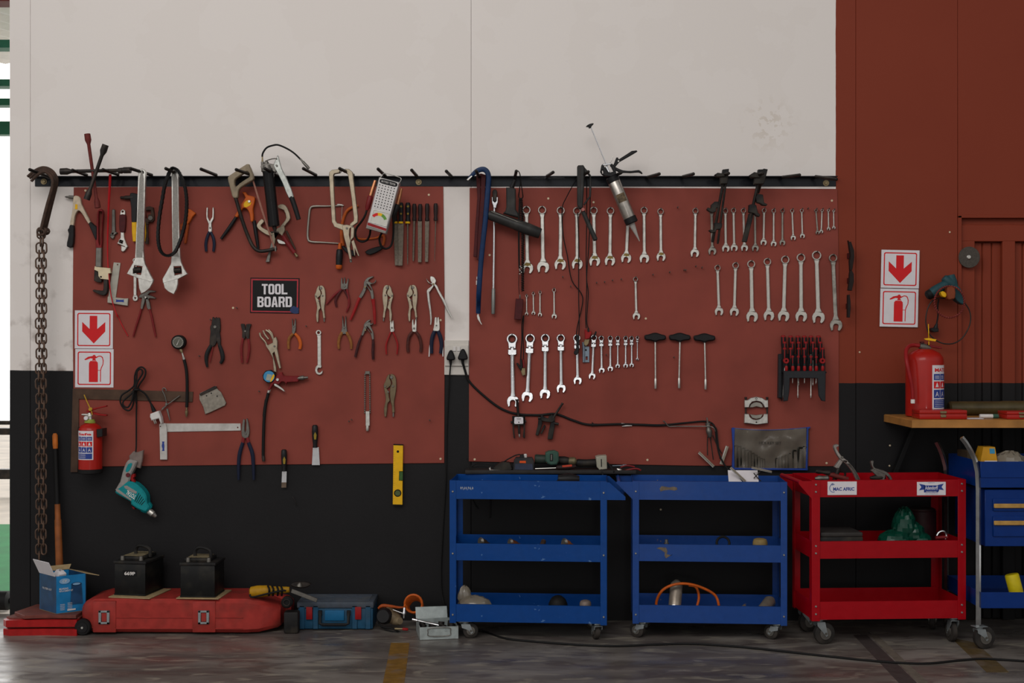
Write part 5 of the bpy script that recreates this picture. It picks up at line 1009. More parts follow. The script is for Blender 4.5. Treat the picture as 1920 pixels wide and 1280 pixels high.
for x in (1070,1310):
    q=B(); q.la((x,145,.02),(x,440,.02),[(0,15),(.06,15),(.07,10),(.92,10),(.93,14),(1,14)],.02,10); q.o('bolt',dark,t)
q=B(); q.rg((1190,162),12,7,.032,.034); q.dk((1190,428),9,.032,.0325,12); q.o('hole',dark,t)
t=tool('hex_key_pouch','clear plastic pouch with blue edging, full of hex keys, tacked to the board','pouch')
bl_=mat('blue_edging','26408a',.4,0,.1)
P(t,'back_sheet',mat('grey_vinyl','4c443c',.45,0,.25,30,.2,coat=.3),[(925,490),(1180,512),(1400,515),(1785,485),(1770,960),(930,955)],.010,.016,.4)
for p in ([(912,495),(935,488),(948,500),(940,700),(945,950),(915,950),(925,700)],[(1760,490),(1798,480),(1795,495),(1775,505),(1765,960),(1745,960)],[(920,940),(1770,948),(1768,970),(920,962)]): P(t,'edging',bl_,p,.012,.026,.6)
T(t,'top_hem',bl_,[(920,492),(1040,505),(1200,515),(1400,514),(1600,502),(1790,484)],5,.018,6,4)
fg=[(945,500),(1150,515),(1400,518),(1755,490),(1748,952),(945,945)]
vin=bpy.data.materials.new('clear_vinyl'); vin.use_nodes=True; bs_=vin.node_tree.nodes['Principled BSDF']; bs_.inputs['Base Color'].default_value=hx('94897a'); bs_.inputs['Roughness'].default_value=.18; bs_.inputs['Alpha'].default_value=.2; bs_.inputs['Coat Weight'].default_value=.5
MATS['clear_vinyl']=vin
def vf(u,v):
    x=945+u*805; y=500+v*450-(4*(u-.5)**2)*10; d=.030+.006*math.sin(u*23+v*5)*(.4+v)+.006*math.sin(v*11+u*6)+.006*math.sin(abs(u-.5)*14-v*9)
    return W((x,y),d)
q=B(); q.gr(vf,0,1,0,1,60,26); q.o('clear_front',vin,t,sharp=180)
q=B(); q.tx('HEX KEY SET',(1345,662),250,32,.041,1); q.o('lettering',black,t)
hk=mat('hex_key_steel','26241f',.35,.6,.3,60)
ks=[(975,690,930,16),(1015,700,935,17),(1058,718,935,15),(1095,740,935,15),(1130,752,935,14),(1165,775,938,13),(1198,795,938,12),(1228,815,940,11),(1256,832,940,10),(1282,842,940,9),(1405,835,940,9),(1440,825,940,9),(1475,815,940,10),(1510,800,940,11),(1545,780,940,13),(1600,745,940,16),(1660,715,940,22),(1710,705,940,20)]
for i,(x,y0,y1,w) in enumerate(ks):
    q=B(); s_=-1 if x<1350 else 1; q.tb([(x+s_*w*2.2,y0+2),(x+s_*w*.5,y0),(x,y0+w),(x+2,y1)],w*.62,.022,6,3); tag(q.o('hex_key',hk),f'hex key, {ORD[i]} of those slotted in the clear pouch','hex key','hex keys in the clear pouch')
# ---------------- mains socket between the boards
V(820,500,4.571)
t=tool('wall_socket','white double mains socket on the wall strip between the boards','socket')
P(t,'back_box',mat('socket_white','c6c0b8',.45,0,.06),[(60,630),(268,630),(268,925),(60,925)],.0,.012,.5); P(t,'face_plate',mat('socket_white','c6c0b8'),[(64,672),(266,670),(266,850),(64,850)],.012,.022,.8)
for x in (133,170): P(t,'switch',whitep,[(x,684),(x+27,684),(x+27,724),(x,724)],.022,.026,.6)
for l,x,y,s_ in (('black three-pin plug, first of two in the mains socket, lead going down',114,765,1.),('larger black three-pin plug in the mains socket, lead crossing the board',217,762,1.15)):
    t=tool('mains_plug',l,'plug','plugs in the mains socket'); P(t,'body',blackp,[(x-36*s_,y+14),(x-14*s_,y-40*s_),(x-4,y-50*s_),(x+6,y-50*s_),(x+16*s_,y-40*s_),(x+37*s_,y+14),(x+26*s_,y+34),(x-26*s_,y+34)],.022,.06,2.2,2)
    q=B(); q.la((x,y+25,.04),(x+1,y+75,.036),[(0,15),(.4,13),(1,9)],.04,12); q.o('cord_sleeve',rubber,t)
# ---------------- things standing on the floor by the wall
V()
def zpr(b,plan,z0,z1,bv=.002):
    "upright solid over a plan outline (world x, distance off the wall)"
    l=[(x,-d) for x,d in plan]
    if area(l)<0: l.reverse()
    i=inset(l,bv); n=len(l); c=min(bv,.4*(z1-z0))
    vs=[(x,y,z0) for x,y in l]+[(x,y,z1-c) for x,y in l]+[(x,y,z1) for x,y in i]; fs=[]
    for r in (0,n): fs+=[(a+r,(a+1)%n+r,(a+1)%n+r+n,a+r+n) for a in range(n)]
    fs+=[tuple(q+2*n for q in t) for t in tess([i])]+[t[::-1] for t in tess([l])]
    b.add(vs,fs)
def X(px_,d): return (px_-CX)*K(d)
def Zp(py,d): return H-(py-CY)*K(d)
rpm=mat('red_enamel','a01c1c',.4,.1,.2,30,.08,dirt='5a2018'); rtop=mat('dusty_red_top','6f3a32',.7,0,.25,30,.1,dirt='50403a',dirt_amt=.6)
for l,z0,z1,dx,pts in (('lower red steel plate of the stack at the wall end',0,.03,0,[(-2.405,.315),(-2.37,.34),(-2.2,.325),(-2.05,.34),(-2.05,.05),(-2.36,.05)]),('middle red steel plate of the stack at the wall end',.040,.072,0,[(-2.41,.30),(-2.385,.335),(-2.2,.33),(-2.055,.325),(-2.055,.05),(-2.34,.05)])):
    t=thing('red_plate',l,'plate','red plates in a stack'); q=B(); zpr(q,pts,z0,z1); q.o('slab',rpm,t); q=B(); zpr(q,[(p[0]*.9985-.001,p[1]*.9) for p in pts],z1,z1+.006); q.o('worn_top',rtop,t)
q=B(); zpr(q,[(-2.38,.24),(-2.30,.33),(-2.19,.31),(-2.06,.32),(-2.06,.04),(-2.34,.06)],.079,.0935); tag(q.o('red_plate',rtop),'dusty brown-red top plate of the stack, under the blue box','plate','red plates in a stack')
# blue carton, corner to the room
t=thing('carton','open blue filter carton standing on the red plates','box')
c0=Vc((-2.1598,-.30,.0940)); ul=Vc((-.12,.115,0)); ur=Vc((.113,.085,0)); hh=.178
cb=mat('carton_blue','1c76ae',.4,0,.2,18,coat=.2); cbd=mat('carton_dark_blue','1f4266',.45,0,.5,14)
def quad(b,o,u,v,u0,u1,v0,v1,off=0):
    n=u.cross(v).normalized(); n=n if n.y<0 else -n
    f=lambda a,c:tuple(o+u*a+v*c+n*off); b.add([f(u0,v0),f(u1,v0),f(u1,v1),f(u0,v1)],[(0,1,2,3)])
def slab(b,o,u,v,th):
    n=u.cross(v).normalized()*th; vs=[o,o+u,o+u+v,o+v]; b.add([tuple(p) for p in vs]+[tuple(p+n) for p in vs],[(0,1,2,3),(4,7,6,5),(0,4,5,1),(1,5,6,2),(2,6,7,3),(3,7,4,0)])
hv=Vc((0,0,hh))
q=B(); slab(q,c0,ur,hv,-.003); slab(q,c0+ul,ur,hv,.003); q.o('wide_panel',cb,t)
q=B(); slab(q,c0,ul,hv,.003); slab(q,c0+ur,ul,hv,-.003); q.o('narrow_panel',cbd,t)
q=B(); slab(q,c0,ur,ul,.003); q.o('bottom_panel',card,t)
q=B(); slab(q,c0+ul+hv,ul*-.95,Vc((-.02,-.03,.07)),.003); q.o('white_flap',paper,t)
q=B(); slab(q,c0+ur+hv+ul,ul*-1,Vc((.06,.01,-.012)),.003); slab(q,c0+ul+hv,ur,Vc((.0,.03,.02)),.003); q.o('brown_flap',card,t)
def cq(b,face,u0,u1,v0,v1,off=.0006): quad(b,c0,ur if face else ul,hv,u0,u1,v0,v1,off+(.0032 if face else .0002))
def ctx(b,face,s_,cu,cv,w,h_,bold=0):
    u=ur if face else ul; n=u.cross(hv).normalized(); n=n if n.y<0 else -n
    sg=1 if face else -1
    b.txw(s_,lambda a,c:tuple(c0+u*(cu+sg*(a)*w)+hv*(cv+c*h_)+n*(.0048 if face else .0042)),0,0,1,1,bold)
q=B(); cq(q,1,.36,.64,.06,.10); ctx(q,1,'BEARING',.24,.66,.30,.05,.01); ctx(q,1,'REPLACEMENT KIT',.32,.60,.46,.045,.01); ctx(q,1,'CF',.27,.86,.14,.06,.02)
for i in range(4): ctx(q,1,'MODEL',.2,.24-.045*i,.16,.028); ctx(q,1,'MODEL',.45,.26-.045*i,.16,.028)
ctx(q,0,'FILTER KIT',.5,.62,.55,.05); q.o('print',whitep,t)
q=B(); 
n_=ur.cross(hv).normalized(); n_=n_ if n_.y<0 else -n_
fc=lambda u,v:tuple(c0+ur*u+hv*v+n_*.0042)
q.add([fc(.46,.22),fc(.88,.22),fc(.84,.74),fc(.5,.74)],[(0,1,2,3)]); q.add([fc(.67+.18*math.cos(a),.75+.05*math.sin(a)) for a in [i*math.pi/8 for i in range(16)]],[tuple(range(16))]); q.o('printed_filter',cbd,t)
q=B(); q.add([fc(.67+.13*math.cos(a)+0,.755+.03*math.sin(a)) if 0 else tuple(Vc(fc(.67+.13*math.cos(a),.755+.03*math.sin(a)))+n_*.0004) for a in [i*math.pi/8 for i in range(16)]],[tuple(range(16))]); q.add([tuple(Vc(fc(.27+.18*math.cos(a),.86+.075*math.sin(a)))-n_*.0002) for a in [i*math.pi/10 for i in range(20)]],[tuple(range(20))]); q.o('printed_oval',mat('pale_print_blue','7fa6c8',.5),t)
q=B(); w=c0+hv+ul*.45+ur*.35
q.el((w.x,w.y,w.z-.01),(.03,.03,.028),10,.25); q.o('tissue',paper,t)
# pick handle
t=thing('pick_handle','orange wooden tool handle with a black rubber sleeve leaning behind the carton','handle')
ph=mat('orange_wood','8a4e26',.55,0,.35,18,.1,dirt='5a3418')
a=W((103,812),.025); b_=Vc((X(114,.075),-.075,.094))
pt=lambda f:a.lerp(b_,f)
q=B(); q.lw(pt(0),pt(.09),[(0,.008),(.15,.013),(.7,.0135),(1,.0115)],14); q.o('end_cap',mat('orange_end','c06a28',.5,0,.2),t)
q=B(); q.lw(pt(.07),pt(.42),[(0,.0105),(.1,.0115),(1,.0125)],14); q.o('rubber_sleeve',rubber,t)
q=B(); q.lw(pt(.415),pt(1),[(0,.0135),(.15,.014),(.16,.0165),(.6,.018),(1,.019)],16); q.o('shaft',ph,t)
# red moulded case
def loft(b,secs):
    "sections (x, d_back, d_front, z0, z1, chamfer)"
    vs=[];fs=[]
    for x,d0,d1,z0,z1,c in secs:
        vs+=[(x,-d0-c,z0),(x,-d1+c,z0),(x,-d1,z0+c),(x,-d1,z1-c),(x,-d1+c,z1),(x,-d0-c,z1),(x,-d0,z1-c),(x,-d0,z0+c)]
    for i in range(len(secs)-1): fs+=[(i*8+j,i*8+(j+1)%8,i*8+8+(j+1)%8,i*8+8+j) for j in range(8)]
    fs+=[tuple(range(8)),tuple(range((len(secs)-1)*8,len(secs)*8))]; b.add(vs,fs)
rc_=mat('red_case','99302a',.5,0,.2,25,.1,dirt='5a3028',dirt_amt=.5)
t=thing('jack_case','long red moulded plastic case with wheel and two metal latches','case')
s0=[(-2.045,.05,.275,.05,.13,.015),(-2.02,.03,.305,.015,.155,.02),(-1.97,.02,.32,.012,.168,.018),(-1.26,.02,.32,.008,.168,.018),(-1.20,.03,.315,.010,.160,.018),(-1.12,.06,.27,.022,.130,.018),(-1.105,.08,.255,.03,.118,.016)]
q=B(); loft(q,s0); q.o('shell',rc_,t)
q=B(); loft(q,[(-1.20,.01,.12,.03,.155,.02),(-1.10,.02,.14,.04,.135,.02),(-1.075,.04,.13,.05,.12,.02)]); q.o('end_grip',rc_,t)
q=B(); q.bx(-1.96,-1.27,-.3235,-.31,.080,.085,.001,1); q.bx(-1.96,-1.27,-.3225,-.31,.028,.032,.001,1); q.o('seam_ridge',rc_,t)
for x in (-1.925,-1.455): 
    q=B(); q.bx(x-.055,x+.055,-.324,-.30,.012,.160,.005,2); q.o('latch_rib',rc_,t)
    q=B(); xx=x; zc=.085; V()
    for (a0,a1,b0,b1) in ((-.026,.026,.022,.032),(-.026,.026,-.032,-.022),(-.026,-.013,-.032,.032),(.013,.026,-.032,.032)): q.bx(xx+a0,xx+a1,-.331,-.3215,zc+b0,zc+b1,.0015,1)
    la_=q.o('latch',mat('zinc','9aa0a2',.4,.7,.15),t)
    q=B(); q.bx(xx-.0125,xx+.0125,-.327,-.3215,zc-.021,zc+.021,.0015,1); q.o('latch_tongue',rc_,la_)
q=B(); c=Vc((-2.025,-.335,.038)); q.lw(c+Vc((0,.05,0)),c,[(0,.036),(.1,.038),(.9,.038),(1,.034)],24); q.o('wheel',rubber,t)
q=B(); q.lw(c+Vc((0,.001,0)),c+Vc((0,-.003,0)),[(0,.026),(1,.024)],20); q.o('wheel_disc',blackp,t); q=B(); q.lw(c+Vc((0,.0,0)),c+Vc((0,-.007,0)),[(0,.007),(1,.005)],12); q.o('axle_cap',steel,t)
# batteries on cardboard
def rotz(o,a): return Matrix.Translation(o)@Matrix.Rotation(a,4,'Z')
def sheet(label,o,a,w,dp,z):
    q=B(rotz(Vc(o),a)); q.bx(0,w,0,dp,0,.005,.001,1); tag(q.o('cardboard',card),label,'cardboard','cardboard under the batteries')
zc=.1685
sheet('cardboard piece under the larger car battery',(X(203,.28),-.28,zc),math.radians(-10),.21,.24,zc); sheet('cardboard piece under the smaller car battery',(X(330,.312),-.312,zc),math.radians(-4),.205,.22,zc)
def battery(label,o,a,w,dp,h_,txt,hside):
    t=thing('car_battery',label,'battery','car batteries on the red case'); M=rotz(Vc(o),a); body=mat('battery_black','121212',.4,0,.2,40,.05,dirt='3a352c',dirt_amt=.4)
    q=B(M); q.bx(0,w,0,dp,0,h_,.004); q.bx(-.002,w+.002,-.002,dp+.002,0,.008,.002,1); q.o('case',body,t)
    q=B(M); q.bx(-.004,w+.004,-.004,dp+.004,h_,h_+.014,.003); q.bx(.01,w*.8,.03,dp-.01,h_+.014,h_+.03,.004); q.o('lid',dustbk,t)
    q=B(M); q.bx(.02,w*.72,.05,dp-.015,h_+.03,h_+.032,.001,1); q.o('dust_label',mat('dusty_label','7a6e54',.8,0,.4,60),t)
    for x in (w*.18,w*.78): q=B(M); q.lw((x,.028,h_+.012),(x,.028,h_+.034),[(0,.011),(1,.009)],12); q.o('terminal',grey,t)
    q=B(M); x=w*hside; P3=[Vc((x-.03,dp*.55,h_+.02)),Vc((x-.028,dp*.55,h_+.06)),Vc((x+.0,dp*.5,h_+.075)),Vc((x+.045,dp*.5,h_+.06)),Vc((x+.048,dp*.5,h_+.02))]; q.t3(P3,.009,8,3); q.o('carry_handle',dustbk,t)
    if txt:
        q=B(M); q.txw(txt,lambda u,v:(w*.5+u*.055,-.0008,h_*.70+v*.017),0,0,1,1,.03); q.o('lettering',whitep,t)
        q=B(M); q.bx(w*.5-.036,w*.5+.036,-.0006,.001,h_*.70-.014,h_*.70+.014,0); q.o('badge',black,t)
battery('larger black car battery with a small white print on the red case',(X(214.5,.24),-.24,zc+.0052),math.radians(-10),.158,.20,.150,'669P',.55)
battery('smaller plain black car battery on the red case',(X(338,.295),-.295,zc+.0052),math.radians(-3),.166,.165,.150,'',.45)
# yellow grinder with its lead
t=thing('angle_grinder','yellow angle grinder wrapped in its black lead behind the red case','grinder')
V(300,1000,4.571); d=.27
q=B(); q.la((770,500,d),(1110,480,d),[(0,30),(.03,44),(.2,52),(.45,48),(.6,36),(.9,28),(1,24)],d,16); q.o('body',mat('dusty_yellow','a87c14',.5,0,.2,40,.05,dirt='5a4410'),t)
q=B(); 
for x in (925,960,1000,1035): q.tb([(x,448,d+.02),(x+12,480,d+.045),(x+8,530,d+.02)],9,d+.03,8,4)
q.tb([(770,520,d+.04),(790,545,d+.045),(900,520,d+.045),(1040,490,d+.045),(1080,490,d+.04)],8,d+.03,8,4); q.o('lead',rubber,t)
q=B(); q.dk((1085,592),50,d+.03,d+.06,24,2); q.o('disc_guard',rubber,t); q=B(); q.rg((1085,592),32,22,d+.06,d+.066,20); q.o('flange',dark,t)
q=B(); q.ln((1125,490),(1345,575),34,d,d+.01,.6); q.o('spanner_key',grey,t)
q=B(); q.pr([(1120,440),(1150,422),(1200,415),(1260,422),(1290,440),(1260,462),(1200,470),(1140,460)],d-.03,d,2,2); q.o('lower_guard',dark,t); q=B(); q.la((1195,452,d),(1200,420,d),[(0,26),(.5,22),(1,8)],d,14); q.o('gear_head',grey,t)
q=B(); w=W((1085,645),d+.03); q.bx(w.x-.015,w.x+.055,-d-.03,-d+.03,0.0005,.105,.01); tag(q.o('wooden_block',dustbk),'dark block under the yellow grinder behind the red case','block')
# blue tool case
V(); tb_=mat('tool_case_blue','1f4a66',.5,0,.2,30,.08,dirt='3a4850'); tl_=mat('tool_case_lid','434a54',.6,0,.2,30,.1,dirt='5a564e')
t=thing('tool_case','blue plastic tool case with two red latches and front handle','case'); d1=.216; x0,x1=X(558,d1),X(699,d1); zt_=.135
q=B(); q.bx(x0,x1,-d1+.006,-.01,.004,.105,.006); q.o('body',tb_,t); q=B(); q.bx(x0-.004,x1+.004,-d1,-.006,.105,zt_,.006); q.o('lid',tl_,t)
q=B()
for i in range(5): q.bx(x0+.02,x1-.02,-d1+.03+i*.033,-d1+.045+i*.033,zt_-.002,zt_+.003,.001,1)
q.o('lid_rib',tl_,t)
q=B()
for f in (.02,.2,.72,.9): q.bx(x0+(x1-x0)*f,x0+(x1-x0)*(f+.075),-d1,-d1+.03,.004,.118,.003,1)
q.o('front_rib',tb_,t)
for f in (.115,.765): q=B(); q.bx(x0+(x1-x0)*f,x0+(x1-x0)*(f+.082),-d1-.006,-d1+.01,.052,.112,.002); q.o('latch',redp,t)
q=B(); w=x1-x0; q.bx(x0+w*.36,x0+w*.62,-d1-.001,-d1+.02,.045,.095,.003); q.o('front_plate',mat('tool_case_bright','145a84',.5,0,.1),t)
q=B(); q.t3([Vc((x0+w*.30,-d1-.002,.085)),Vc((x0+w*.30,-d1-.014,.035)),Vc((x0+w*.34,-d1-.016,.03)),Vc((x0+w*.64,-d1-.016,.03)),Vc((x0+w*.68,-d1-.014,.035)),Vc((x0+w*.68,-d1-.002,.085))],.0075,8,1); 
for f in (.275,.655): q.bx(x0+w*f,x0+w*(f+.05),-d1-.009,-d1+.01,.07,.095,.002,1)
q.o('handle',blackp,t)
# motor tool, orange coil hose, sockets box
V(640,1040,6.)
t=thing('air_compressor','small olive-brown compressor motor with orange end caps beside the blue tool case','compressor'); d=.20
ol=mat('olive_cast','6a5a44',.5,.2,.25,40,.1,dirt='3a3024')
q=B(); q.la((520,680,d-.02),(468,690,d+.06),[(0,70),(.2,92),(.7,92),(.8,86),(1,70)],d,22); q.o('motor_cover',blackp,t)
q=B(); q.la((500,660,d),(650,740,d+.03),[(0,96),(.3,92),(.5,78),(.8,66),(1,56)],d,20); q.o('motor_housing',ol,t)
q=B(); q.la((600,735,d+.02),(662,745,d+.06),[(0,52),(.4,52),(.8,46),(1,36)],d,18); q.o('cylinder_head',mat('olive_pale','7c6c54',.5,.2,.2),t)
q=B(); q.tb([(420,600,d),(460,572,d+.01),(540,575,d+.01),(640,590,d),(700,590,d)],[14,20,18,14,10],d,10,4); q.o('orange_cap',mat('burnt_orange','a0481e'),t)
T(t,'foot',rubber,[(390,760,d+.02),(470,810,d+.04),(560,825,d+.05),(665,872,d+.06)],9,d,8,4); T(t,'foot',rubber,[(400,720,d),(440,800,d+.02),(520,845,d+.05),(640,875,d+.07)],8,d,8,4)
q=B(); q.la((600,830,d+.07),(690,832,d+.07),[(0,12),(.3,14),(1,10)],d); q.o('brass_chuck',brass,t); q=B(); q.la((688,832,d+.07),(752,838,d+.07),[(0,12),(.1,16),(.9,15),(1,10)],d); q.o('red_tip',redp,t)
t=thing('coil_hose','orange spiral air hose with chrome couplings by the metal box','hose')
q=B(); P3=[]
for i in range(110):
    a=i*2*math.pi/20; f=i/110; c=W((808+34*f,545+40*f),.20-.12*f); r_=R(100-22*f,.2); P3.append(c+Vc((r_*math.cos(a),0,r_*math.sin(a))))
q.t3(P3,R(13,.2),8,1); q.o('coil',orange,t)
T(t,'tail',orange,[(735,590,.23),(715,560,.24),(710,590,.24)],11,.24,8,3)
q=B(); q.la((712,568,.24),(702,710,.24),[(0,9),(.15,10),(.2,15),(.45,15),(.5,19),(.7,19),(.75,12),(1,10)],.24,14); q.o('coupling',chrome,t)
q=B(); q.la((580,615,.24),(700,660,.24),[(0,6),(1,8)],.24,10); q.o('stem',chrome,t)
t=thing('socket_tray','open galvanised metal box full of sockets near the blue trolley caster','box'); V()
gz=mat('galvanised','a8b0ae',.45,.5,.2,30,.1,dirt='6c6e6a')
d1=.43; x0,x1=X(787,d1),X(860,d1); zt_=.0597; dp=.20
M=rotz(Vc((x0,-d1,0)),math.radians(9)); w=(x1-x0)
q=B(M); q.bx(0,w,0,.003,0.001,zt_,.001,1); q.bx(0,w,dp-.003,dp,.001,zt_,.001,1); q.bx(0,.003,.003,dp-.003,.001,zt_,.001,1); q.bx(w-.003,w,.003,dp-.003,.001,zt_,.001,1); q.bx(.003,w-.003,.003,dp-.003,.001,.004,.0005,1); q.o('box',gz,t)
q=B(M); slab(q,Vc((0,dp+.003,zt_-.01)),Vc((w*.84,0,0)),Vc((0,.04,.055)),.003); q.o('lid',gz,t)
q=B(M); q.t3([Vc((w*.5+a,-.006,zt_*.62+b)) for a,b in ((-.045,.018),(-.052,.0),(-.045,-.018),(.045,-.018),(.052,0),(.045,.018))],.0022,6,3,1,True); q.o('handle',grey,t)
q=B(M); [q.lw((w*.5+a,.001,zt_*.72),(w*.5+a,-.006,zt_*.72),[(0,.005),(1,.004)],10) for a in (-.03,.03)]; q.o('rivet',gz,t)
for i in range(12):
    q=B(M); x=.02+(i%4)*.045; y=.03+(i//4)*.05; q.lw((x,y,.004),(x+.006,y+.01,.05+.004*(i%3)),[(0,.015),(1,.015)],12); tag(q.o('socket',dark),f'dark steel socket, {ORD[i]} of the jumble in the galvanised box','socket','sockets in the galvanised box')
q=B(M); P3=[Vc((-.03,.05,.088)),Vc((.02,.035,.075)),Vc((.09,.012,.064))]; q.lw(P3[0],P3[2],[(0,.007),(.2,.007),(.22,.004),(.6,.004),(.62,.006),(1,.005)],10); tag(q.o('socket_ratchet',chrome),'chrome ratchet handle lying across the galvanised box rim','ratchet')
# lead down the wall and along the floor
t=thing('floor_cable','black cable dropping from the first plug and running along the floor','cable')
P3=[W((845,682),.03),W((842,720),.014),W((838,800),.008),W((836,900),.008),W((830,1000),.008),W((827,1080),.01),W((832,1130),.03),Vc((X(850,.2),-.2,.05)),Vc((X(868,.36),-.36,.052)),Vc(fl(905,1185))+Vc((0,0,.006))]+[Vc(fl(*p))+Vc((0,0,.0055)) for p in ((950,1199),(1020,1206),(1090,1211),(1160,1213),(1230,1210),(1300,1209),(1380,1214),(1460,1222),(1550,1232),(1650,1242),(1730,1246),(1790,1241),(1840,1237),(1900,1240),(1990,1246))]
q=B(); q.t3(P3,[.0035]*7+[.005]*18,8,5); q.o('cord',rubber,t)
# ---------------- trolleys
def caster(t,M,x,y,zt_,r,ang,m=None):
    C=M@Matrix.Translation((x,y,0))@Matrix.Rotation(ang,4,'Z'); z=zt_
    q=B(C); q.bx(-.03,.03,-.022,.022,z-.004,z,.001,1); q.lw((0,0,z-.004),(0,0,z-.016),[(0,.018),(1,.015)],14)
    for s_ in (-1,1):
        y0=s_*.017; vs=[(-.020,y0,z-.014),(.020,y0,z-.014),(.034,y0,r-.008),(.026,y0,r-.014),(.012,y0,r+.004),(-.018,y0,z-.03)]
        n=len(vs); vs2=[(a,b+s_*.0025,c) for a,b,c in vs]; q.add(vs+vs2,[tuple(range(n)),tuple(range(n,2*n))[::-1]]+[(i,(i+1)%n,(i+1)%n+n,i+n) for i in range(n)])
    q.bx(-.02,.02,-.019,.019,z-.017,z-.013,.001,1); f=q.o('caster',mat('zinc','9aa0a2'),t)
    q=B(C); q.lw((.024,-.013,r),(.024,.013,r),[(0,r*.82),(.12,r*.98),(.5,r),(.88,r*.98),(1,r*.82)],24); q.o('caster_wheel',mat('caster_rubber','2a2725',.6,0,.25,30,.1,dirt='5a5048'),f)
    q=B(C); q.lw((.024,-.0215,r),(.024,.0215,r),[(0,.006),(.08,.006),(.09,r*.55),(.91,r*.55),(.92,.006),(1,.006)],16); q.o('wheel_hub',grey,f)
def trolley(label,fl_,fr,dep,zs,m,post,wing,r,bolts,name='tool_trolley',castang=(.4,.4,2.,2.6),inl=.045):
    """fl_/fr: front corners (frame x, distance off wall); zs: three (top,bottom) tray heights"""
    A=Vc((X(*fl_),-fl_[1],0)); Bq=Vc((X(*fr),-fr[1],0)); e=Bq-A; w=e.length; M=rotz(A,math.atan2(e.y,e.x))
    t=thing(name,label,'trolley'); zt_=zs[0][0]; zb=zs[-1][1]
    for nm,x,sx in (('front_post',0,1),('front_post',w,-1)):
        q=B(M); x0,x1=sorted((x,x+sx*post)); q.bx(x0,x1,-.0015,.0008,zb-.006,zt_,.0006,1); x2,x3=sorted((x,x+sx*.0022)); q.bx(x2,x3,.0008,post,zb-.006,zt_,.0006,1); q.o(nm,m,t)
        q=B(M); q.bx(x0,x1,dep-.0008,dep+.0015,zb-.006,zt_,.0006,1); q.bx(x2,x3,dep-post,dep-.0008,zb-.006,zt_,.0006,1); q.o('rear_post',m,t)
    for za,zb_ in zs:
        q=B(M); a=.0025
        q.bx(a,w-a,.001,.0025,zb_,za,.0005,1); q.bx(a,w-a,dep-.0025,dep-.001,zb_,za,.0005,1); q.bx(a,a+.0015,.0025,dep-.0025,zb_,za,.0005,1); q.bx(w-a-.0015,w-a,.0025,dep-.0025,zb_,za,.0005,1)
        q.bx(a+.0015,w-a-.0015,.0025,dep-.0025,zb_+.006,zb_+.008,0); q.bx(a,w-a,.001,.008,za-.0015,za,.0005,1)
        q.o('tray',m,t)
        for x in (post*.5,w-post*.5):
            for f in bolts:
                q=B(M); z=za-(za-zb_)*f; q.lw((x,-.0012,z),(x,-.0055,z),[(0,.0052),(.5,.005),(1,.003)],12); q.o('bolt',mat('bright_bolt','a8a6a2',.35,.8,.1),t)
    if wing:
        s_,wd,hg,nose=wing; x0=w if s_>0 else 0
        for y in (-.001,dep-.002):
            q=B(M)
            pl=[(x0,zt_-.004),(x0+s_*wd*nose[0],zt_-.004),(x0+s_*wd,zt_-hg*nose[1]),(x0+s_*wd,zt_-hg*nose[2]),(x0,zt_-hg)]
            n=len(pl); q.add([(x,y,z) for x,z in pl]+[(x,y+.003,z) for x,z in pl],[tuple(range(n)),tuple(range(n,2*n))[::-1]]+[(i,(i+1)%n,(i+1)%n+n,i+n) for i in range(n)])
            q.o('handle_bracket',m,t)
        q=B(M); zz=zt_-hg*(nose[1]+nose[2])/2 if nose[0]<.5 else zt_-.0085; q.lw((x0+s_*wd*.85,.0,zz),(x0+s_*wd*.85,dep,zz),[(0,.009),(1,.009)],12); q.o('push_bar',m,t)
    for (x,y),an in zip(((inl,.035),(w-.045,.035),(inl,dep-.035),(w-.045,dep-.035)),castang): caster(t,M,x,y,zb-.001,r,an)
    return t,M,w
def paint(nm,h,chip_glare,sc=14,pos=.68):
    m=mat(nm,h,.34,0,.08,30,.03,coat=.2); nt=m.node_tree; N=nt.nodes; L=nt.links; bs=N['Principled BSDF']
    # dents: broad soft bump
    tc=N.new('ShaderNodeTexCoord'); n=N.new('ShaderNodeTexNoise'); n.inputs['Scale'].default_value=9; n.inputs['Detail'].default_value=3; L.new(tc.outputs['Object'],n.inputs['Vector'])
    b=N.new('ShaderNodeBump'); b.inputs['Strength'].default_value=.25; b.inputs['Distance'].default_value=.012; L.new(n.outputs['Fac'],b.inputs['Height']); L.new(b.outputs['Normal'],bs.inputs['Normal'])
    if chip_glare:
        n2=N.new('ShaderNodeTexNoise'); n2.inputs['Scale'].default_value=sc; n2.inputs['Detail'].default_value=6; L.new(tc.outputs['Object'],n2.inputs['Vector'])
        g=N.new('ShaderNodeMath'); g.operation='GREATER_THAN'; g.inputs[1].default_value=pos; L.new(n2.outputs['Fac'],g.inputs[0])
        mx=N.new('ShaderNodeMix'); mx.data_type='RGBA'; src=bs.inputs['Base Color'].links[0].from_socket; L.new(g.outputs[0],mx.inputs[0]); L.new(src,mx.inputs[6]); mx.inputs[7].default_value=hx(chip_glare); L.new(mx.outputs[2],bs.inputs['Base Color'])
    return m
blue1=paint('blue_gloss_paint','003a7c','4a6c9c',38,.70); blue2=paint('blue_worn_paint','1a3f80','7a6a58',11,.71); red3=paint('red_gloss_paint','98000f',None)  # first blue: pale flecks paint in its mottled glare; second blue: worn chips
zA=[(.7404,.6535),(.4475,.368),(.1644,.0825)]
t1,M1,w1=trolley('bright blue three-tier tool trolley under the power tools',(843,.41),(1138,.464),.29,zA,blue1,.030,(1,.085,.085,(.12,.82,1.)),.036,(.6,),castang=(.2,1.9,2.2,2.8),inl=.07)
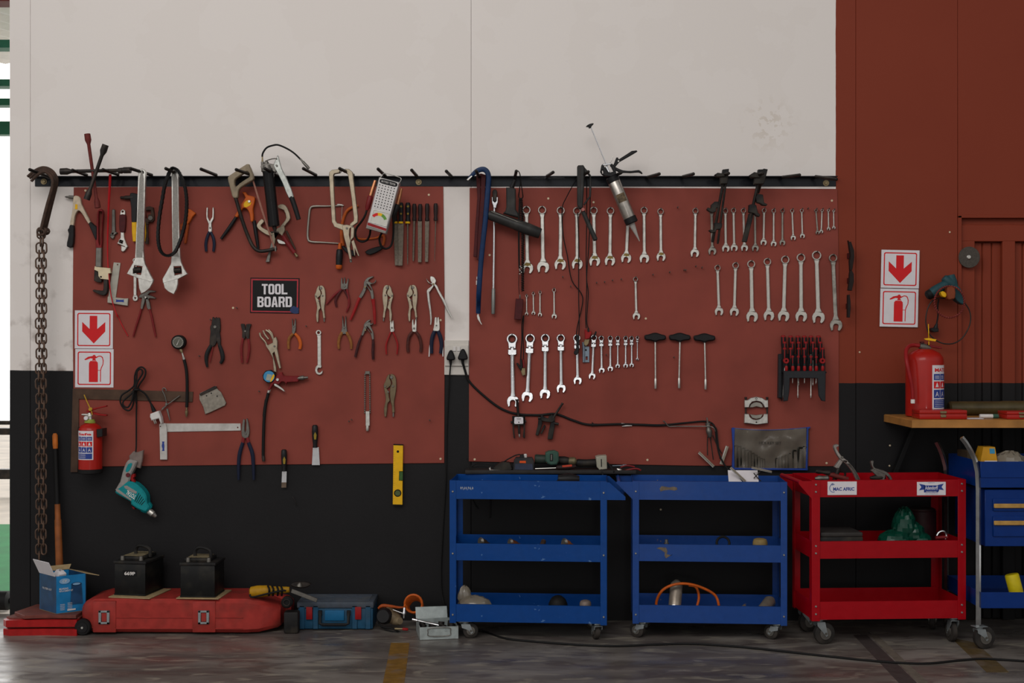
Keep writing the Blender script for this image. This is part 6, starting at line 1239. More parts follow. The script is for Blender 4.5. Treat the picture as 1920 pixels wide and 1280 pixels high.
t2,M2,w2=trolley('duller scratched blue three-tier trolley in the middle',(1186,.407),(1476,.455),.29,[(z-.004,q_-.004) for z,q_ in zA],blue2,.030,(-1,.075,.085,(1.,.12,.12)),.036,(.55,),castang=(2.6,2.5,.4,.6))
t3,M3,w3=trolley('red three-tier trolley with two stickers on its top tray',(1522,.545),(1811,.505),.325,[(.7548,.6768),(.4758,.3966),(.2016,.1187)],red3,.038,(-1,.06,.085,(1.,.15,.2)),.05,(.26,.68),castang=(.2,1.6,.3,1.2))
# bare patches where stickers came off the middle trolley
q=B(M2)
for pl in ([(.085,.702),(.095,.714),(.108,.712),(.13,.708),(.15,.712),(.165,.708),(.168,.698),(.155,.693),(.13,.697),(.105,.694),(.09,.688)],[(.07,.424),(.085,.43),(.115,.428),(.122,.412),(.118,.398),(.14,.392),(.146,.398),(.13,.388),(.115,.378),(.108,.39),(.11,.405),(.09,.418)]):
    q=B(M2); q.add([(x+.04,.0002,z) for x,z in pl],[tuple(range(len(pl)))]); q.o('glue_stain',mat('glue_stain','6a5e50',.7,0,.4,60),t2)
q=B(M1)
for i in range(7): 
    x=.05+i*.009; q.add([(x,.0004,.705+.004*math.sin(i*2)),(x+.003,.0004,.712),(x+.007,.0004,.700+.006*math.cos(i*3)),(x+.004,.0004,.697)],[(0,1,2,3)])
q.o('scratch',mat('scratch_grey','9a9ca0',.6),t1)
# stickers on the red trolley
def onM(M,x,z): return lambda u,v:tuple(M@Vc((x+u,-.0022,z+v)))
q=B(M3); q.bx(.073,.208,-.0018,.0009,.687,.748,.0003,1); s_=q.o('sticker',paper,t3)
q=B(); q.txw('MAC AFRIC',onM(M3,.1475,.714),0,0,.098,.016,.035); q.o('sticker_lettering',signblue,s_)
q=B(); f=onM(M3,.098,.718); q.add([f(.018*math.cos(a),.020*math.sin(a)) for a in [math.pi*.35+i*math.pi*1.3/10 for i in range(11)]]+[f(.014*math.cos(a),.016*math.sin(a)) for a in [math.pi*1.65-i*math.pi*1.3/10 for i in range(11)]],[(i,i+1,20-i,21-i) for i in range(10)]); q.add([f(-.012,.016),f(-.004,.024),f(.004,.02),f(0,.012)],[(0,1,2,3)]); q.o('sticker_emblem',mat('emblem_grey','7c86a8',.5),s_)
q=B(M3); q.bx(.488,.622,-.0018,.0009,.683,.744,.0003,1); s_=q.o('sticker',paper,t3)
q=B(); f=onM(M3,.555,.716)
for pl in ([(-.035,.012),(.035,.012),(.035,-.014),(-.035,-.014)],[(-.058,.020),(-.030,.014),(-.030,-.006),(-.058,-.010),(-.047,.005)],[(.058,.020),(.030,.014),(.030,-.006),(.058,-.010),(.047,.005)],[(-.035,-.012),(.035,-.012),(.030,-.020),(-.035,-.020)]): q.add([f(*p) for p in pl],[tuple(range(len(pl)))])
q.o('sticker_banner',signblue,s_)
f2=lambda dz:(lambda u,v:tuple(M3@Vc((.555+u,-.0026,.716+dz+v))))
q=B(); q.txw('Adendorff',f2(.001),0,0,.060,.017,.02); q.txw('MACHINERY MART',f2(-.016),0,0,.05,.005); q.o('sticker_lettering',paper,s_)
q=B(); q.txw('www.adendorff.co.za',f2(-.026),0,0,.06,.004); q.txw('QUALITY',f2(.024),0,0,.03,.004); q.o('sticker_small_print',signblue,s_)
# ---------------- plank behind the first trolley with the power tools
V(); zS=.742; zK=.760
x0,x1=X(872,.14),X(1193,.14)
q=B(); q.bx(x0,x1,-.14,-.0075,zS,zK,.003); tag(q.o('plank',mat('dark_plank','2c2a29',.6,0,.3,14,.1)),'dark grey plank along the wall behind the bright blue trolley','plank')
V(920,720,6.)
t=thing('battery_charger','dark grey charger block with orange label on the plank','charger'); P(t,'body',mat('charger_grey','2b2a2c',.5,0,.2,dirt='4a443c'),[(250,975),(262,865),(285,828),(470,830),(490,870),(490,985),(255,985)],.07,.135,1.5)
P(t,'front_panel',mat('charger_blue','34394a',.5,0,.2),[(275,895),(470,895),(478,965),(270,962)],.135,.137,.3); P(t,'orange_label',mat('label_orange','d8501c',.5),[(325,862),(395,862),(397,888),(325,886)],.135,.1365,.2)
q=B(); q.la((390,830,.1),(385,785,.1),[(0,20),(.5,20),(.6,24),(1,18)],.1,14); q.o('knob',whitep,t); P(t,'switch_block',blackp,[(325,830),(332,795),(372,790),(375,832)],.08,.12,.8)
T(t,'lead',rubber,[(330,790,.1),(280,800,.1),(200,840,.1),(130,885,.1),(60,920,.1)],7,.1,8,4)
t=thing('sander','flat black sander with tangled lead at the plank end','sander'); P(t,'body',dustbk,[(30,945),(80,905),(130,880),(210,885),(235,930),(232,972),(40,980)],.06,.125,1.5,2); P(t,'base',steel,[(-20,945),(0,935),(0,962),(152,968),(150,978),(-10,975)],.10,.13,.4)
T(t,'lead',rubber,[(-40,930,.1),(-130,915,.1),(-200,930,.1),(-235,900,.09),(-255,860,.09),(-265,835,.09),(-255,850,.09),(-240,910,.1),(-235,985,.12)],6,.1,8,4); T(t,'lead',rubber,[(60,920,.1),(-20,900,.1),(-120,890,.09),(-180,905,.1),(-225,940,.11),(-205,985,.12)],5,.1,8,4)
t=thing('polisher','green corded power tool with square green head on the plank','power tool')
q=B(); q.la((495,840,.09),(625,845,.09),[(0,44),(.1,52),(1,50)],.09,18); q.o('motor',mat('dark_green','27322c',.5,0,.2,dirt='46463c'),t)
P(t,'head',green,[(618,775),(655,758),(720,752),(765,772),(768,860),(745,905),(680,910),(640,895),(615,860)],.06,.135,2); P(t,'slot',black,[(668,785),(700,785),(700,865),(668,865)],.135,.137,.3); q=B(); q.rc(676,792,692,858,.137,.140); q.o('slider',grey,t)
q=B(); q.la((765,850,.09),(875,862,.09),[(0,40),(.6,46),(1,40)],.09,18); q.o('grip',dustbk,t); q=B(); q.la((870,865,.09),(965,865,.09),[(0,34),(.3,46),(.8,44),(1,26)],.09,18); q.o('gear_case',mat('sandy_cast','6a6048',.5,.4,.3),t)
t=thing('grinder','black body grinder with pale switch box on the plank','grinder')
q=B(); q.la((960,885,.08),(1195,885,.08),[(0,34),(.1,44),(.5,40),(.9,46),(1,42)],.08,18); q.o('body',dustbk,t); P(t,'switch_box',mat('pale_grey_box','a09c8c',.5,0,.15,dirt='6a6656'),[(1185,822),(1225,810),(1305,806),(1310,955),(1225,965),(1195,930)],.05,.13,1); P(t,'slot',black,[(1240,842),(1250,842),(1252,930),(1242,930)],.13,.1315,.2)
T(t,'lead',rubber,[(1240,960,.13),(1260,1010,.145),(1265,1060,.15)],9,.14,8,3); T(t,'lead',rubber,[(1310,885,.1),(1350,930,.12),(1390,990,.14)],12,.12,8,3)
t=thing('screwdriver','black screwdriver with orange stripe lying on the plank','screwdriver'); q=B(); q.la((735,940,.125),(960,925,.125),[(0,12),(.05,28),(.6,32),(.9,24),(1,14)],.125,14); q.o('handle',mat('brown_black','281a18',.5),t); q=B(); q.ln((805,925),(915,915),22,.134,.139,.3); q.o('stripe',mat('stripe_orange','b8402a',.5),t); q=B(); q.la((500,950,.125),(740,942,.125),[(0,6),(1,6)],.125,8); q.o('shank',steel,t)
t=thing('pliers','red-handled pliers lying at the end of the plank','pliers'); T(t,'handle',redd,[(1460,935,.11),(1530,915,.11),(1620,930,.11)],10,.11,8,3); T(t,'handle',redd,[(1470,985,.12),(1560,960,.12),(1640,950,.12),(1690,970,.12)],11,.12,8,3); q=B(); q.la((1475,985,.12),(1420,950,.12),[(0,20),(.5,24),(1,8)],.12,10); q.o('jaw',steel,t)
q=B(); q.la((1370,918,.1),(1530,912,.1),[(0,6),(.7,6),(.72,12),(1,12)],.1,10); tag(q.o('drill_bit',mat('blue_zinc','7c8894')),'slim bluish steel bit lying on the plank by the pliers','bit')
V()
t=thing('hanging_strap','black strap end dangling behind the bright blue trolley','strap'); q=B(); q.tb([(920,893,.06),(920,930,.05),(919.5,966,.045),(918,969,.05)],1.6,.05,8,3); q.o('strap',rubber,t); q=B(); q.tb([(884,925,.03),(888,940,.03),(897,954,.03)],1.4,.03,8,3); q.o('loose_end',rubber,t)
# ---------------- contents of the trolleys
def onT(M,x,y,z): return M@Vc((x,y,z))
def lump(name,label,cat_,M,c,rad,m,jit=.12,group=None,n=14):
    q=B(M); q.el(c,rad,n,jit); return tag(q.o(name,m),label,cat_,group)
za=zA[1][1]+.0085; zb=zA[2][1]+.0085; zt0=zA[0][1]+.0085
t=thing('air_tool','black pistol air tool lying in the bright blue trolley top tray','air tool'); q=B(M1); q.lw((.50,.12,zt0+.075),(.60,.13,zt0+.073),[(0,.02),(.5,.03),(1,.018)],12); q.o('body',blackp,t); q=B(M1); q.lw((.51,.12,zt0+.065),(.48,.10,zt0+.012),[(0,.015),(1,.017)],10); q.o('grip',blackp,t)
for l,x,r,m_,dx in (('rusty round-ended steel part lying in the bright blue trolley middle tray',.135,.019,rust,.06),('copper-edged pipe piece in the bright blue trolley middle tray',.275,.017,mat('dull_copper','7a4a34',.5,.5),.08),('upright brown bush standing in the bright blue trolley middle tray',.42,.016,rust,.01),('orange taped coupling in the bright blue trolley middle tray',.53,.019,mat('taped_orange','9a5a30',.6,0,.4,80),.06)):
    t=thing('pipe_fitting',l,'fitting','fittings in the middle tray'); h_=.085 if dx<.02 else .055; 
    q=B(M1); q.lw((x,.10,za+r+(.046 if dx>.02 else .01)),(x+dx,.16,za+r*(1.1 if dx>.02 else 3.8)),[(0,r),(.3,r),(.35,r*.8),(1,r*.75)],16); q.o('body',m_,t); q=B(M1); q.lw((x-.004,.094,za+r+(.046 if dx>.02 else .01)),(x+.002,.101,za+r+(.046 if dx>.02 else .01)),[(0,r*.7),(1,r*1.08)],16); q.o('rim',grey,t)
bag=bpy.data.materials.new('clear_bag'); bag.use_nodes=True; bs_=bag.node_tree.nodes['Principled BSDF']; bs_.inputs['Base Color'].default_value=hx('8c8272'); bs_.inputs['Roughness'].default_value=.22; bs_.inputs['Alpha'].default_value=.75; bs_.inputs['Coat Weight'].default_value=.6
MATS['clear_bag']=bag
t=thing('plastic_bag','crumpled clear plastic bag in the bright blue trolley bottom tray','bag')
q=B(M1); q.el((.105,.11,zb+.05),(.08,.06,.043),24,.08); q.el((.055,.13,zb+.085),(.032,.028,.05),18,.1); q.o('crumpled_film',bag,t)
q=B(M1); q.el((.50,.12,zb+.05),(.045,.045,.049),18,.02); tag(q.o('rubber_dome',rubber),'dark domed rubber part in the bright blue trolley bottom tray','part')
q=B(M1); q.lw((.63,.07,zb),(.63,.07,zb+.088),[(0,.027),(.85,.027),(.95,.022),(1,.012)],18); tag(q.o('grease_tin',mat('tin_grey','7a6c64',.5,.3,.2)),'small grey tin in the corner of the bright blue trolley bottom tray','tin')
za2,zb2,zt2=za-.004,zb-.004,zt0-.004
t=thing('spray_can','bare aluminium spray can tilted in the middle trolley bottom tray','can'); q=B(M2); q.lw((.20,.10,zb2+.037),(.215,.17,zb2+.160),[(0,.022),(.03,.030),(.80,.030),(.88,.027),(.96,.016),(1,.010)],20); q.o('body',mat('spray_can_metal','a89c8e',.35,.6,.2,dirt='6a5c50'),t); q=B(M2); q.lw((.1978,.089,zb2+.016),(.201,.105,zb2+.045),[(0,.029),(1,.0315)],20); q.o('base_rim',chrome,t)
t=thing('orange_hose','short orange hose looped over the spray can','hose'); q=B(M2); q.t3([onT(Matrix(),*p) for p in ((.125,.12,zb2+.01),(.115,.12,zb2+.06),(.14,.10,zb2+.12),(.19,.095,zb2+.150),(.25,.095,zb2+.157),(.32,.11,zb2+.140),(.39,.13,zb2+.10),(.41,.13,zb2+.05),(.405,.13,zb2+.01))],.0065,10,5); q.o('loop',orange,t)
q=B(M2); q.t3([Vc(p) for p in ((.27,.15,zb2+.14),(.305,.15,zb2+.13),(.318,.15,zb2+.08),(.30,.14,zb2+.02),(.285,.12,zb2+.008))],.006,8,4); q.o('end',orange,t)
q=B(M2); q.lw((.60,.06,zb2+.03),(.66,.16,zb2+.075),[(0,.024),(.03,.029),(.85,.029),(1,.018)],18); tag(q.o('spray_can',mat('spray_can_metal','a89c8e')),'bare can lying in the far corner of the middle trolley bottom tray','can')
q=B(M2); q.t3([Vc((.43+.03*math.cos(a),.13+.01*math.sin(a),za2+.06+.028*math.sin(a))) for a in [i*math.pi/8 for i in range(16)]],.006,8,1,1,True); tag(q.o('rubber_ring',rubber),'black rubber ring in the middle trolley middle tray','ring')
q=B(M2); q.lw((.60,.10,za2),(.60,.10,za2+.088),[(0,.035),(.8,.035),(.95,.03),(1,.02)],18); tag(q.o('tape_roll',mat('tan_roll','8a7448',.6,0,.2)),'tan round roll in the middle trolley middle tray','roll')
q=B(M2); q.lw((.16,.06,za2),(.16,.06,za2+.085),[(0,.012),(.8,.012),(.82,.008),(1,.008)],12); tag(q.o('bolt_stub',grey),'small upright bolt in the middle trolley middle tray','bolt')
q=B(M2); slab(q,Vc((.455,.06,zt2+.005)),Vc((.14,.0,.0)),Vc((-.0,.10,.11)),.002); 
tag(q.o('paper_sheet',paper),'white paper sheet sticking up from the middle trolley top tray','paper')
V(1220,720,6.)
hone('second cylinder hone lying in the middle trolley top tray against the paper',((1250,1100),(1235,1180)),[[(1240,1090),(1200,1050),(1160,1000)],[(1160,1060),(1205,1010),(1245,970)],[(1060,1125),(1010,1060),(985,1020)]],[((905,938),(1070,1090),18),((1140,935),(1365,985),14)],.33)
V()
# red trolley
zr0=.6768+.0085; zr1=.3966+.0085
t=thing('gear_puller','pale two-armed gear puller propped up in the red trolley top tray','puller')
V(1480,820,4.364); pa=mat('pale_forged','98928c',.45,.5,.2,dirt='5a544c')
P(t,'arm',pa,[(365,75),(380,58),(402,58),(405,72),(388,80),(392,100),(425,150),(470,185),(520,240),(560,300),(585,360),(590,420),(560,420),(548,340),(505,262),(460,210),(410,170),(378,115)],.36,.385,.8,2,holes=[circ((466,198),9)])
P(t,'link',pa,[(428,165),(452,180),(400,262),(372,242)],.35,.375,.8); q=B(); q.dk((434,162),10,.385,.392,12); q.o('pivot',grey,t)
q=B(); q.la((405,250,.37),(350,400,.37),[(0,18),(1,18)],.37,12); q.o('screw',dark,t)
t=thing('gear_puller','smaller grey gear puller lying in the red trolley top tray','puller')
P(t,'arm',grey,[(668,205),(680,190),(692,195),(688,225),(705,250),(770,268),(815,295),(845,345),(842,420),(820,420),(822,345),(790,308),(735,285),(690,262)],.33,.352,.8,2); P(t,'arm',grey,[(668,270),(690,255),(790,300),(780,345),(770,420),(740,420),(740,340),(700,300)],.35,.37,.8)
q=B(); q.la((660,330,.36),(790,325,.36),[(0,10),(.3,22),(.7,22),(1,10)],.36,12); q.o('yoke',dark,t)
t=thing('ball_hammer','dark red-handled hammer lying in the red trolley top tray','hammer')
q=B(); q.la((320,300,.40),(480,340,.40),[(0,14),(.3,20),(1,18)],.40,12); q.o('handle',mat('red_oxide','6a2c28'),t); q=B(); q.la((215,275,.40),(330,290,.40),[(0,16),(.2,20),(.5,14),(.8,22),(1,20)],.40,12); q.o('head',dark,t)
q=B(); q.la((210,335,.44),(325,332,.44),[(0,10),(.3,26),(.6,20),(.9,24),(1,12)],.44,12); tag(q.o('socket_adapter',grey),'grey socket adapter at the near rim of the red trolley top tray','socket')
q=B(); q.t3([W((420+38*math.cos(a),300+26*math.sin(a)),.34+.02*math.sin(a)) for a in [i*math.pi/9 for i in range(18)]],.005,8,1,1,True); tag(q.o('steel_ring',dark),'dark steel ring behind the hammer in the red trolley top tray','ring')
t=thing('flat_case','flat dark case lying in the red trolley middle tray','case'); q=B(M3); q.bx(.045,.245,.02,.20,zr1,zr1+.088,.006); q.o('base',dustbk,t); q=B(M3); q.bx(.047,.243,.018,.198,zr1+.088,zr1+.108,.005); q.o('lid',mat('dark_grey_lid','33302e',.5,0,.2),t)
grn=mat('green_film','063a2c',.3,0,.25,30,.5,coat=.4)
t=thing('plastic_bag','crumpled dark green plastic bag in the red trolley middle tray','bag')
random.seed(5); q=B(M3); q.el((.472,.12,zr1+.108),(.055,.06,.098),30,.085); q.el((.50,.12,zr1+.078),(.07,.06,.066),30,.09); q.el((.42,.10,zr1+.058),(.075,.06,.050),24,.07); q.el((.545,.10,zr1+.05),(.05,.06,.043),24,.07); q.o('crumpled_film',grn,t,sharp=13)
t=thing('paint_tin','dark red-brown tin behind the green bag in the red trolley','tin'); q=B(M3); q.lw((.60,.248,zr1),(.60,.248,zr1+.185),[(0,.066),(.02,.07),(.95,.07),(.97,.066),(1,.066)],24); q.o('body',mat('tin_brown','2c1416',.5,.1,.3),t); q=B(M3); q.rg if 0 else q.lw((.60,.248,zr1+.185),(.60,.248,zr1+.189),[(0,.060),(1,.058)],24); q.o('lid',dark,t)
t=thing('shackle','small chrome shackle at the right of the red trolley middle tray','shackle'); q=B(M3); q.t3([Vc(p) for p in ((.60,.05,zr1+.085),(.61,.05,zr1+.10),(.63,.05,zr1+.105),(.645,.05,zr1+.09),(.64,.05,zr1+.07))],.006,8,4); q.o('bow',chrome,t); q=B(M3); q.lw((.595,.05,zr1+.075),(.65,.05,zr1+.078),[(0,.008),(1,.008)],10); q.o('pin',redd,t)
# ---------------- bench with the large extinguisher
V(); zbn=1.025; bw=mat('bench_timber','a8743c',.42,0,.3,9,.08,coat=.1)
t=thing('workbench','pale wooden bench top fixed to the wall by the door','bench'); xb=X(1710,.48)
q=B(); zpr(q,[(X(1659,.02),.004),(X(1659,.02),.05),(xb,.48),(xb+.06,.48),(2.95,.48),(2.95,.004)],zbn-.036,zbn,.004); q.o('top',bw,t)
q=B(); V(); q.ln((1712,806),(1672,905),8,.03,.07,.4); q.bx(2.25,2.3,-.40,-.35,.0,zbn-.036,.003,1) if 0 else None; q.o('brace',black,t)
for x in (2.86,): 
    q=B(); q.bx(x,x+.05,-.25,-.2,.0005,zbn-.0362,.003,1); q.o('leg',black,t)
def label_on(fn,t,items,name_prefix=''):
    for nm,m_,rects,texts in items:
        q=B()
        for u0,u1,v0,v1,off in rects: q.gr(lambda u,v,o=off:fn(u,v,o),u0,u1,v0,v1,8,1)
        for s_,cu,cv,w,h_,b,off in texts: q.txw(s_,lambda u,v,o=off:fn(u,v,o),cu,cv,w,h_,b)
        ob=q.o(nm,m_,t if nm=='label' else lb_,sharp=60)
        if nm=='label': lb_=ob
exred=mat('extinguisher_red','a01c14',.3,0,.08,20,.02,coat=.4)
def extinguisher(label,cx,d,r,z0,h_,lab,yaw,small):
    t=thing('fire_extinguisher',label,'extinguisher'); c=Vc((X(cx,d),-d,z0))
    up=Vc((0,0,1)); q=B(); q.lw(c,c+up*h_,[(0,r*.9),(.015,r),(.82,r),(.88,r*.96),(.94,r*.80),(.98,r*.5),(1,r*.33)],40); q.o('cylinder',exred,t)
    def fn(u,v,o=0): a=u/r+yaw; rr=r+.0006+o; return (c.x+rr*math.sin(a),c.y-rr*math.cos(a),c.z+v)
    label_on(fn,t,lab)
    return t,c,fn
V()
dE=.20; kE=K(dE); zE=Zp(772,dE)
def exlabel(u0,u1,z0,z1,brand,rows,cols):
    """white label with brand line, a blue row, a red row of flames, blue rows below; u along the girth, z heights"""
    W_=u1-u0; Hh=z1-z0; bl=[];rd=[];wt=[]
    ys=[(.66,.80,bl),(.47,.63,rd),(.25,.44,bl),(.03,.22,bl)]
    tw=[]
    for a,b,lst in ys:
        n=cols if b<.7 and a>.24 or a>.6 else 1
        if a<.1: n=1
        for i in range(n): lst.append((u0+W_*(.05+.9*i/n+.01),u0+W_*(.05+.9*(i+1)/n-.012),z0+Hh*a,z0+Hh*b,.0004))
    for i in range(cols):
        cu=u0+W_*(.05+.9*(i+.5)/cols); w=W_*.9/cols
        wt.append((cu-w*.12,cu+w*.12,z0+Hh*.50,z0+Hh*.575,.0007)); tw.append(('A',cu,z0+Hh*.55,w*.5,Hh*.11,0,.0007)); tw.append(('A',cu,z0+Hh*.34,w*.5,Hh*.11,0,.0007))
        for k in range(3): wt.append((cu-w*.32,cu+w*.32,z0+Hh*(.69+.03*k),z0+Hh*(.70+.03*k),.0007))
    for k in range(4): wt.append((u0+W_*.1,u0+W_*.6,z0+Hh*(.06+.04*k),z0+Hh*(.068+.04*k),.0007))
    return [('label',paper,[(u0,u1,z0,z1,0)],[]),('brand_lettering',signred,[],[(brand,(u0+u1)/2,z0+Hh*.89,W_*.8,Hh*.085,.03,.0006)]),('blue_print',signblue,bl,[]),('red_print',signred,rd,[]),('white_print',paper,wt,tw)]
# small one on the left wall
dL=.075; r=.0565; zb_=Zp(885,dL); zt_=Zp(792,dL)
t,c,fn=extinguisher('small red fire extinguisher on the left board under its sign',169.5,dL,r,zb_,zt_-zb_,exlabel(-.060,.031,.065,.206,'Safe',4,3),0,True)
q=B(); q.lw(c+Vc((0,0,-.004)),c+Vc((0,0,.018)),[(0,r*.98),(.1,r*1.04),(.9,r*1.04),(1,r*.98)],36); q.o('base_ring',rubber,t)
V(100,740,4.923)
q=B(); q.la((338,258,dL),(340,225,dL),[(0,50),(.4,50),(.5,44),(1,40)],dL,20); q.o('neck_ring',mat('lime_ring','8a9440',.5,0,.1),t)
q=B(); q.la((340,230,dL),(338,165,dL),[(0,20),(.4,18),(.5,24),(1,20)],dL,14); q.la((340,185,dL),(262,182,dL),[(0,12),(.8,10),(1,7)],dL,10); q.o('valve',steel,t)
q=B(); q.dk((300,215),22,dL+.01,dL+.025,18); q.o('gauge',steel,t); q=B(); q.dk((300,215),17,dL+.0251,dL+.0258,18,.1); q.o('gauge_face',paper,t)
P(t,'lever',redp,[(300,150),(330,130),(400,118),(490,98),(488,110),(400,130),(345,150),(320,168)],dL-.01,dL+.012,.8); P(t,'carry_handle',redp,[(330,150),(360,158),(430,178),(492,184),(490,196),(420,192),(340,172)],dL-.01,dL+.012,.8)
T(t,'tag_string',mat('yellow_string','b08a28',.6),[(285,0,.03),(310,60,.05),(345,135,dL+.02),(352,150,dL+.02),(360,185,dL+.02)],5,.05,6,3); P(t,'tag',mat('yellow_string','b08a28'),[(325,125),(350,115),(360,135),(340,150),(322,142)],dL+.014,dL+.02,.4)
P(t,'bracket_strap',blackp,[(398,318),(452,312),(452,385),(400,392)],dL-.03,dL+.042,.6); P(t,'wall_bracket',blackp,[(225,300),(240,300),(240,690),(225,690)],.014,dL,.6)
# large one on the bench
V(); r=.0885; dR=.212
t,c,fn=extinguisher('large red fire extinguisher standing on the wooden bench',1733.5,dR,r,zbn+.0005,.325,exlabel(-.0,.128,.04,.248,'MATUS',4,3),.10,False)
V(1640,620,4.921)
q=B(); q.la((468,225,dR),(468,185,dR),[(0,38),(1,38)],dR,20); q.o('neck',exred,t)
q=B(); q.la((415,140,dR),(515,165,dR),[(0,26),(.3,34),(.6,30),(.8,26),(1,18)],dR,14); q.la((468,190,dR),(468,140,dR),[(0,30),(1,26)],dR,14); q.o('valve',mat('valve_grey','6a645c',.45,.6,.3),t)
P(t,'lever',redd,[(495,118),(515,128),(615,148),(622,165),(600,166),(510,148)],dR-.01,dR+.01,.8); P(t,'carry_handle',mat('dark_red_lever','4a1a18',.5),[(425,100),(455,95),(462,112),(430,118)],dR-.01,dR+.01,.8)
T(t,'hose',mat('hose_red','8c1c1e',.45,0,.15),[(415,138,dR),(360,132,dR),(315,145,dR+.02),(290,190,dR+.05),(295,280,dR+.085),(320,400,dR+.095),(345,520,dR+.095),(352,640,dR+.095)],[18,18,18,18,18,17,16,15],dR+.05,12,5)
q=B(); q.la((352,632,dR+.095),(352,672,dR+.095),[(0,18),(.1,20),(.9,20),(1,12)],dR+.09,14); q.o('nozzle',whitep,t)
T(t,'tag_string',yellow,[(496,-60,.2),(498,20,.23),(500,80,dR),(500,130,dR+.02)],4,.2,6,3); P(t,'tag',yellow,[(455,72),(500,66),(545,75),(572,80),(560,98),(520,92),(470,84)],dR+.01,dR+.014,.3)
# other things on the bench
def redbox(label,xa,xb_,d1,dp,h_):
    t=thing('case_box',label,'box','small red cases on the bench'); q=B(); q.bx(xa,xb_,-d1,-d1+dp,zbn+.0005,zbn+h_*.58,.003); q.o('base',exred,t); q=B(); q.bx(xa,xb_,-d1,-d1+dp,zbn+h_*.6,zbn+h_,.003); q.o('lid',exred,t)
    xm=(xa+xb_)/2 if xb_<2.3 else xa+.07
    q=B(); q.bx(xm-.015,xm+.015,-d1-.003,-d1+.001,zbn+h_*.65,zbn+h_*.92,.001,1); q.bx(xm-.013,xm+.013,-d1-.004,-d1+.001,zbn+h_*.2,zbn+h_*.55,.002,1); q.o('clasp',brass,t)
redbox('small red metal case with brass clasp in front of the large extinguisher',X(1724,.43),X(1813.5,.43),.43,.12,.042)
redbox('second small red metal case farther along the bench',X(1888,.43),X(1990,.43),.43,.12,.036)
t=thing('marker_pen','white marker pen lying on the bench between the red cases','marker'); q=B(); V(); z=zbn+.0105; q.lw((X(1837,.36),-.36,z),(X(1861,.36),-.36,z),[(0,.009),(.05,.010),(1,.010)],14); q.o('barrel',whitep,t); q=B(); q.lw((X(1861,.36),-.36,z),(X(1872,.36),-.36,z),[(0,.0105),(.95,.0105),(1,.009)],14); q.o('cap',mat('cap_green','3a5a4a',.4,0,.3,200),t)
q=B(); q.bx(X(1808,.40),X(1842,.40),-.42,-.34,zbn+.0005,zbn+.003,.0005,1); tag(q.o('paper_slip',paper),'white paper slip on the bench beside the first red case','paper')
t=thing('bottle','long brown cylinder lying along the back of the bench','bottle'); q=B(); z=zbn+.036; q.lw((X(1778,.12),-.12,z),(X(1935,.12),-.12,z),[(0,.026),(.02,.034),(.62,.034),(.64,.036),(.98,.036),(1,.03)],20); q.o('body',mat('brown_glass','4a4028',.3,.1,.3,20,coat=.4),t)
# ---------------- blue drawer cart by the door
V(); cb4=paint('cart_blue','002a6c',None); t=thing('drawer_cart','blue wheeled drawer cart with chrome posts under the bench','cart')
dF,dB=.60,.17; xl=X(1838,dF); xr=2.78
cp=mat('chrome_post','a8a8a8',.2,.95,.15,30,.05,dirt='4a4440')
def postc(pts,d,zb):
    q=B(); P3=[W(p,d) for p in pts]; e=P3[-1]; P3.append(Vc((e.x,e.y,zb))); vs=[]
    q.t3(P3,.0115,4,1); q.o('post',cp,t)
postc([(1803,820),(1811,830),(1820,845),(1828,862),(1833,885),(1834.5,920)],dF,.10); postc([(1756,828),(1762,840),(1768,856),(1773,875),(1774.5,905)],dB,.10)
z0,z1=Zp(914,dF),Zp(865,dF)
q=B(); q.bx(xl,xr,-dF,-dF+.003,z0,z1,.001,1); q.bx(xl,xr,-dB-.003,-dB,z0,z1,.001,1); q.bx(xl,xl+.003,-dF+.003,-dB-.003,z0,z1,.001,1); q.bx(xl+.003,xr,-dF+.003,-dB-.003,z0+.03,z0+.034,0); q.bx(xl,xr,-dF-.004,-dF,z0+.045,z1,.002,1); q.o('top_tray',cb4,t)
zd0,zd1=Zp(1024,dF-.01),Zp(918,dF-.01); xd=X(1847,dF-.01)
q=B(); q.bx(xd,xr,-dF+.012,-dB-.02,zd0,zd1,.002,1); q.o('drawer_body',cb4,t)
for ya,yb,hy0,hy1 in ((935,958,944,952),(968,1006,976,984)):
    q=B(); q.bx(xd+.035,xr-.03,-dF+.004,-dF+.014,Zp(yb,dF),Zp(ya,dF),.002,1); dw=q.o('drawer',cb4,t); q=B(); q.bx(xd+.036,xr-.03,-dF-.006,-dF+.0045,Zp(hy1,dF),Zp(hy0,dF),.002,1); q.o('drawer_pull',mat('tan_pull','b08848',.5,0,.15,dirt='6a4a20'),dw)
zl0,zl1=Zp(1140,dF),Zp(1110,dF)
q=B(); q.bx(xl,xr,-dF,-dF+.003,zl0,zl1,.001,1); q.bx(xl,xr,-dB-.003,-dB,zl0,zl1,.001,1); q.bx(xl,xl+.003,-dF+.003,-dB-.003,zl0,zl1,.001,1); q.bx(xl+.003,xr,-dF+.003,-dB-.003,zl0+.006,zl0+.009,0); q.o('bottom_tray',cb4,t)
q=B(); [q.lw((xl-.003,-dF+.02+a*.0,z),(xl+.002,-dF+.02,z),[(0,.006),(1,.006)],10) for a,z in ((0,z0+.03),(0,Zp(1030,dF)),(0,zl0+.02))]; q.o('bolt',mat('bright_bolt','a8a6a2'),t)
caster(t,rotz(Vc((X(1836,dF),-dF,0)),0),0,0,.105,.052,.25); caster(t,rotz(Vc((X(1775,dB),-dB,0)),0),0,0,.105,.052,1.2)
for x in (xr-.03,): caster(t,rotz(Vc((x,-dF+.03,0)),0),0,0,.105,.052,.4); caster(t,rotz(Vc((x,-dB-.03,0)),0),0,0,.105,.052,.4)
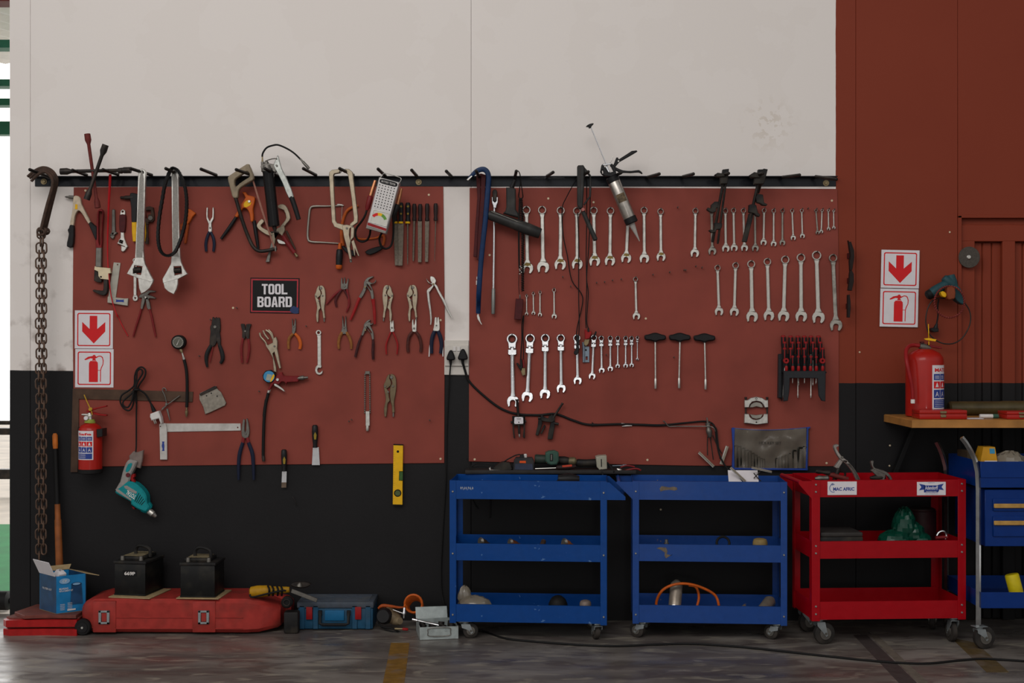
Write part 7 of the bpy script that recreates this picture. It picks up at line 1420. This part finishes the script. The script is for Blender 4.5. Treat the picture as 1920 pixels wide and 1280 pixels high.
for x in (xr-.02,): q=B(); q.bx(x-.02,x,-dF+.003,-dF+.023,.10,z0,.002,1); q.o('post',cp,t); q=B(); q.bx(x-.02,x,-dB-.023,-dB-.003,.10,z0,.002,1); q.o('post',cp,t)
zti=z0+.0345
t=thing('parts_box','yellow printed carton with sloping sides on the blue cart','box'); V()
yb_=mat('carton_yellow','c08a1c',.5,0,.12,20); xa,xb_=X(1832,.42),X(1869,.42)
q=B(); q.add([(xa-.01,-.46,zti),(xb_,-.46,zti),(xb_,-.34,zti),(xa-.01,-.34,zti),(xa+.025,-.43,zti+.135),(xb_-.012,-.43,zti+.135),(xb_-.012,-.36,zti+.135),(xa+.025,-.36,zti+.135)],[(3,2,1,0),(4,5,6,7),(0,1,5,4),(1,2,6,5),(2,3,7,6),(3,0,4,7)]); q.o('carton',yb_,t)
def yf(u,v): return (xa-.01+u*(xb_-xa+.01)*1.0,-.4605+.03*v-.0008,zti+.135*v)

for nm_,m_,r_ in (('white_stripe',paper,(.35,.92,.50,.54)),('white_label',paper,(.58,.9,.14,.46)),('blue_print',mat('print_cyan2','3a86a8',.5),(.1,.4,.15,.27)),('blue_print',mat('print_cyan2','3a86a8',.5),(.62,.85,.78,.95))):
    q=B(); q.gr(yf,*r_,1,1); q.o(nm_,m_,t); q=B(); 
for i in range(4): q.gr(lambda u,v:(yf(u,v)[0],yf(u,v)[1]-.0005,yf(u,v)[2]),.62,.86,.18+.065*i,.205+.065*i,1,1)
q.o('small_print',black,t)
t=thing('parts_box','brown carton edge behind the yellow carton on the blue cart','box'); q=B(); q.bx(xa-.045,xa-.014,-.42,-.28,zti,zti+.115,.002,1); q.o('carton',mat('dark_card','3a3022',.8,0,.3,60),t)
t=thing('plastic_bag','crumpled clear parts bag beside the yellow carton on the blue cart','bag'); random.seed(9); q=B(); w=X(1893,.42); q.el((w,-.42,zti+.062),(.07,.06,.054),24,.09); q.o('crumpled_film',bag,t,sharp=20)
t=thing('tape_tin','shiny flat tin in front of the clear bag on the blue cart','tin'); q=B(); w=X(1898,.52); q.lw((w,-.52,zti),(w,-.52,zti+.05),[(0,.045),(1,.045)],20); q.o('body',chrome,t)
t=thing('yellow_can','yellow can tilted in the blue cart bottom tray','can'); q=B(); a=Vc((X(1903,.47),-.47,zl0+.024)); q.lw(a+Vc((.012,0,0)),a+Vc((-.012,.01,.105)),[(0,.030),(.04,.032),(.95,.032),(1,.028)],20); q.o('body',mat('can_yellow','c8b414',.45,0,.1),t)
# ---------------- things on the door: cutting disc, grinder with hoops
V(1560,380,4.922)
t=thing('cutting_disc','round grey cutting disc hung on the door frame edge','disc'); q=B(); q.rg((1268,502),98,14,.006,.012,40); q.o('disc',mat('abrasive','4a443e',.8,0,.25,150,.2),t); q=B(); q.dk((1266,500),20,.0,.018,14,1); q.o('hub_screw',steel,t)
t=thing('angle_grinder','teal-grey angle grinder hanging on the wall beside the door','grinder')
gb_=mat('grinder_teal','24464c',.5,0,.2,40,.05,dirt='1a2426')
q=B(); q.la((900,845,.07),(1060,745,.07),[(0,26),(.05,42),(.3,48),(.7,44),(1,40)],.07,18); q.o('motor_body',gb_,t); q=B(); q.la((872,862,.07),(915,838,.07),[(0,30),(.3,44),(1,46)],.07,18); q.o('rear_cap',rubber,t)
q=B(); q.la((1030,690,.07),(1110,760,.07),[(0,30),(.4,48),(1,50)],.07,16); q.la((1095,665,.07),(1120,780,.07),[(0,34),(.5,44),(1,44)],.07,16); q.o('gear_case',gb_,t)
P(t,'guard',gb_,[(1130,770),(1180,780),(1215,860),(1222,930),(1205,935),(1150,900),(1110,830)],.05,.1,1.2,2); P(t,'yellow_patch',yellow,[(1005,830),(1025,815),(1060,840),(1050,872),(1020,862)],.085,.115,1,2)
P(t,'side_handle',mat('rust_handle','7a3a20',.5),[(1068,780),(1135,785),(1138,875),(1110,890),(1070,885)],.09,.13,1.5,2)
T(t,'lead',rubber,[(985,890,.06),(975,960,.05),(978,1040,.04),(965,1120,.04)],7,.05,8,4); q=B(); q.la((968,1115,.04),(955,1160,.04),[(0,10),(1,22)],.04,12); q.o('plug_sleeve',blackp,t); P(t,'plug',blackp,[(918,1160),(935,1152),(985,1158),(985,1190),(940,1195),(918,1180)],.02,.06,1)
t=thing('wire_hoop','reddish twisted wire hoop hanging in front of the grinder','hoop')
q=B(); P3=[]
for i in range(160):
    a=2*math.pi*i/160; rr=R(138,.12)+.0025*math.cos(a*40); c=W((1083,915),.12); P3.append(c+Vc((rr*math.cos(a),.0025*math.sin(a*40),rr*1.05*math.sin(a))))
q.t3(P3,.0036,6,1,1,True); q.o('hoop',mat('red_wire','7a3430',.5,.3,.2),t)
t=thing('wire_hoop','larger dark braided cable loop behind the reddish hoop','hoop')
T(t,'hoop',dark,[(1040,880,.06),(960,885,.06),(905,930,.06),(872,1020,.06),(868,1120,.06),(905,1220,.06),(1000,1290,.06),(1110,1300,.06),(1200,1250,.06),(1262,1150,.06),(1280,1060,.06),(1262,980,.06),(1220,920,.06)],6,.06,8,4)
V()
# small screws and marks on the right-hand wall
for x,y in ((1781,435),(1612,660),(1669,835),(1668,873),(1239,955)):
    q=B(); q.dk((x,y),1.8,-.001,.003,10); tag(q.o('wall_screw',screwm),{1781:'pale screw high beside the door frame',1612:'pale screw on the red wall below the black brackets',1669:'upper pale screw on the black wall under the bench',1668:'lower pale screw on the black wall under the bench',1239:'pale screw on the black wall seen through the middle trolley'}[x],'screw')
# ---------------- camera, light, picture settings
finish()
sc=bpy.context.scene
cam=bpy.data.cameras.new('camera'); co=bpy.data.objects.new('camera',cam); COL.objects.link(co); co.location=(0,-D,H); co.rotation_euler=(math.pi/2,0,0)
cam.sensor_width=36; cam.lens=36*F/1920; cam.clip_end=200; sc.camera=co
def arealight(name,loc,tgt,sx,sy,power,col):
    l=bpy.data.lights.new(name,'AREA'); l.shape='RECTANGLE'; l.size=sx; l.size_y=sy; l.energy=power; l.color=col
    o=bpy.data.objects.new(name,l); COL.objects.link(o); o.location=loc; o.rotation_euler=(Vc(tgt)-Vc(loc)).to_track_quat('-Z','Y').to_euler(); return o
# added unseen lamps: a small one for spanner glint, a high one for falloff
arealight('added_glint_lamp',(.5,-12.5,.75),(.3,0,1.1),.5,.35,24,(1,.98,.96))
arealight('added_high_lamp',(-1.6,-5.5,5.0),(-.8,0,.97),5,2,150,(1,.97,.95))
w=bpy.data.worlds.new('daylight'); sc.world=w; w.use_nodes=True; nt=w.node_tree; N=nt.nodes; L=nt.links; bg=N['Background']
# daylight enters through the open front (a broad band above the horizon), the roof overhead is dim, the yard past the wall end is bright
tc=N.new('ShaderNodeTexCoord'); sp=N.new('ShaderNodeSeparateXYZ'); L.new(tc.outputs['Generated'],sp.inputs[0])
def mrange(src,a,b,c,d,smooth=True):
    m=N.new('ShaderNodeMapRange'); m.interpolation_type='SMOOTHSTEP' if smooth else 'LINEAR'
    for i,q in zip(('From Min','From Max','To Min','To Max'),(a,b,c,d)): m.inputs[i].default_value=q
    L.new(src,m.inputs['Value']); return m.outputs[0]
def mth(op,a,b):
    m=N.new('ShaderNodeMath'); m.operation=op
    for i,q in enumerate((a,b)):
        if isinstance(q,(int,float)): m.inputs[i].default_value=q
        else: L.new(q,m.inputs[i])
    return m.outputs[0]
x,y,z=sp.outputs
band=N.new('ShaderNodeValToRGB'); L.new(mrange(z,-1,1,0,1,False),band.inputs[0]); e=band.color_ramp.elements
for i,(p,v) in enumerate(((.45,.2),(.51,.5),(.60,1.0),(.74,1.0),(.86,.40),(1,.2))):
    q=e[i] if i<2 else e.new(p); q.position=p; q.color=(v,v,v,1)
front=mrange(y,.15,-.55,.12,1)
left=mrange(x,.9,-.9,.75,1.35)
inside=mth('MULTIPLY',mth('MULTIPLY',mth('MULTIPLY',band.outputs[0],front),left),.97)
yard=mth('MULTIPLY',mrange(y,.2,.5,0,1),3.2)
tot=mth('ADD',inside,yard)
cb=N.new('ShaderNodeCombineColor')
for i,k in enumerate((1.0,.985,.965)): L.new(mth('MULTIPLY',tot,k),cb.inputs[i])
L.new(cb.outputs[0],bg.inputs['Color']); bg.inputs['Strength'].default_value=1
sc.view_settings.view_transform='Standard'; sc.view_settings.look='None'; sc.view_settings.exposure=-.13; sc.view_settings.gamma=1; sc.view_settings.use_curve_mapping=False
